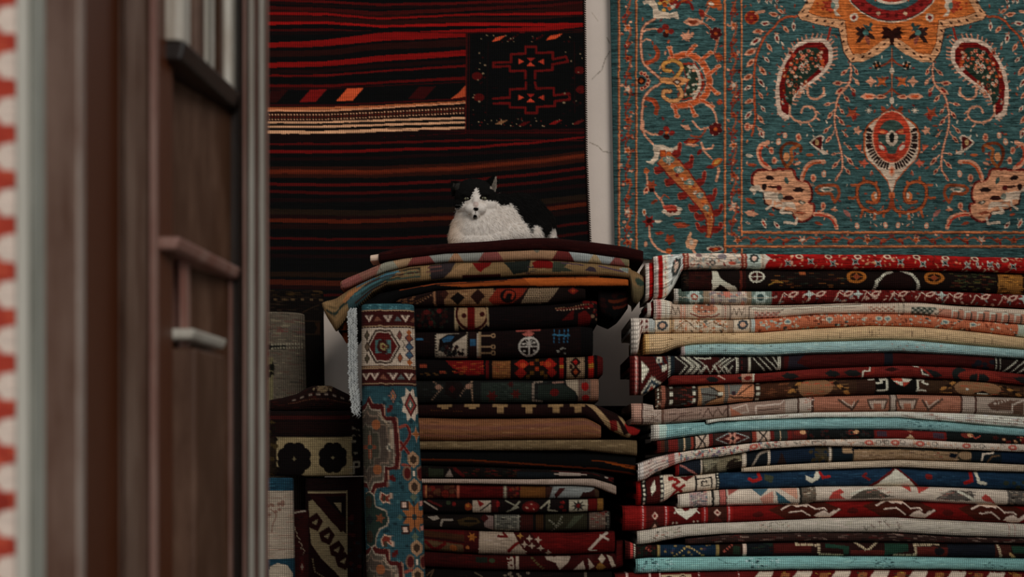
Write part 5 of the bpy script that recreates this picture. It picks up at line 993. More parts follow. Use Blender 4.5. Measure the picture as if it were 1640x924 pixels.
# ================================================================ middle stack
SM = new_stack(); SL = new_stack()
MS = 'folded rugs in the middle stack'
def M_(i, pts, Hn, bg, paint, label, mat='knot', dd=0.0, gr=.14, g=None, res=1.2, **k):
    c = Cv(pts[0][0] - 6, -3, pts[-1][0] + 6, Hn + 4, bg, res, g=g or 1.4)  # lower gain puts the shade on this stack into its colours
    paint(c); c.warp(.6, i).grain(gr, i + 1)
    k.setdefault('sk', 6)
    return folded_rug('folded_rug', c, pts, Hn, 6.03 + dd, mat, label=label, group=MS, seed=i, stack=SM, **k)
DKG = 1.9
m1 = M_(41, [(606, 404, 418), (630, 398, 415), (656, 394, 412), (714, 389, 405), (780, 385, 402.5), (830, 381, 400), (858, 379, 399), (890, 379, 400), (936, 384.5, 404.5), (994, 392, 412.5), (1031, 400, 418.5)], 20, '2e0b0a', lambda c: c.scat(600, 0, 1040, 20, ['34100c', '260908', '3a1410'], 120, 2, 8, 3, 5),
   'plain maroon flat-woven rug on which the cat rests', mat='flat', endr=5, dd=.004, back=.60)
tg = Cv(-100, -100, 1100, 1000, 'a09080', .2)
t1 = folded_rug('cloth_tag', tg, [(593, 408.5, 418.5), (608, 406, 417)], 12, 6.05, 'flat', back=.12, sk=1, endr=2); t1.parent = m1; t1['label'] = 'small cream corner tag'
def q2(c):
    P = [(544, 578, '7c4a44'), (578, 606, '7a5548'), (606, 634, '77786a'), (634, 656, '8a7256'), (656, 692, '703a38'), (692, 722, '757a74'), (722, 738, '8a6a50'), (738, 770, '767a74'), (770, 802, '78433e'), (802, 888, '86694f'), (888, 916, '602530'), (916, 946, '7e8684'), (946, 960, '8a7a5c'), (960, 980, '7e8684'), (980, 998, '74404e'), (998, 1008, '6a6248')]
    for i, (a, b, q) in enumerate(P):
        s = 7 if i % 2 else -7; c.poly([(a - s, -3), (b + s, -3), (b - s, 20), (a + s, 20)], q)
    c.poly([(852, -2), (868, -2), (860, 6)], '5c5a4c'); c.scat(544, 0, 600, 18, ['6a4440', '8a5850'], 20, 2, 5, 3, 5)
    for a, b, q in P[::2]: c.line([(a, 0), (a + 6, 16)], 1, '3c2a20', dash=3)
M_(42, [(545, 450, 463), (556, 444, 461), (576, 436, 452), (597, 427, 443), (617, 419, 435), (656, 411.5, 425), (714, 405, 419), (792, 402.5, 418), (858, 399.5, 415.5), (897, 400.5, 417), (955, 406, 421.5), (1008, 413, 427.5)], 16, '84684e', q2, 'pale pink, grey and tan zigzag kilim arching under the maroon rug', mat='rib', endr=4)
def q3(c):
    c.scat(512, 0, 1040, 28, ['6b5538', '7e6746', '5f5036'], 100, 2, 6, 3, 5)
    c.leaf(548, 9, -.0, 34, 12, '8a5f3c'); c.line([(524, 16), (548, 12), (566, 15)], 3, '24302c'); c.poly([(556, 12), (620, 0), (640, 4), (628, 14), (590, 26), (560, 28)], '2f4a54')
    for y, a, b, q in ((3, 572, 600, '34617a'), (8, 585, 632, '3a2a24'), (12, 566, 610, '36606c'), (17, 580, 640, '24302c'), (6, 610, 640, '34617a'), (22, 570, 620, '3c2a24'), (12, 630, 670, '3c2a24'), (19, 620, 690, '3a4a44'), (5, 640, 690, '4a3a28')): c.line([(a, y), (b, y)], 3, q)
    c.scat(646, 6, 674, 18, ['5c6448', '42493a'], 20, 2, 4, 4, 5); c.line([(646, 6), (672, 6), (674, 18)], 1.6, '24241c'); c.rect(674, 2, 688, 26, '7e6746'); c.poly([(688, 2), (730, 0), (722, 16), (712, 26), (690, 26)], '332c2e'); c.line([(686, 6), (706, 6)], 3, '5a3c40'); c.line([(684, 13), (708, 13)], 3, '5a3c40')
    c.poly([(738, 3), (760, 2), (742, 26), (710, 26)], '856a4a'); c.poly([(756, 2), (788, 0), (784, 8), (776, 12), (770, 18), (764, 14), (760, 8)], '6a1014'); c.rect(740, 22, 802, 30, '3a1014'); c.poly([(806, 2), (850, 0), (846, 22), (822, 24), (816, 14)], '1f2520'); c.scat(836, 10, 856, 24, ['3c2c34', '2c3028'], 10, 2, 4, 5, 5)
    c.poly([(852, 6), (860, 0), (880, 0), (890, 8), (888, 16), (856, 16)], '6a0e14'); c.poly([(886, 2), (912, 2), (904, 12), (920, 20), (884, 22)], '343a2e'); c.line([(900, 4), (934, 6)], 2.6, '4a3a44'); c.poly([(936, 18), (944, 8), (952, 10), (956, 20)], '3a3038'); c.line([(960, 6), (996, 14)], 4, '50404c'); c.line([(994, 8), (1004, 14)], 4, '7c8280'); c.rect(996, 3, 1006, 12, '6a7672')
    c.leaf(1016, 8, .2, 20, 7, '2c4038'); c.poly([(1008, 14), (1040, 14), (1034, 30), (1010, 30)], '5a5038')
M_(43, [(515, 485, 487), (522, 481, 506), (537, 476, 531), (546, 470, 520), (558, 462, 503), (576, 453, 486), (593, 445.5, 470), (617, 436, 457), (656, 426, 452), (714, 419.5, 446), (792, 418, 444), (850, 416, 440), (916, 418, 440), (975, 422.5, 441), (1009.5, 428, 445), (1012.5, 430, 481), (1022, 434, 486), (1032, 441, 472)], 27, '725c3e', q3,
   'khaki kilim with blue, red and violet flame motifs and drooping flared ends', mat='rib', sk=3, endr=8, dd=-.004)
def q4(c):
    c.line([(640, 2.5), (700, 3.5), (792, 5), (850, 3), (960, 1.5)], 1.2, '843c1a')
    c.poly([(700, 7), (792, 7), (870, 3), (1014, 3), (1014, 15.5), (870, 15.5), (792, 14), (740, 13)], '8a431a'); c.poly([(840, 3), (1014, 3), (1014, 15), (850, 15)], '9c5020')
    c.line([(870, 16), (1010, 16)], 2, '1a0a08', dash=3); c.rect(958, 17, 1014, 50, '1c0806')
    c.band(543, 552, '8a4018'); c.band(552, 570, '180a08')
M_(44, [(541, 522, 530), (548, 508, 545), (558, 500, 552), (572, 492, 552), (585, 480, 530), (605, 469, 500), (640, 462, 478), (700, 451, 464), (792, 446, 459.5), (850, 442, 459), (887, 441.5, 459), (955, 441, 458.5), (1007, 443, 458)], 17, '0c0705', q4,
   'black kilim with a bright orange band, folded under the khaki one', mat='flat', sk=3, endr=5, dd=.006)
def q4b(c):
    c.scat(940, 0, 1014, 60, ['1c0a08', '0c0605', '260c0a'], 50, 3, 8, 3); c.line([(978, 18), (1012, 20)], 5, '50200f'); c.line([(984, 27), (1008, 34)], 4, '4c1c10'); c.line([(975, 40), (985, 55)], 4, '0a0605')
tail_ = M_(45, [(960, 461, 497), (968, 461, 503), (985, 461, 510), (1000, 461, 500), (1008, 462, 490)], 45, '120806', q4b, 'dark maroon kilim flap with faded orange stripes hanging at the right end', mat='flat', sk=2, endr=5, dd=.055, back=.4, flap=True)
def q5(c):
    c.scat(630, 0, 940, 28, ['2c1410', '1c0e0a', '38201a'], 80, 2, 6, 3, 5)
    c.scat(634, 4, 664, 22, ['5a3a24', '6a4a30', '2c1008'], 22, 2, 4, 4); c.line([(668, 22), (696, 4)], 3.6, '6a4c34', dash=5); c.line([(662, 18), (684, 8)], 2, '5c3c20', dash=4); c.line([(695, 0), (697, 28)], 4, '7a563c')
    c.band(700, 712, '2c1410'); c.rect(712, 0, 790, 30, '77593c'); c.scat(712, 0, 790, 28, ['8a6c4c', '5c4028', '6c4e34'], 60, 2, 5, 5, 5); c.dia(733, 16, 12, 11, '180c0a'); c.dia(765, 14, 12, 13, '2c140f'); c.dia(712, 8, 7, 10, '3c1c14')
    c.poly([(782, 20), (796, 2), (846, 0), (836, 14), (820, 26), (790, 27)], '762415'); c.ell(814, 14, 13, 11, '170d0b'); c.curve([(808, 16), (812, 8), (822, 10), (820, 18)], 4, '822a18')
    c.poly([(848, 1), (896, 0), (886, 16), (876, 26), (834, 27)], '75644e')
    for x in range(838, 896, 4):
        for y in range(1, 26, 4): c.rect(x + (y % 8) / 2, y, x + 1.6 + (y % 8) / 2, y + 1.8, '3c3026') if (896 - x) * 1.0 > (y * .6) else None
    c.poly([(896, 0), (950, 0), (950, 28), (880, 28)], '1c100c'); c.dia(918, 8, 9, 8, '6a1c14'); c.dia(918, 8, 4, 4, '8c3418')
M_(46, [(634, 470, 484), (645, 466, 488), (665, 463.5, 490), (714, 460.5, 489), (792, 459.5, 488.5), (877, 458.8, 486), (915, 459, 482), (938, 462, 478)], 28, '241310', q5, 'dark brown rug with tan latticed panels and red scrolls under the orange band', dd=-.004)
def q6(c):
    c.scat(640, 0, 960, 40, ['160a0a', '1e0c0c', '100606'], 90, 3, 8, 3, 5); c.scat(668, 4, 716, 34, ['1c241c', '340c0e', '2c1410'], 50, 2, 4, 4, 2); c.ell(683, 9, 5, 4, '4c1414'); c.ell(703, 7, 4, 4, '5c1614'); c.ell(690, 26, 4, 4, '4c1414')
    c.rect(728, 0, 734, 38, '86765a'); c.poly([(730, 2), (780, 2), (782, 26), (770, 36), (740, 36), (730, 22)], '82694c'); c.ell(756, 12, 27, 26, '3a1010', ring=4); c.rect(749, 0, 760, 40, '5c0a10'); c.ell(743, 15, 4, 4, '3c1010'); c.ell(772, 13, 4, 4, '3c1010'); c.line([(780, 0), (782, 30)], 3, '7c6c50')
    c.poly([(900, 28), (912, 18), (920, 12), (918, 28)], '4e0c12'); c.poly([(926, 38), (926, 20), (938, 16), (948, 26), (944, 40)], '560c14'); c.line([(890, 8), (916, 9), (950, 6)], 1.6, '7a5a40', dash=4); c.line([(892, 10), (950, 11)], 2.4, '4a0c10'); c.line([(892, 12), (944, 13)], 1.4, '8a705c', dash=5); c.scat(932, 0, 956, 12, ['5c0c12'], 8, 2, 4, 5); c.scat(948, 14, 958, 34, ['4c0c10', '6c5440'], 8, 1, 3, 6)
M_(47, [(640, 491, 527), (700, 490, 530), (780, 489, 529), (850, 487, 526), (887, 481, 524), (930, 478.5, 521), (957, 480, 518)], 38, '140909', q6, 'near-black rug with cream medallion crossed by a red bar in the middle stack', mat='soft', dd=.006)
def q7(c):
    c.scat(655, 0, 960, 46, ['1a0b0b', '241010', '120808'], 90, 3, 8, 3, 5)
    c.rect(697, 4, 770, 46, '8a8070'); c.poly([(704, 14), (716, 6), (742, 4), (726, 22), (716, 34), (702, 34)], '17100e'); c.poly([(708, 14), (718, 8), (728, 9), (722, 18), (710, 20)], '1e4a70'); c.poly([(742, 4), (752, 3), (720, 26)], '17100e'); c.scat(708, 26, 742, 42, ['3c1414', '1c1614', '24282c'], 30, 2, 4, 4, 4); c.line([(697, 4), (700, 46)], 3, '17100e', dash=5, duty=.6)
    c.bands((748, 752, '17100e'), (752, 764, '24121a'), (766, 770, '7c6c54')); c.rect(753, 14, 762, 26, '1e4a70'); c.line([(748, 2), (748, 46)], 2.4, '6c6250', dash=4)
    for y in (9, 28, 38): c.line([(770, y), (790, y)], 2.4, '7a6248'); c.ell(790, y, 4, 4, '7a6248'); c.ell(790, y, 2, 2, '17100e')
    c.line([(828, 2), (864, 2)], 4, '844038'); c.poly([(836, 8), (848, 3), (856, 8), (852, 12), (840, 12)], '8a4a40'); c.line([(846, 0), (848, 14)], 4, '8c4c44')
    c.ell(847, 29, 17, 16, '8f8c84'); c.ell(847, 29, 14, 13, '1a0d0c'); c.line([(832, 29), (862, 29)], 2, '8f8c84'); c.line([(847, 18), (847, 42)], 2.4, '8f8c84'); c.star(847, 24, 10, '8f8c84', 8, .3); c.dia(847, 16, 5, 3, '8f8c84'); 
    for x, y in ((840, 36), (856, 36), (838, 24), (856, 23)): c.rect(x - 2, y - 1, x + 2, y + 1.6, '8f8c84')
    for x in (888, 896, 904, 910): c.line([(x, 3 + (x % 3)), (x - 1, 24)], 2, '1c5078', dash=6, duty=.7)
    c.line([(886, 12), (912, 14)], 2.4, '1c5a80'); c.scat(892, 32, 908, 42, ['6c6c64'], 7, 1, 2.4, 6); c.line([(668, 14), (676, 14)], 4, '1c5078'); c.bands((930, 960, '0e0807'))
M_(48, [(655, 531, 573), (700, 530, 573), (780, 528, 573), (850, 525, 572), (900, 522, 571), (931, 521.5, 570.5), (950, 524, 568)], 46, '190b0a', q7, 'dark rug with white wheel motif, blue comb marks and ivory panel in middle stack', mat='soft', dd=-.006)
def q8(c):
    c.poly([(714, 2), (774, 0), (775, 24), (748, 24), (726, 14)], '701210'); c.scat(724, 4, 772, 22, ['842418', '5c0c0c', '84401c'], 40, 2, 4, 3, 5); c.bands((775, 777, '140a08'), (778, 783, '5a0e10'), (783, 789, '160a08')); c.rect(789, 2, 818, 30, '704626'); c.scat(789, 2, 818, 30, ['84582c', '7a3a24', '5c3218'], 36, 1.5, 4, 4, 5)
    c.bands((818, 824, '160a08')); c.band(824, 892, '1c0f0a'); c.dia(836, 8, 12, 9, '8c1c10'); c.dia(834, 22, 10, 9, '7c1610'); c.ell(838, 10, 5, 4, 'a03a1c'); c.dia(880, 10, 12, 10, '8c1a10'); c.ell(878, 10, 5, 4, 'a03a1c'); c.dia(884, 22, 8, 8, '7c1610')
    for x, y in ((852, 8), (860, 2), (868, 8), (860, 16), (852, 22), (868, 22), (846, 28), (874, 28)): c.rect(x - 3, y - 3, x + 3, y + 3, '5c3c14' if (x + y) % 4 else '8a2c10')
    c.bands((892, 896, '120a08'), (896, 903, '7e120c'), (903, 908, '120a08')); c.rect(896, 12, 903, 17, '8a5c20'); c.bands((908, 936, '7c6850')); c.dia(922, 8, 9, 8, '241010'); c.dia(922, 8, 4, 4, '8c1410'); c.dia(922, 22, 9, 9, '241010'); c.dia(922, 22, 4, 4, '8a3a1c'); c.rect(912, 12, 917, 18, '30180f')
    c.bands((936, 943, '120a08'), (943, 951, '8c160c'), (951, 957, '120a08'), (957, 970, '4c100e')); c.rect(943, 12, 951, 18, '8a5c20'); c.rect(672, 8, 684, 13, '7c3420'); c.scat(672, 20, 712, 24, ['5c4020'], 8, 1.5, 3, 4, 5); c.rect(704, 18, 714, 22, '7c3420')
M_(49, [(655, 574, 608), (700, 575, 608), (806, 576, 607), (880, 572, 606.5), (936, 567, 605.5), (955, 567, 604), (966, 571, 599)], 31, '130908', q8, 'fiery red and black rug with orange checks and cream diamonds in the middle stack', dd=.002)
def q9(c):
    c.scat(655, 0, 960, 36, ['1e2420', '2a302c', '1a1c18'], 100, 2, 6, 3, 5); c.line([(694, 2), (708, 12), (692, 30)], 3, '6c5848', dash=4); c.ell(702, 11, 5, 4, '7a5c4c'); c.line([(756, 2), (746, 12), (736, 26)], 3, '6c5848', dash=4); c.ell(750, 10, 5, 4, '7a5c4c'); c.line([(755, 2), (757, 34)], 2.6, '7a6450', dash=4, duty=.7)
    c.poly([(714, 2), (736, 2), (744, 14), (730, 30), (712, 22)], '1a1012'); c.dia(724, 14, 6, 6, '3c1014'); c.rect(770, 4, 850, 34, '262e28'); c.scat(772, 6, 846, 30, ['323c34', '1c2420', '2c3630'], 50, 2, 5, 4, 5); c.star(788, 25, 10, '4c1814', 6, .5); c.star(826, 22, 9, '4c1814', 6, .5); c.star(818, 7, 6, '3c1412', 6, .5)
    c.line([(868, 2), (854, 4), (854, 32), (868, 34)], 3.4, '72665a', dash=5, duty=.8); c.poly([(862, 8), (900, 6), (922, 22), (922, 34), (862, 30)], '222a26'); c.ell(888, 20, 7, 6, '5a1416'); c.line([(886, 4), (902, 4)], 3, '74584c'); c.poly([(906, 0), (928, 0), (928, 34), (922, 20), (908, 10)], '857a68'); c.band(926, 946, '5a4a40'); c.scat(926, 0, 946, 36, ['6c5c50', '4c3c34'], 20, 1.5, 3, 5, 5); c.ell(937, 13, 6, 7, '7c1218'); c.ell(938, 31, 6, 5, '7c1218'); c.band(946, 960, '7a5a48')
M_(50, [(655, 609, 646), (806, 608, 646), (880, 608.5, 645), (910, 607, 644), (940, 606, 642.5), (959, 606, 641.5)], 36, '1c1c1a', q9, 'grey-green rug with stepped cream outlines and red dots in the middle stack', dd=-.004)
def q10(c):
    for x in (712, 756, 801, 847, 890, 925): c.rect(x - 12, 0, x + 12, 5, '7a6242'); c.rect(x - 5, 4, x + 6, 15 if x > 770 else 8, '7a6242')
    c.poly([(936, 0), (950, 0), (964, 6), (976, 12), (990, 8), (1000, 20), (1012, 10), (1008, 26), (990, 26), (970, 18), (955, 10)], '867050'); c.poly([(976, 12), (988, 8), (990, 18), (980, 22)], '701c18'); c.poly([(998, 4), (1012, 0), (1026, 8), (1022, 20), (1010, 16)], '7c1816'); c.poly([(990, 2), (1002, 0), (1000, 8)], '867050')
    c.line([(690, 10), (740, 12)], 1.2, '4a2a14', dash=4)
M_(51, [(655, 648, 667), (760, 646, 668), (860, 647, 667.5), (936, 646, 666), (950, 647, 673), (964, 651, 682), (985, 660, 692), (998, 668, 698), (1006, 681, 701), (1018, 683, 699), (1026, 686, 693)], 21, '230e0c', q10, 'maroon rug with cream T-shaped hooks, its right end sliding down', mat='soft', sk=4, endr=4)
def q11(c): c.scat(655, 0, 965, 38, ['78523a', '66442c', '7c5a3e', '5c3c28'], 120, 3, 9, 3, 5); c.line([(655, 14), (800, 17), (960, 8)], 7, '643f36', al=.6); c.line([(655, 28), (800, 30), (960, 22)], 3, '6c4136', al=.6)
M_(52, [(655, 668, 706), (750, 670, 706.5), (806, 670, 704), (936, 668, 703), (955, 671, 702.5), (963, 676, 701)], 37, '704a30', q11, 'dusty pink-brown ribbed kilim in the middle stack', mat='rib', dd=.0, endr=5)
M_(53, [(655, 707, 720), (806, 705, 721.5), (936, 704, 721), (962, 704, 724), (1000, 704, 728), (1020.5, 705, 730)], 18, '5f5038', lambda c: c.scat(655, 0, 1025, 18, ['6a5a40', '544630', '74654a'], 130, 2, 8, 3, 5), 'plain khaki ribbed kilim under the dusty pink-brown one', mat='rib', endr=3, dd=-.008)
def q13(c):
    c.scat(655, 0, 1025, 28, ['0b0a08', '070606', '100d0b'], 60, 4, 9, 3, 5); c.line([(655, 17), (750, 17), (860, 22), (960, 25), (1023, 26)], 2.6, '5c2408'); c.line([(655, 20), (750, 20), (840, 25)], 1.6, '2c1008'); c.line([(948, 12), (1022, 15)], 1.6, '6a2c0a'); c.line([(970, 13), (1022, 19)], 2.4, '7a380e')
M_(54, [(655, 722, 744), (750, 722.5, 746), (860, 722, 750), (960, 725, 754), (1019, 731, 762)], 28, '090807', q13, 'black kilim with thin orange stripes in the middle stack', mat='flat', dd=.012)
def q14(c):
    c.scat(655, 0, 1000, 22, ['1c1008', '3c1210', '1c2018', '101010'], 90, 2, 6, 3, 5); c.poly([(712, 16), (720, 4), (726, 16)], '746a60'); c.rect(686, 4, 710, 18, '262c1e'); c.line([(728, 4), (742, 14)], 5, '4c100f'); c.scat(740, 2, 830, 14, ['4c120f', '120a08', '3c2010'], 34, 2, 5, 4, 5); c.rect(828, 6, 890, 22, '161b22'); c.rect(895, 4, 930, 12, '857a70'); c.rect(888, 7, 940, 10, '857a70'); c.line([(884, 2), (960, 6)], 1.4, '4c1210'); c.scat(968, 4, 984, 12, ['4c100f', '857a70'], 6, 2, 3, 5)
M_(55, [(655, 744.5, 766), (750, 747, 766.5), (855, 751, 767), (950, 755.5, 766), (984, 764, 776)], 18, '160f0c', q14, 'dark patterned rug with small white stepped mark above thin white one in middle stack', dd=.016, mat='soft')
M_(56, [(655, 766.5, 774), (750, 767, 774.5), (855, 767.5, 776.5), (920, 766.5, 777), (950, 766.5, 779), (962, 768, 783), (975, 773, 789), (987, 778.5, 793)], 9, '86786c', lambda c: c.scat(655, 0, 990, 9, ['918377', '786a5e'], 60, 2, 7, 3, 5), 'thin off-white ribbed kilim with drooping right end in the middle stack', mat='rib', sk=4, endr=3, dd=-.006)
def q16(c):
    c.bands((655, 680, '3c100e'), (680, 684, '8c5a38'), (684, 731, '3a120f'), (731, 736, '8a4a38'), (736, 806, '4c0a0c'), (806, 812, '6c6658'), (812, 833, '3c1614'), (833, 874, '5e3a18'), (874, 952, '6c7270'), (952, 962, '3a2a1c')); c.scat(686, 2, 730, 24, ['5a3020', '641c14', '4c2c1c'], 30, 2, 5, 3); c.scat(740, 0, 804, 24, ['560e10', '420808'], 40, 3, 8, 4, 5); c.scat(814, 2, 832, 22, ['5c2c18', '6c1818'], 10, 2, 3, 5); c.line([(680, 0), (680, 26)], 2, '64281c')
    c.line([(809, 0), (809, 26)], 3, '7c7664'); c.poly([(874, 0), (886, 2), (880, 22), (874, 24)], '3a2018'); c.poly([(888, 16), (896, 4), (906, 4), (900, 12), (890, 24)], '3c1616'); c.poly([(928, 24), (934, 12), (946, 10), (952, 4), (954, 26)], '301410'); c.line([(832, 0), (832, 26)], 1.6, '141010'); c.line([(874, 0), (874, 26)], 1.6, '141010')
M_(57, [(655, 775, 799), (750, 775.5, 799.5), (850, 777.5, 799), (920, 778, 798.5), (960, 780, 797.5)], 23, '3c100e', q16, 'rug with plain red, amber and blue-grey blocks in the middle stack', mat='soft', dd=.004)
def q17(c):
    c.scat(655, 0, 970, 26, ['140b0a', '1e1210', '0e0807'], 60, 3, 6, 3, 5); c.line([(680, 4), (700, 18)], 2.6, '7c7468'); c.line([(686, 2), (706, 12)], 4, '4a1210'); c.ell(718, 6, 4, 4, '303824'); c.ell(727, 8, 3, 4, '641414'); c.ell(750, 13, 6, 7, '6a2c14'); c.ell(749, 11, 3, 3, '86501c')
    c.rect(757, 2, 786, 24, '84796a'); c.poly([(764, 0), (776, 8), (768, 14)], '6c1414'); c.line([(786, 6), (770, 20)], 2.4, '181010'); c.bands((788, 798, '3a0e10')); c.ell(797, 8, 3, 6, '6a1418'); c.line([(810, 2), (830, 14), (812, 22)], 2.4, '6c6c5c'); c.line([(832, 4), (820, 18)], 3, '6c6c5c'); c.ell(850, 14, 14, 11, '4c0f12'); c.ell(850, 14, 10, 8, '5f1416'); c.scat(842, 8, 858, 20, ['8a6c5c'], 5, 1, 2, 6)
    c.line([(866, 16), (880, 2), (878, 20), (892, 22)], 2.6, '7c7a68'); c.scat(898, 4, 908, 22, ['5a1014', '7a1c1c'], 6, 2, 4, 7); c.rect(911, 2, 941, 26, '84806f'); c.star(926, 13, 13, '262420', 8, .4); c.ell(926, 13, 3, 4, '5a1014'); c.bands((942, 956, '560c12'), (957, 966, '6a4a20'))
M_(58, [(655, 799.5, 822), (750, 800, 822), (850, 800, 822), (920, 799, 820.5), (968, 798, 818)], 25, '150c0a', q17, 'black rug with cream leaf brackets and a white star block in the middle stack', mat='soft', dd=-.002)
def q18(c):
    c.scat(655, 0, 980, 32, ['1c1410', '261c14', '14100c'], 80, 3, 6, 3, 5); c.poly([(684, 6), (700, 4), (704, 10), (694, 14)], '7c7468'); c.line([(706, 24), (708, 12), (724, 12)], 3.4, '7c7468'); c.poly([(732, 12), (750, 6), (764, 8), (770, 16), (752, 24), (736, 22)], '3a2c16'); c.rect(744, 12, 764, 16, '14100c')
    c.poly([(774, 2), (790, 4), (790, 30), (776, 24)], '6a5a54'); c.dia(776, 8, 7, 8, '3c1014'); c.rect(792, 2, 832, 32, '4c4c44'); c.scat(794, 4, 830, 30, ['7c7a6c', '22201c', '5c5a50'], 40, 1.5, 4, 4, 5); c.line([(794, 4), (794, 32)], 3, '7c7a6c', dash=3); c.line([(830, 4), (830, 32)], 3, '7c7a6c', dash=3); c.bands((834, 854, '38140f'), (854, 859, '14100c'), (859, 870, '3a2412'), (870, 874, '14100c')); c.rect(874, 0, 940, 34, '2c2a1c')
    c.line([(880, 12), (892, 22), (900, 6)], 3, '6c6c5c', dash=4); c.line([(884, 30), (900, 16)], 3, '5c5a4c', dash=4); c.poly([(905, 26), (920, 6), (936, 4), (914, 26)], '3c4030'); c.bands((941, 944, '14100c'), (944, 970, '5a4a40'), (970, 982, '24201c')); c.scat(944, 0, 970, 32, ['6a2420', '746a5c'], 26, 1.5, 3, 5, 5); c.line([(974, 2), (974, 30)], 2.4, '5c5c54', dash=3)
M_(59, [(655, 822.5, 846), (750, 823, 849), (850, 822.5, 852), (920, 821, 851), (978, 818.5, 849)], 31, '1a120e', q18, 'dim olive and brown rug with grey speckled panels in the middle stack', dd=.006)
def q19(c):
    c.poly([(655, 0), (745, 8), (745, 20), (655, 10)], '3a2010'); c.line([(655, 12), (742, 20)], 4, '2a0a0a'); c.poly([(655, 16), (742, 24), (742, 40), (655, 36)], '54402a'); c.curve([(682, 22), (696, 34), (712, 24)], 6, '5c1212'); c.ell(726, 30, 6, 5, '7c4420'); c.bands((744, 768, '3c0c0e')); c.star(756, 10, 8, '7a481c', 6, .5); c.ell(749, 28, 3, 3, '8a5028')
    c.poly([(768, 0), (836, 0), (830, 16), (844, 38), (766, 38)], '857868'); c.scat(770, 2, 830, 36, ['92867a', '786a5c'], 40, 2, 7, 5, 5); c.line([(798, 8), (812, 8), (806, 2)], 4, '5c1416'); c.line([(814, 32), (826, 20), (842, 10)], 5, '620f14'); c.dia(832, 32, 12, 8, '857868'); c.band(846, 990, '560b12'); c.poly([(822, 0), (850, 0), (880, 38), (848, 38), (830, 16)], '3a0c10')
    for x, y in ((833, 6), (848, 10), (862, 12), (852, 22), (866, 26), (878, 34), (840, 20)): c.star(x, y, 6, '84602c' if x % 2 else '8a7c6c', 4, .4)
    c.scat(884, 0, 985, 38, ['4a0810', '620e16'], 70, 3, 8, 6, 5); c.line([(944, 30), (960, 12), (972, 2)], 4.6, '94897c'); c.line([(962, 6), (974, 14)], 3.4, '94897c'); c.line([(946, 32), (954, 32)], 3, '94897c')
M_(60, [(655, 843, 880), (720, 846, 885), (770, 850.5, 888), (850, 853, 889.5), (920, 853.5, 888.5), (985, 851, 885.5)], 38, '4c0c10', q19, 'deep crimson rug with a cream block and small gold flowers in the middle stack', mat='soft', dd=-.006)
def q20(c):
    c.scat(655, 0, 1000, 28, ['400a0c', '300808', '4a0c10'], 90, 3, 8, 3, 5); c.rect(762, 4, 780, 14, '182018'); c.ell(788, 10, 5, 4, '2c3824'); c.poly([(812, 4), (822, 2), (824, 26), (814, 26)], '857a6c'); c.rect(826, 2, 831, 26, '857a6c'); c.scat(812, 2, 824, 26, ['4a0c10'], 6, 2, 3, 4); c.line([(852, 4), (862, 16), (872, 26)], 4, '4c4428', dash=5)
    c.poly([(873, 2), (914, 2), (910, 12), (902, 20), (896, 26), (890, 12), (876, 8)], '857a6c'); c.line([(892, 4), (912, 4)], 3, '857a6c'); c.poly([(918, 26), (934, 10), (938, 26)], '857a6c'); c.bands((942, 950, '3c1210')); c.poly([(942, 6), (952, 20), (944, 26)], '857a6c'); c.dia(962, 22, 8, 10, '6a4a20'); c.dia(964, 8, 6, 8, '8a8070'); c.poly([(972, 2), (980, 6), (986, 22), (980, 24), (976, 12)], '8a8070'); c.band(988, 1010, '480b10')
M_(61, [(655, 882, 908), (720, 886, 910), (770, 889, 913), (850, 890, 915), (920, 889.5, 915), (970, 886.5, 914), (988, 867, 912), (999, 866, 908)], 28, '370a0b', q20, 'dark red rug with white stepped zigzags near the bottom of the middle stack', mat='soft', dd=.006, sk=2, endr=7)
M_(62, [(655, 909, 950), (770, 914, 950), (850, 916, 950), (981, 915, 950)], 38, '130d0b', lambda c: (c.scat(655, 0, 990, 40, ['1c120e', '0d0908', '241812'], 90, 3, 8, 3, 5), c.line([(690, 12), (694, 2), (684, 10)], 2, '4c3c2c'), c.line([(760, 4), (772, 10)], 2, '4c4434'), c.scat(808, 2, 848, 12, ['5c5446'], 8, 2, 4, 4), c.rect(936, 2, 940, 20, '5c5446')),
   'near-black rug at the very bottom of the middle stack', dd=.01)

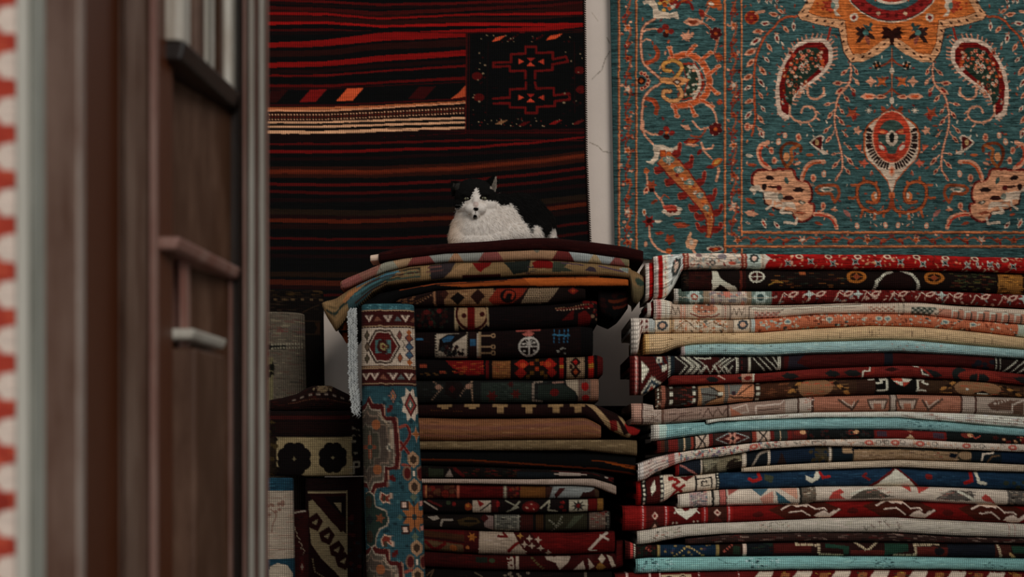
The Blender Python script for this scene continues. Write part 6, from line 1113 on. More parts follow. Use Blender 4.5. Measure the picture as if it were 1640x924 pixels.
# ================================================================ blue rug folded and stood on end
def pb(c):
    BL = '214654'; CR = '9c9080'; DR = '3f1413'
    c.scat(0, 480, 100, 940, ['2a5262', '1a3a46', '335c68', '16303c'], 500, 1, 4, 3); 
    c.rect(0, 480, 100, 496, '265666'); c.scat(10, 486, 96, 496, ['4c8090', '143c50'], 26, 1, 3, 4, 5)
    c.rect(0, 496, 100, 524, DR); c.rect(0, 496, 100, 498.4, '8c7458'); c.line([(0, 498), (100, 498)], 2, '30100f', dash=6)
    c.rect(0, 521, 100, 523.6, '8c7458'); c.line([(0, 524), (100, 524)], 2, '30100f', dash=6)
    def vs(y, xs):
        for i, x in enumerate(xs):
            if i % 2 == 0: c.poly([(x - 9, y - 5), (x - 4, y - 5), (x, y + 2), (x + 4, y - 5), (x + 9, y - 5), (x, y + 7)], 'a09080'); c.dia(x, y - 3, 2, 2, '6c5c50')
            else: c.poly([(x - 7, y + 5), (x, y - 3), (x + 7, y + 5)], '6c4434' if i % 4 == 1 else '4c5458')
    vs(509, (16, 32, 52, 70, 84, 99)); 
    c.rect(0, 525, 100, 585, CR); c.scat(0, 526, 100, 584, ['a59a8a', '928676'], 80, 2, 5, 4, 5)
    hx = lambda r, ry: [(42 - r, 555), (42 - r * .45, 555 - ry), (42 + r * .45, 555 - ry), (42 + r, 555), (42 + r * .45, 555 + ry), (42 - r * .45, 555 + ry)]
    c.poly(hx(32, 27), '3a2c24'); c.poly(hx(28, 24), CR); c.poly(hx(26, 22), '541418'); c.rect(28, 544, 56, 566, '3c6468'); c.ros(42, 555, 12, '3c1414', '7c7048', '541418')
    for x, y, q in ((12, 537, '4c4434'), (12, 574, '4c4434'), (73, 537, '6a3c34'), (73, 573, '7c4028'), (12, 555, '5c4c3c')): c.dia(x, y, 5.5, 9, '3a2c24'); c.dia(x, y, 4, 6.5, q)
    for y in (541, 555, 568): c.dia(90, y, 8, 8, '3c2c3c'); c.dia(90, y, 6, 6, '34506a' if y != 541 else '7c4028')
    c.dia(90, 532, 5, 5, '8a4c24'); c.dia(90, 580, 5, 6, '8a4c24'); c.line([(78, 546), (82, 552), (78, 556), (82, 562)], 1.4, '4c4438')
    c.rect(0, 585, 100, 617, DR)
    for y in (587, 589.6, 614): c.line([(0, y), (100, y)], 1.5, '8c7458'); 
    c.line([(0, 588.3), (100, 588.3)], 1.3, '30100f', dash=5)
    vs(602, (26, 42, 60, 74, 88, 99, 10)); c.rect(0, 616, 100, 618, '30100f')
    # field: large medallion on the left half, repeated
    for oy in (0, 232):
        y0 = 640 + oy
        st = [(0, y0 + 10), (8, y0 + 6), (14, y0 - 6), (20, y0 + 6), (40, y0 + 8), (42, y0 + 26), (62, y0 + 28), (64, y0 + 50), (66, y0 + 90), (62, y0 + 112), (44, y0 + 112), (42, y0 + 140), (22, y0 + 142), (14, y0 + 160), (8, y0 + 142), (0, y0 + 140)]
        c.poly([(x + 2, y) for x, y in st], '8a6a58'); c.poly(st, '4a1618'); ins = lambda k: [(max(0, x * k), y0 + 76 + (y - y0 - 76) * k) for x, y in st]
        c.poly(ins(.88), '7c7264'); c.poly(ins(.84), '4c463c'); c.poly(ins(.74), '6a5a4c'); c.poly(ins(.7), '453c34'); c.poly(ins(.5), '5c5448'); c.poly(ins(.46), '3c3a30')
        for dy in (40, 112): c.ell(26, y0 + dy, 8, 8, '7c4a2c')
        c.line([(4, y0 + 76), (22, y0 + 76)], 7, '6a3a28'); c.line([(14, y0 + 60), (14, y0 + 92)], 7, '6a3a28'); c.line([(14, y0 + 50), (14, y0 + 102)], 1.2, '8c7c68'); c.ell(14, y0 + 76, 5, 4, '30403c'); c.gem(48, y0 + 76, 6, 7, '8c8474', '303838')
        for k in (0, 2): c.line([(30, y0 + 20 + 2 * k), (52, y0 + 44 + k), (54, y0 + 104)], 1, '8c7c68')
        # scroll on the right
        c.curve([(68, y0 + 80), (84, y0 + 58), (80, y0 + 42), (68, y0 + 44)], 5, '7c3c30'); c.curve([(68, y0 + 68), (84, y0 + 92), (82, y0 + 106), (70, y0 + 104)], 5, '7c3c30'); c.curve([(68, y0 + 80), (84, y0 + 58), (80, y0 + 42)], 3, '581618'); c.curve([(68, y0 + 68), (84, y0 + 92), (82, y0 + 106)], 3, '581618')
        c.leaf(46, y0 + 20, -.8, 16, 9, '541618'); c.leaf(46, y0 + 120, .8, 16, 9, '541618')
    c.gem(58, 634, 8, 14, '24303c', '8a5c48', '34505a', 'a0602c')
    c.star(88, 648, 17, 'a09484', 8, .7, .4, 1.7); c.gem(88, 648, 11, 20, '4c1c1c', '7c3430', '3c5450', 'a09484')
    c.star(95, 695, 9, '8a6a58', 4, .4, 0, 1.5); c.star(95, 695, 7, '84502c', 4, .4, 0, 1.5)
    def pet(y):
        for dy in (-22, 22): c.leaf(88, y + dy - 14, 1.57, 28, 20, '84684e', '3c2c20')
        for dx in (-11, 11): c.ell(88 + dx, y, 8, 12, '6a5040'); c.ell(88 + dx, y, 5.5, 9, '501818')
        c.ell(88, y, 5, 8, '2c4850'); c.rect(86, y - 4, 90, y + 5, 'a89c8c')
    pet(758); pet(900); 
    c.star(86, 828, 21, '84502c', 8, .55, .39, 1.3)
    for x, y in ((70, 808), (70, 848)): c.rect(x - 6, y - 6, x + 8, y + 8, '30202c'); c.rect(x - 4, y - 4, x + 4, y + 5, 'a89080')
    for x, y in ((98, 806), (98, 846)): c.rect(x - 3, y - 4, x + 3, y + 4, '9c6c60')
    c.ell(86, 828, 4, 5, '1c3c44'); c.line([(86, 800), (86, 856)], 1.4, '301c1c'); c.line([(62, 828), (100, 828)], 1.2, '301c1c'); c.dia(62, 828, 5, 5, '4c5848'); c.dia(86, 796, 6, 7, '4c5848'); c.dia(86, 860, 6, 7, '4c5848')
    # cross flower at left centre
    f = [(2, 792), (10, 788), (18, 794), (20, 812), (30, 816), (38, 820), (42, 832), (38, 842), (26, 846), (20, 858), (18, 872), (10, 876), (2, 870)]
    c.poly([(x + 1.5, y + (1 if y > 830 else -1) * 2) for x, y in f], '847868'); c.poly(f, '20302c'); c.ell(9, 804, 6, 10, '34281c'); c.ell(9, 860, 6, 10, '34281c'); c.star(28, 830, 9, '6a3c24', 5, .5); c.dia(10, 832, 7, 9, '1c2428')
    for y, s in ((795, 1), (868, -1)):
        c.poly([(30, y - 8 * s), (40, y - 2 * s), (50, y - 8 * s), (48, y + 2 * s), (44, y + 4 * s), (48, y + 12 * s), (40, y + 10 * s), (34, y + 12 * s), (28, y + 4 * s)], '9c8470'); c.poly([(32, y - 5 * s), (40, y), (47, y - 5 * s), (44, y + 2 * s), (45, y + 9 * s), (38, y + 8 * s), (33, y + 9 * s), (30, y + 4 * s)], '6e2c20'); c.ell(36, y + 4, 3, 5, '3c3428')
pc = Cv(-2, 480, 104, 1000, '214654', 1.3, g=1.35); pb(pc); pc.warp(.6, 4).grain(.18, 4)
blue = roll_rug('standing_rug', pc, [(486, 577, 662), (600, 577, 665), (760, 580, 674), (924, 585, 680), (1000, 587, 684)], 486, 972, 5.82, 5.42, depth=.62, pw=2.7,
                label='blue rug with red hexagon medallion folded and stood on end before the middle stack', mat='knot')
# white knotted fringe on its far edge
fr = MB(); R = random.Random(8)
for r in range(3):
    for k in range(42):
        y = 497 + k * 3.9; d = np.interp(y, [486, 972], [5.82, 5.42]) + .07
        x = 571 - r * 4.4 + (y - 497) * .012 + R.uniform(-1, 1); L = 9 + 4 * R.random()
        if y > 610: x += (y - 610) * .10
        p = [W(x, y - 3, d), W(x - 4 - R.random() * 2, y + L * .3, d - .012), W(x + R.uniform(-2, 1), y + L * .7, d - .014), W(x - 3 + R.uniform(-2, 2), y + L, d - .006)]
        fr.tube(p, .0042, 5, .0022)
fo = fr.build('fringe', noisy('white_wool_fringe', '8a8c8c', 'a9aaa6', (40, 40, 40), .95, g=1.2), blue, smooth=True); fo['label'] = 'knotted white fringe down the left edge'

# ================================================================ left group, its shade put into darker rug colours
LG = 'rugs piled at the left beside the door'
gb = Cv(-2, 640, 104, 1000, '0f0b0a', 1.0, g=1.4); gb.scat(0, 640, 100, 960, ['17100d', '0b0908', '1c1210'], 160, 3, 8, 3, 5)  # added near-black rug, stands in for the shadow between the stacks
roll_rug('standing_rug', gb, [(648, 952, 1034), (935, 952, 1036)], 650, 933, 6.69, 6.69, depth=.38, pw=3.2, label='added near-black upright rug that darkens the gap between both stacks', mat='rib')
# grey-beige standing roll behind
def g1(c):
    c.scat(0, 495, 100, 660, ['4c463c', '5a5448', '3c3a32', '544038', '66604f'], 420, 2, 8, 3, 5); c.rect(0, 552, 70, 560, '191b18'); c.line([(45, 552), (98, 549)], 3, '74705f', dash=5, duty=.6); c.line([(45, 558), (98, 555)], 2.6, '74705f', dash=5, duty=.6)
    c.scat(0, 520, 100, 534, ['5c3a34', '50484a'], 26, 3, 8, 4, 5); c.rect(20, 572, 48, 650, '5c583f'); c.scat(30, 586, 46, 606, ['16160f'], 16, 2, 5, 5); c.line([(46, 580), (48, 600)], 2, '16160f'); c.scat(8, 562, 40, 572, ['4a2c26'], 12, 2, 4, 6)
gc = Cv(-2, 480, 104, 1000, '514b40', 1.2, g=1.5); g1(gc); gc.grain(.2, 2)
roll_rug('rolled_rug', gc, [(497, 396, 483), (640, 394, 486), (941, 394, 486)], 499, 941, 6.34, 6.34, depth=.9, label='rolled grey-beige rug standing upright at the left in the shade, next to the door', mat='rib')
def g2(c):
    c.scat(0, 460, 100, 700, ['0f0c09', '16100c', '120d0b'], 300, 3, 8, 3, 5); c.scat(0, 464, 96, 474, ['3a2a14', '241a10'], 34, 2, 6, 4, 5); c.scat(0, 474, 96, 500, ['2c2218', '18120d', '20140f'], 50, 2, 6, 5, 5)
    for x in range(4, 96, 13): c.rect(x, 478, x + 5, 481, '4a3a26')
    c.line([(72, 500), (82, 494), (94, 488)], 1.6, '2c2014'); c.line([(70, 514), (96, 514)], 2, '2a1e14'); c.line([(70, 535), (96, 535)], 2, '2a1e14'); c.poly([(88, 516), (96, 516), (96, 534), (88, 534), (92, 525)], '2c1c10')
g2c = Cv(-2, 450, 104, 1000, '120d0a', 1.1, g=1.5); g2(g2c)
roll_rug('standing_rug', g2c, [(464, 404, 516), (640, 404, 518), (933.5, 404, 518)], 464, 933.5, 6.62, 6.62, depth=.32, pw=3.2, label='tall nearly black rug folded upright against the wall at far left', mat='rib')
def g3(c):
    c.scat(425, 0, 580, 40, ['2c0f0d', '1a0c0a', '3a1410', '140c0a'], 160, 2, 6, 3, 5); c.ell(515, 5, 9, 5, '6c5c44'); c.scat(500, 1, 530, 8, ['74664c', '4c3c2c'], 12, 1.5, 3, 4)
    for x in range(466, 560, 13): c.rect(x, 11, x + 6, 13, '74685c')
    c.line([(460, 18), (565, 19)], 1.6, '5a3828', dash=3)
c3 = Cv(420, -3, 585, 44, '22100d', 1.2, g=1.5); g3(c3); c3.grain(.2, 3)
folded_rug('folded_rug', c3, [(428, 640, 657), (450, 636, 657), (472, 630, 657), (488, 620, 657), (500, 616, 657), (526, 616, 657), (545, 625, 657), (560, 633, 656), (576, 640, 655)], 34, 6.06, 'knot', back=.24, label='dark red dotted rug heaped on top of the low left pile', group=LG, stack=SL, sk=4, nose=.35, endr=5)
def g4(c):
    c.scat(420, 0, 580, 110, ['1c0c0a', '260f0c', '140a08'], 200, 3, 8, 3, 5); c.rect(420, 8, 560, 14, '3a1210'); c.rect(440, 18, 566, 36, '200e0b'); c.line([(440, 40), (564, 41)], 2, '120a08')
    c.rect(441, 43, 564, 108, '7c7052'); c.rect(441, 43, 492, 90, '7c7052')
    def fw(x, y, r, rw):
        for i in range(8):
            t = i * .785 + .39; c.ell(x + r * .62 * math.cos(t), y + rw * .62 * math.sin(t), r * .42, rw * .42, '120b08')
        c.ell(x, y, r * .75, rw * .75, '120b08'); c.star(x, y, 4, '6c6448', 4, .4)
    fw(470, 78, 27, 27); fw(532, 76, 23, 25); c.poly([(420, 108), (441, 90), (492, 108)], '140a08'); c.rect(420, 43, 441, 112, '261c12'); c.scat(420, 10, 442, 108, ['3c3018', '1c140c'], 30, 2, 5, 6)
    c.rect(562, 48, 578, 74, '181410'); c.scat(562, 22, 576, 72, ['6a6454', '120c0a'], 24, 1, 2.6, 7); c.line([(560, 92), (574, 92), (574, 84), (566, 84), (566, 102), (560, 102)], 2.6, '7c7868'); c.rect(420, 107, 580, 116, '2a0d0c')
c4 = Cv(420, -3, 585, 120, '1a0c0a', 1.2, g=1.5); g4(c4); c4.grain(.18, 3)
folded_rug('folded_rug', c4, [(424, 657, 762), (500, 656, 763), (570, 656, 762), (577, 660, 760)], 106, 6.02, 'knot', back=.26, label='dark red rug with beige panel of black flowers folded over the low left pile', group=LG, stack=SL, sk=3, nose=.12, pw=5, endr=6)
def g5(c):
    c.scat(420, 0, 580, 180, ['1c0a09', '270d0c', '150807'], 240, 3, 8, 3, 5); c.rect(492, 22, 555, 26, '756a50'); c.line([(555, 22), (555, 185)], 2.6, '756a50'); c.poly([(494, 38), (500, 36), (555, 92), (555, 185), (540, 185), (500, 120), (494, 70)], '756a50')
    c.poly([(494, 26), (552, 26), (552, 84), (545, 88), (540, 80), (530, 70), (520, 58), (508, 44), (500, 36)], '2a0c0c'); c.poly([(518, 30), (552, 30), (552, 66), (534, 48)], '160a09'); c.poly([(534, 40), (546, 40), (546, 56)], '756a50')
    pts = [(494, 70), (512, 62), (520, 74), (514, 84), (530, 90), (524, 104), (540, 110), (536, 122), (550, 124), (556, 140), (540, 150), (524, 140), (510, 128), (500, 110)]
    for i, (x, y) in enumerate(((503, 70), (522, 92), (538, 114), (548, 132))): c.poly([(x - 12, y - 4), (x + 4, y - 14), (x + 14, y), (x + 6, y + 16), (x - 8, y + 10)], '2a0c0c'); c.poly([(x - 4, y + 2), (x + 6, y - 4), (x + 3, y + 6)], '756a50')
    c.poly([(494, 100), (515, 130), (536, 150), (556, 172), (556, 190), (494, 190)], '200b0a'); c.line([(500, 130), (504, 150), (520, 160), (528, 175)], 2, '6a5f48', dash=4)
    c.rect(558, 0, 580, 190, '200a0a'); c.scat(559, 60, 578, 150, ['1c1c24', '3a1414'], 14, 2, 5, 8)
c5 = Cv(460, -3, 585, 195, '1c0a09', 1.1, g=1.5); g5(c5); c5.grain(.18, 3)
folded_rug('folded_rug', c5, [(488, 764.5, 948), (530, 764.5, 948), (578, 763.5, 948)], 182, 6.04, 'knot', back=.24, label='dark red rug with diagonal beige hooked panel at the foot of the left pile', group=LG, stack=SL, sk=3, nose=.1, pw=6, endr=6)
def g6(c):
    c.scat(0, 810, 100, 990, ['2c0b0c', '380f10', '200909'], 200, 3, 8, 3, 5); c.line([(0, 824), (90, 818)], 2.4, '7c7468'); c.line([(20, 836), (30, 828), (40, 840), (20, 838)], 1.6, '6c6054')
    for i in range(5): c.line([(40 + i * 9, 842 + i * 9), (48 + i * 9, 846 + i * 9), (42 + i * 9, 852 + i * 9)], 1.6, '746858')
    c.dia(74, 908, 12, 12, '401010'); c.dia(74, 908, 5, 5, '6c6054')
c6 = Cv(-2, 800, 104, 1000, '2c0b0c', 1.2, g=1.5); g6(c6)
roll_rug('rolled_rug', c6, [(816, 455, 493), (955, 455, 494)], 817, 955, 5.88, 5.88, depth=.9, label='slim dark maroon rolled rug standing beside the blue and white roll', mat='knot')
def g7(c):
    c.rect(0, 760, 100, 790, '123a52'); c.scat(0, 760, 100, 790, ['1c4c66', '0e2c40', '285a74'], 60, 2, 5, 3, 5); c.rect(0, 786, 100, 895, '837a6c'); c.scat(0, 790, 100, 892, ['8e8577', '766c5e', '857264'], 160, 3, 8, 4, 5); c.line([(0, 798), (100, 797)], 1, '6a5448'); c.line([(0, 882), (100, 880)], 1, '6a5448'); c.curve([(62, 815), (72, 825), (66, 840), (64, 852)], 2, '6e564a'); c.scat(50, 804, 84, 825, ['6e564a'], 10, 2, 4, 5)
    c.rect(0, 895, 100, 1000, '12384e'); c.scat(0, 895, 100, 1000, ['1c4a62', '0e2c40'], 90, 2, 5, 6, 5); c.poly([(58, 924), (60, 908), (74, 902), (90, 906), (98, 920), (96, 950), (88, 940), (84, 926), (72, 924), (66, 940)], '8c8474')
c7 = Cv(-2, 750, 104, 1000, '12384e', 1.3, g=1.5); g7(c7); c7.grain(.12, 2)
roll_rug('rolled_rug', c7, [(764, 380, 465), (960.5, 378, 468)], 765, 960.5, 5.72, 5.72, depth=.9, label='rolled rug in white with blue bands standing at the lower left by the door edge', mat='knot')
# ================================================================ the cat
def make_cat():
    D = 6.27; S = D / F                               # metres per pixel at the cat
    base = HC + (HY - 386) / F * D                     # nominal height of px row 386
    def C(px, py, dz): return Vector(((px - 820) * S, D + dz * S, HC + (HY - py) * S))
    root = empty('cat', 'black and white cat with squinting eyes loafing on top of the middle rug stack', 'cat', tuple(C(805, 394, 30)))
    bm = bmesh.new()
    def blob(px, py, dz, rx, ry, rz, rot=(0, 0, 0), sub=3):
        m = Matrix.Translation(C(px, py, dz)) @ Matrix.Rotation(rot[2], 4, 'Z') @ Matrix.Rotation(rot[1], 4, 'Y') @ Matrix.Rotation(rot[0], 4, 'X') @ Matrix.Diagonal((rx * S, rz * S, ry * S, 1))
        bmesh.ops.create_icosphere(bm, subdivisions=sub, radius=1, matrix=m)
    # body: chest, barrel, rump, belly spread on the rug
    blob(771, 368, 6, 51, 38, 40); blob(768, 350, 4, 40, 34, 34); blob(780, 334, 12, 30, 30, 26)
    blob(806, 352, 34, 48, 48, 46); blob(832, 348, 58, 52, 49, 50); blob(846, 356, 62, 48, 42, 50); blob(818, 374, 30, 60, 26, 48); blob(852, 372, 44, 34, 26, 34)
    blob(862, 368, 40, 26, 28, 30); blob(743, 382, -2, 25, 26, 24); blob(770, 388, 4, 50, 20, 38); blob(790, 382, -10, 28, 14, 20); blob(875, 380, 50, 20, 18, 26)
    # head
    blob(761, 318, -8, 33, 27, 29); blob(759, 307, -4, 30, 20, 25); blob(742, 302, -2, 15, 11, 16)
    blob(746, 330, -13, 18, 14, 17); blob(778, 330, -13, 18, 14, 17); blob(762, 334, -18, 20, 15, 15)
    blob(756, 340, -33, 11, 8.5, 10); blob(769, 340, -33, 11, 8.5, 10); blob(762, 348, -33, 8, 6, 8); blob(763, 328, -32, 6.5, 14, 9, (-.4, 0, 0)); blob(763, 336, -39, 4.6, 5, 5)
    blob(748, 316.5, -29, 9, 4.0, 7); blob(776, 316.5, -29, 9, 4.0, 7)
    # ears: hollow cones
    for tip, b0, b1, dz in (((722.5, 289.5), (724, 316), (750, 294), -2), ((794, 279), (769, 296), (794, 312), 2)):
        t = C(*tip, dz); a = C(*b0, dz + 4); b = C(*b1, dz + 2)
        n = 9; rings = []
        for k in range(7):
            f = k / 6; c0 = a.lerp(b, .5).lerp(t, f); half = (b - a) * .5 * (1 - f) ** .85 + (b - a) * .03
            ring = []
            for j in range(n):
                u = -1 + 2 * j / (n - 1); back_ = (1 - u * u) * 9 * S * (1 - f * .8)
                ring.append(c0 + half * u + Vector((0, back_, 0)))
            rings.append(ring)
        vo = [[bm.verts.new(p) for p in r] for r in rings]; vi = [[bm.verts.new(p + Vector((0, -1.6 * S - (.0 if j in (0, n - 1) else .9 * S), 0))) for j, p in enumerate(r)] for r in rings]
        for k in range(6):
            for j in range(n - 1):
                bm.faces.new((vo[k][j], vo[k][j + 1], vo[k + 1][j + 1], vo[k + 1][j])); bm.faces.new((vi[k][j + 1], vi[k][j], vi[k + 1][j], vi[k + 1][j + 1]))
            bm.faces.new((vo[k][0], vo[k + 1][0], vi[k + 1][0], vi[k][0])); bm.faces.new((vo[k + 1][-1], vo[k][-1], vi[k][-1], vi[k + 1][-1]))
        bm.faces.new([v for v in vo[6]] + [v for v in vi[6][::-1]]); bm.faces.new([v for v in vo[0][::-1]] + [v for v in vi[0]])
    me = bpy.data.meshes.new('cat_body'); bm.to_mesh(me); bm.free()
    tmp = bpy.data.objects.new('cat_tmp', me); COL.objects.link(tmp)
    r = tmp.modifiers.new('r', 'REMESH'); r.mode = 'VOXEL'; r.voxel_size = .0034
    s_ = tmp.modifiers.new('s', 'SMOOTH'); s_.factor = .5; s_.iterations = 4
    dg = bpy.context.evaluated_depsgraph_get(); m2 = bpy.data.meshes.new_from_object(tmp.evaluated_get(dg))
    bpy.data.objects.remove(tmp)
    n = len(m2.vertices); co = np.zeros(n * 3, np.float32); m2.vertices.foreach_get('co', co); co = co.reshape(-1, 3); no = np.zeros(n * 3, np.float32); m2.vertices.foreach_get('normal', no); no = no.reshape(-1, 3)
    # flatten the belly on the rug
    rugtop = lambda xw: HC + (HY - np.interp(820 + xw * F / 6.03, [606, 630, 656, 714, 780, 830, 858, 890, 936, 994], [404, 398, 394, 389, 385, 381, 379, 379, 384.5, 392])) / F * 6.03 + .0045
    co[:, 2] = np.where(co[:, 2] < rugtop(co[:, 0]), rugtop(co[:, 0]), co[:, 2])
    X = co[:, 0] / S + 820; Y = HY - (co[:, 2] - HC) / S; Z = (co[:, 1] - D) / S
    rs = np.random.RandomState(1)
    # coat: hooded black with blaze, white chest and flank
    xj = X + 2.6 * np.sin(Y * 1.7 + Z) * .6 + rs.uniform(-1.3, 1.3, n); yj = Y + 2.2 * np.sin(X * 1.3) * .5 * (Y > 345) + rs.uniform(-1.2, 1.2, n)
    head = (((X - 761) / 37) ** 2 + ((Y - 318) / 31) ** 2 < 1.02) & (Z < 16)
    head |= (Y < 316) & (X < 797) & (X > 718)
    white = np.zeros(n, bool)
    bx = np.array([722, 795, 803, 817, 824, 830, 836, 841, 846, 850, 853]); by = np.array([300, 320, 331, 325, 334, 343, 350, 358, 366, 374, 395.])
    white_body = yj > np.interp(xj, bx, by)
    white_body &= (xj < 853) & (Z < 40 + (X - 770) * .35)
    nape = (xj > 792) & (xj < 814) & (yj < 326 + (xj - 792) * .2); white_body &= ~nape
    white_body |= (np.abs(xj - 860 - (yj - 372) * .1) < 3 + (yj - 358) * .36) & (yj > 360) & (Z < 45)
    white_body |= (np.abs(xj - 886 + (yj - 372) * .55) < 5.5) & (yj > 361)
    blaze = (yj > 306) & (np.abs(xj - (763.5)) < (yj - 304) * .42) & (yj < 330)
    lowf = (yj > np.interp(xj, [720, 730, 738, 743, 748, 754, 771, 776, 782, 790, 800], [336, 340, 338, 331, 325, 322, 322, 324, 326, 326, 324]))
    whead = (blaze | lowf) & (Z < 8)
    white = np.where(head, whead, white_body)
    W1, BK, GY, PKK = lin('b4aca4') * 1.75, lin('0b0a09') * 1.6, lin('4a453f') * 1.6, lin('8c6c62') * 1.7
    col = np.where(white[:, None], W1[None], BK[None])
    mott = rs.uniform(.9, 1.1, (n, 1)); col = col * mott
    wf = (np.clip((748 - X) / 26, 0, 1) * np.clip((Y - 336) / 20, 0, 1) * white)[:, None]; col = col * (1 - wf * (1 - np.array([1.0, .84, .70])))  # warm bounce light tinted into the white fur of the left chest
    # inner ears, nose, mouth, muzzle
    ear = ((X < 738 - (Y - 294) * .2) & (Y < 306) & (no[:, 1] < -.3) & (X > 725.5 + (Y - 294) * .1) & (Y > 293.5 + (X - 726) * .25)); col[ear] = lin('2c2926') * 1.6
    ear2 = ((X > 785) & (X < 799) & (Y < 306) & (X > 793.5 - (Y - 282) * .42) & (no[:, 1] < .1)); col[ear2] = lin('7c7268') * 1.6
    nose = (((X - 763) / 4.2) ** 2 + ((Y - 341.5) / 2.8) ** 2 < 1) & (Z < -30); col[nose] = lin('0c0a0a')
    nl = (np.abs(X - 763) < .8) & (Y > 343) & (Y < 348) & (Z < -25); col[nl] = lin('40302c')
    mouth = (((X - 761.5) / 3.8) ** 2 + ((Y - 352.0) / 1.6) ** 2 < 1) & (Z < -20); col[mouth] = lin('0e0b0a')
    pk = (((X - 763) / 4.4) ** 2 + ((Y - 334) / 5) ** 2 < 1) & (Z < -30); col[pk] = PKK * .5 + W1 * .5
    eyes = [(748.6, 323.2), (775.4, 322.4)]
    for ex, ey in eyes:
        rim = (((X - ex) / 6.6) ** 2 + ((Y - ey) / 3.9) ** 2 < 1) & (Z < -14); col[rim] = lin('100d0b') * 1.3
    # sockets
    for ex, ey in eyes:
        d2 = ((X - ex) / 5.4) ** 2 + ((Y - ey) / 2.6) ** 2; k = np.clip(1 - d2, 0, 1) * (Z < -14); co[:, 1] += k * 2.2 * S
    m2.vertices.foreach_set('co', co.ravel())
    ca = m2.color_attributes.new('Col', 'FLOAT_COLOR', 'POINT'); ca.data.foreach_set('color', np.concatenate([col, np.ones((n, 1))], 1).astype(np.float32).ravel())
    m2.polygons.foreach_set('use_smooth', [True] * len(m2.polygons)); m2.update()
    mf, t, b = nt('cat_fur'); at = N(t, 'ShaderNodeAttribute', attribute_name='Col'); t.links.new(at.outputs['Color'], b.inputs['Base Color']); b.inputs['Roughness'].default_value = .9; b.inputs['Specular IOR Level'].default_value = .08
    tc = N(t, 'ShaderNodeTexCoord'); nz = N(t, 'ShaderNodeTexNoise', i_Scale=260.0, i_Detail=3.0); t.links.new(tc.outputs['Object'], nz.inputs['Vector']); bp = N(t, 'ShaderNodeBump', i_Strength=.25, i_Distance=.003); t.links.new(nz.outputs[0], bp.inputs['Height']); t.links.new(bp.outputs[0], b.inputs['Normal'])
    m2.materials.clear(); m2.materials.append(mf); m2.name = 'body'
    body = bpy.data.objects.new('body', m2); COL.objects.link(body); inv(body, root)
    # fur: short hairs as tapered slivers lying along the coat
    nf = 30000; rs = np.random.RandomState(7)
    pv = rs.choice(n, nf, p=None); P = co[pv]; Nn = no[pv]
    flow = np.stack([np.where(X[pv] > 785, .75, (X[pv] - 762) / 60), np.full(nf, .25), np.full(nf, -.75)], 1)
    hd = head[pv]; flow[hd] = np.stack([(X[pv] - 762) / 34, np.full(nf, .4), -(Y[pv] - 335) / 26], 1)[hd]
    tng = flow - (flow * Nn).sum(1, keepdims=True) * Nn; tng /= np.linalg.norm(tng, axis=1, keepdims=True) + 1e-6
    L = np.where(hd, .0055, .015) * rs.uniform(.6, 1.2, nf); face = hd & (Z[pv] < -20); L[face] *= .4
    near = np.zeros(nf, bool)
    for ex, ey in eyes: near |= ((X[pv] - ex) / 8) ** 2 + ((Y[pv] - ey) / 5) ** 2 < 1
    near |= (((X[pv] - 763) / 7) ** 2 + ((Y[pv] - 343) / 6) ** 2 < 1) & hd; near |= co[pv, 2] < rugtop(co[pv, 0]) + .004
    keep = ~near; P, Nn, tng, L, cc = P[keep], Nn[keep], tng[keep], L[keep], col[pv][keep]; k = len(P)
    dirv = tng + Nn * .28 + rs.uniform(-.16, .16, (k, 3)); dirv /= np.linalg.norm(dirv, axis=1, keepdims=True)
    side = np.cross(dirv, Nn); side /= np.linalg.norm(side, axis=1, keepdims=True) + 1e-6
    wd = .00055; a = P - side * wd - Nn * .0008; bb = P + side * wd - Nn * .0008; mid = P + dirv * L[:, None] * .55 + Nn * .0006; tip = P + dirv * L[:, None]; tip[:, 2] = np.maximum(tip[:, 2], rugtop(tip[:, 0]) + .0003)
    V = np.stack([a, bb, mid + side * wd * .7, mid - side * wd * .7, tip], 1).reshape(-1, 3); V[:, 2] = np.maximum(V[:, 2], rugtop(V[:, 0]) + .0008); i0 = np.arange(k)[:, None] * 5
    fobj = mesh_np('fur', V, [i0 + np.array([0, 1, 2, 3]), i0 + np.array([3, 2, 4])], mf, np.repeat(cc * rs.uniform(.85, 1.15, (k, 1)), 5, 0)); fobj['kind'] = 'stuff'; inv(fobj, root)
    # eyes
    gm, t, b = nt('cat_eye'); b.inputs['Base Color'].default_value = (*lin('77745a'), 1); b.inputs['Roughness'].default_value = .15
    dk, t, b = nt('cat_pupil'); b.inputs['Base Color'].default_value = (.004, .004, .004, 1); b.inputs['Roughness'].default_value = .1
    # find the coat surface at each eye, then set the eyeball into it
    for ex, ey in eyes:
        sel = (np.abs(X - ex) < 1.6) & (np.abs(Y - ey) < 1.4); zf = co[sel, 1].min()
        for nm, mat, rx, ry, rz, off in (('eye', gm, 4.5, 2.5, 2.8, .9), ('pupil', dk, 1.1, 2.2, 1.2, -1.1)):
            q = bmesh.new(); c0 = Vector(((ex - 820) * S, zf + off * S, HC + (HY - ey) * S))
            bmesh.ops.create_uvsphere(q, u_segments=16, v_segments=10, radius=1, matrix=Matrix.Translation(c0) @ Matrix.Rotation(-.12 if ex < 760 else .12, 4, 'Y') @ Matrix.Diagonal((rx * S, rz * S, ry * S, 1)))
            mm = bpy.data.meshes.new(nm); q.to_mesh(mm); q.free(); mm.materials.append(mat); mm.polygons.foreach_set('use_smooth', [True] * len(mm.polygons))
            o = bpy.data.objects.new(nm, mm); COL.objects.link(o)
            if nm == 'eye': inv(o, root); eo = o
            else: o.parent = eo
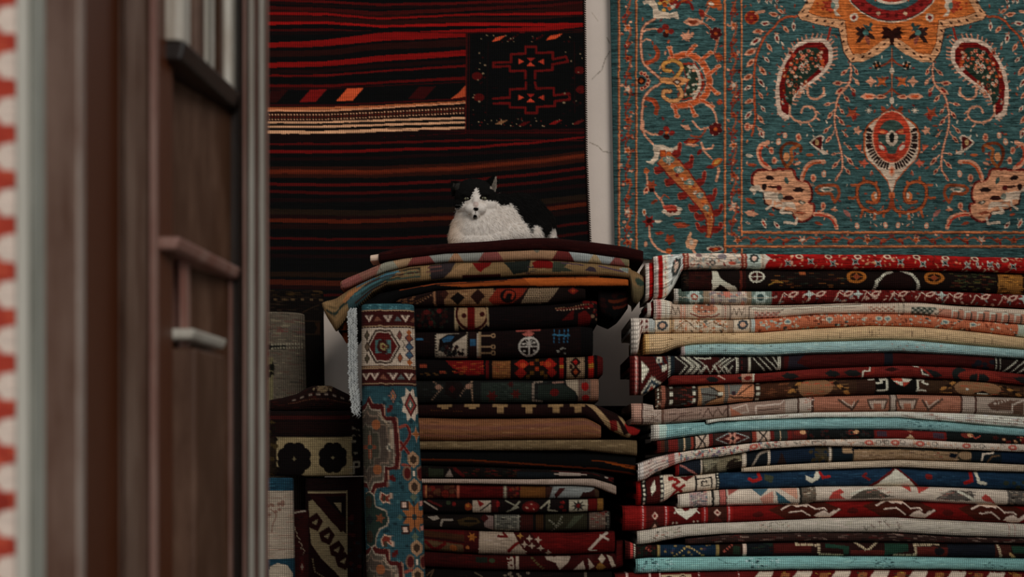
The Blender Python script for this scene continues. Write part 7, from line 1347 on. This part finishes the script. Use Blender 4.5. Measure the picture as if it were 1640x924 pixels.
    R = random.Random(3); wm, t, b = nt('whisker'); b.inputs['Base Color'].default_value = (.6, .58, .55, 1)
    for s in (-1, 1):
        for i in range(5):
            a = C(763 + s * 9, 341 + i * 1.6, -40); e = C(763 + s * (34 + R.uniform(-3, 4)), 334 + i * 6, -36 + R.uniform(-3, 3)); m = a.lerp(e, .5) + Vector((0, -3 * S, 2.4 * S)); wk = MB(); wk.tube([a, m, e], .00035, 4, .00012); inv(wk.build('whisker', wm, None), root)
import bmesh
make_cat()
# ================================================================ old wooden door in the foreground
def dd_(px): return 1 / (.4545 + (430 - px) * .000757)
def XY(px, d): return ((px - 820) / F * d, d)
def wood(name, base, wear, amt, spec=.45, rough=.42, sc=28):
    m, t, b = nt(name)
    tc = N(t, 'ShaderNodeTexCoord'); mp = N(t, 'ShaderNodeMapping'); mp.inputs['Scale'].default_value = (sc, sc, sc * .22); t.links.new(tc.outputs['Object'], mp.inputs[0])
    n1 = N(t, 'ShaderNodeTexNoise', i_Scale=1.0, i_Detail=6.0, i_Roughness=.65); t.links.new(mp.outputs[0], n1.inputs['Vector'])
    n2 = N(t, 'ShaderNodeTexNoise', i_Scale=5.0, i_Detail=5.0, i_Roughness=.7); t.links.new(tc.outputs['Object'], n2.inputs['Vector'])
    v = mth(t, 'ADD', mth(t, 'MULTIPLY', n1.outputs[0], .65), mth(t, 'MULTIPLY', n2.outputs[0], .35))
    r = N(t, 'ShaderNodeValToRGB'); r.color_ramp.elements[0].position = .62 - amt * .3; r.color_ramp.elements[1].position = .72 - amt * .12
    r.color_ramp.elements[0].color = (*lin(base), 1); r.color_ramp.elements[1].color = (*lin(wear), 1); t.links.new(v, r.inputs[0]); t.links.new(r.outputs[0], b.inputs['Base Color'])
    b.inputs['Roughness'].default_value = rough; b.inputs['Specular IOR Level'].default_value = spec
    bp = N(t, 'ShaderNodeBump', i_Strength=.35, i_Distance=.004); t.links.new(v, bp.inputs['Height']); t.links.new(bp.outputs[0], b.inputs['Normal']); return m
wd = wood('dark_brown_door_wood', '50260f', '5e3420', .3)
wp = wood('panel_wood', '4a2c18', '6a4c3a', .5, rough=.6)
wg = wood('worn_edge_highlight', '7c5c4e', 'a89a90', .9, rough=.5)  # worn tone with the edge highlights put into its colour
wr = wood('reddish_worn_highlight', '86584c', 'a8887c', .7, rough=.45)  # worn reddish tone, bead highlights included in the colour
ws = wood('grey_worn_highlight', 'a09080', 'cac6ba', 1.1, rough=.45)  # worn grey that also paints the lit moulding edges
Z0, Z1 = .12, 2.9
def strip(name, pts, mat, parent, z0=Z0, z1=Z1, bev=0.0, label=None):
    """pts = (px, depth) outline along the visible face; closed at the back of the leaf"""
    P = [XY(*p) for p in pts]; Bk = []
    (x0, y0), (x1, y1) = P[0], P[-1]
    P = P + [(x1 - .045 - (P[-1][0] + .386 - (P[-1][1] - 1.34) * .078) , y1), (x0 - .045 - (P[0][0] + .386 - (P[0][1] - 1.34) * .078), y0)]
    q = MB(); q.prism(P, z0, z1); o = q.build(name, mat, None, bevel=bev); inv(o, parent)
    if label: o['label'] = label
    return o
door = empty('panelled_door', 'old dark brown panelled wooden door leaf standing open in the blurred foreground', 'door', (-.38, 1.77, 0))
strip('stile', [(72, 1.336), (96, 1.36), (132, 1.400), (134, 1.44)], wood('blotchy_highlight_stile', '5a3626', '8a6e60', .9), door)  # paler tone paints the blotchy highlights on the stile
strip('bead', [(118, 1.398), (122, 1.388), (130, 1.392), (135, 1.405), (137, 1.44)], wg, door, bev=.003)
strip('flat_board', [(128, 1.47), (197, 1.595), (198, 1.61)], wd, door)
strip('stile', [(196, 1.585), (201, 1.572), (214, 1.600), (240, 1.655), (246, 1.68)], wood('greyed_stile', '523424', '80685a', .8), door, bev=.002)
strip('bead', [(236, 1.655), (241, 1.640), (250, 1.655), (254, 1.69)], wr, door, bev=.003)
strip('rail', [(246, 1.74), (276, 1.80), (277, 1.83)], wd, door)
strip('panel', [(270, 1.85), (386, 2.066), (387, 2.08)], wp, door)
# beaded far edge
for a, b_, m in ((383, 387, wood('groove_wood', '241409', '342014', .2)), (387, 395, wr), (396, 408, ws), (408, 412, wr), (412, 425, ws), (425, 430, wr)):
    d0, d1 = dd_(a) - .02, dd_(b_) - .02
    strip('bead', [(a, d0 + .012), ((a * .7 + b_ * .3), d0 - .004), ((a + b_) / 2, (d0 + d1) / 2 - .008), (b_, d1 + .006)], m, door, bev=.0015)
def zz(px, py, d): return HC + (HY - py) / F * d
# lock-rail ledges and raised mouldings
def ledge(name, pa, pb_, z0, z1, proud, mat, bev=.004, sl=0.0):
    da, db = dd_(pa), dd_(pb_); (xa, ya), (xb, yb) = XY(pa, da), XY(pb_, db)
    q = MB(); q.add([(xa - .03, ya, z0), (xa + proud * .25, ya, z0), (xb + proud * .25, yb, z0), (xb - .03, yb, z0), (xa - .03, ya, z1 + sl), (xa + proud, ya, z1), (xb + proud, yb, z1), (xb - .03, yb, z1 + sl)],
                    [(0, 3, 2, 1), (4, 5, 6, 7), (0, 1, 5, 4), (1, 2, 6, 5), (2, 3, 7, 6), (3, 0, 4, 7)])
    o = q.build(name, mat, None, bevel=bev); inv(o, door); return o
zu = zz(285, 62, dd_(285)); zl = zz(285, 382, dd_(285)); zi = zz(310, 528, dd_(310))
ledge('moulding', 288, 378, zu - .022, zu, .007, wood('dark_moulding', '1c100b', '2c1c14', .3))
for a, b_, m in ((283, 305, ws), (310, 328, wp), (334, 344, ws), (347, 358, wp), (362, 378, ws)):
    d0, d1 = dd_(a), dd_(b_); strip('fluted_strip', [(a, d0 + .01), ((a + b_) / 2, (d0 + d1) / 2 - .012), (b_, d1 + .01)], m, door, z0=zu + .0, z1=Z1, bev=.002)
ledge('moulding', 278, 380, zl - .014, zl, .007, wr)
strip('bead', [(284, 1.86), (288, 1.835), (300, 1.855), (305, 1.89)], wr, door, z1=zl - .01, bev=.003)
strip('bead', [(362, 2.045), (367, 2.02), (376, 2.04), (381, 2.07)], wr, door, z1=zl - .01, bev=.003)
strip('recess', [(304, 1.93), (364, 2.05), (365, 2.07)], wood('recess_wood', '2c1a12', '3c281e', .3), door, z1=zl - .02)
ledge('moulding', 303, 357, zi - .012, zi, .006, ws); ledge('raised_field', 309, 356, Z0, zi - .02, .004, wp)
# jamb and hanging outside
jm = wood('grey_painted_jamb', 'd8d2c4', 'ece6d8', 1.0, rough=.7)
q = MB(); P = [XY(20, 1.265), XY(27, 1.255), XY(44, 1.27), XY(48, 1.285)]; P += [(P[-1][0] - .1, P[-1][1]), (P[0][0] - .1, P[0][1])]
q.prism(P, 0, 2.9); tag(q.build('trim_1', jm, None, bevel=.002), kind='structure')
q = MB(); P = [XY(46, 1.288), XY(52, 1.282), XY(68, 1.315), XY(73, 1.33)]; P += [(P[-1][0] - .1, P[-1][1]), (P[0][0] - .1, P[0][1])]
q.prism(P, 0, 2.9); tag(q.build('trim_2', wood('greenish_grey_paint', '8c8c80', 'bcbcb0', 1.0, rough=.7), None, bevel=.002), kind='structure')
def pr(c):
    c.T(); c.scat(-90, -160, 40, 960, ['8c3428', '98402f', '7c2c22'], 300, 6, 16, 3)
    for i in range(16):
        y = -110 + i * 73; c.poly([(6, y - 20), (40, y - 26), (40, y + 22), (8, y + 20), (-6, y)], 'a89e94'); c.dia(-40, y + 36, 22, 20, 'a89e94')
pcv = Cv(-95, -170, 45, 970, '903629', .5); pr(pcv)
hx = hanging('hanging_textile', pcv, lambda y: -88, lambda y: 27, -150, 960, 1.235, 'flat', wave=.0012, th=.006, xmax=40, ymin=-4, label='red and white patterned textile hanging at the extreme left edge, out of focus')
hx['category'] = 'textile'
# ================================================================ camera and daylight
cam = bpy.data.cameras.new('camera'); co_ = bpy.data.objects.new('camera', cam); COL.objects.link(co_)
cam.lens = 59.0; cam.sensor_width = 36.0; cam.shift_y = (HY - 462.0) / 1640.0
co_.location = (0, 0, HC); co_.rotation_euler = (math.pi / 2, 0, 0); cam.clip_start = .05
cam.dof.use_dof = True; cam.dof.focus_distance = 6.1; cam.dof.aperture_fstop = 6.0; cam.dof.aperture_blades = 0
bpy.context.scene.camera = co_
su = bpy.data.lights.new('daylight', 'SUN'); so = bpy.data.objects.new('daylight', su); COL.objects.link(so)
su.energy = 1.15; su.angle = math.radians(28); su.color = (1.0, .96, .9)
so.rotation_euler = Vector((-.48, 1.0, -.52)).to_track_quat('-Z', 'Y').to_euler(); so.location = (2, -2, 3)
w = bpy.data.worlds.new('sky'); bpy.context.scene.world = w; w.use_nodes = True
bg = w.node_tree.nodes['Background']; bg.inputs[0].default_value = (.93, .95, .96, 1); bg.inputs[1].default_value = .35
vs = bpy.context.scene.view_settings; vs.view_transform = 'Standard'; vs.look = 'None'; vs.exposure = 0.0; vs.gamma = 1.0; vs.use_curve_mapping = False
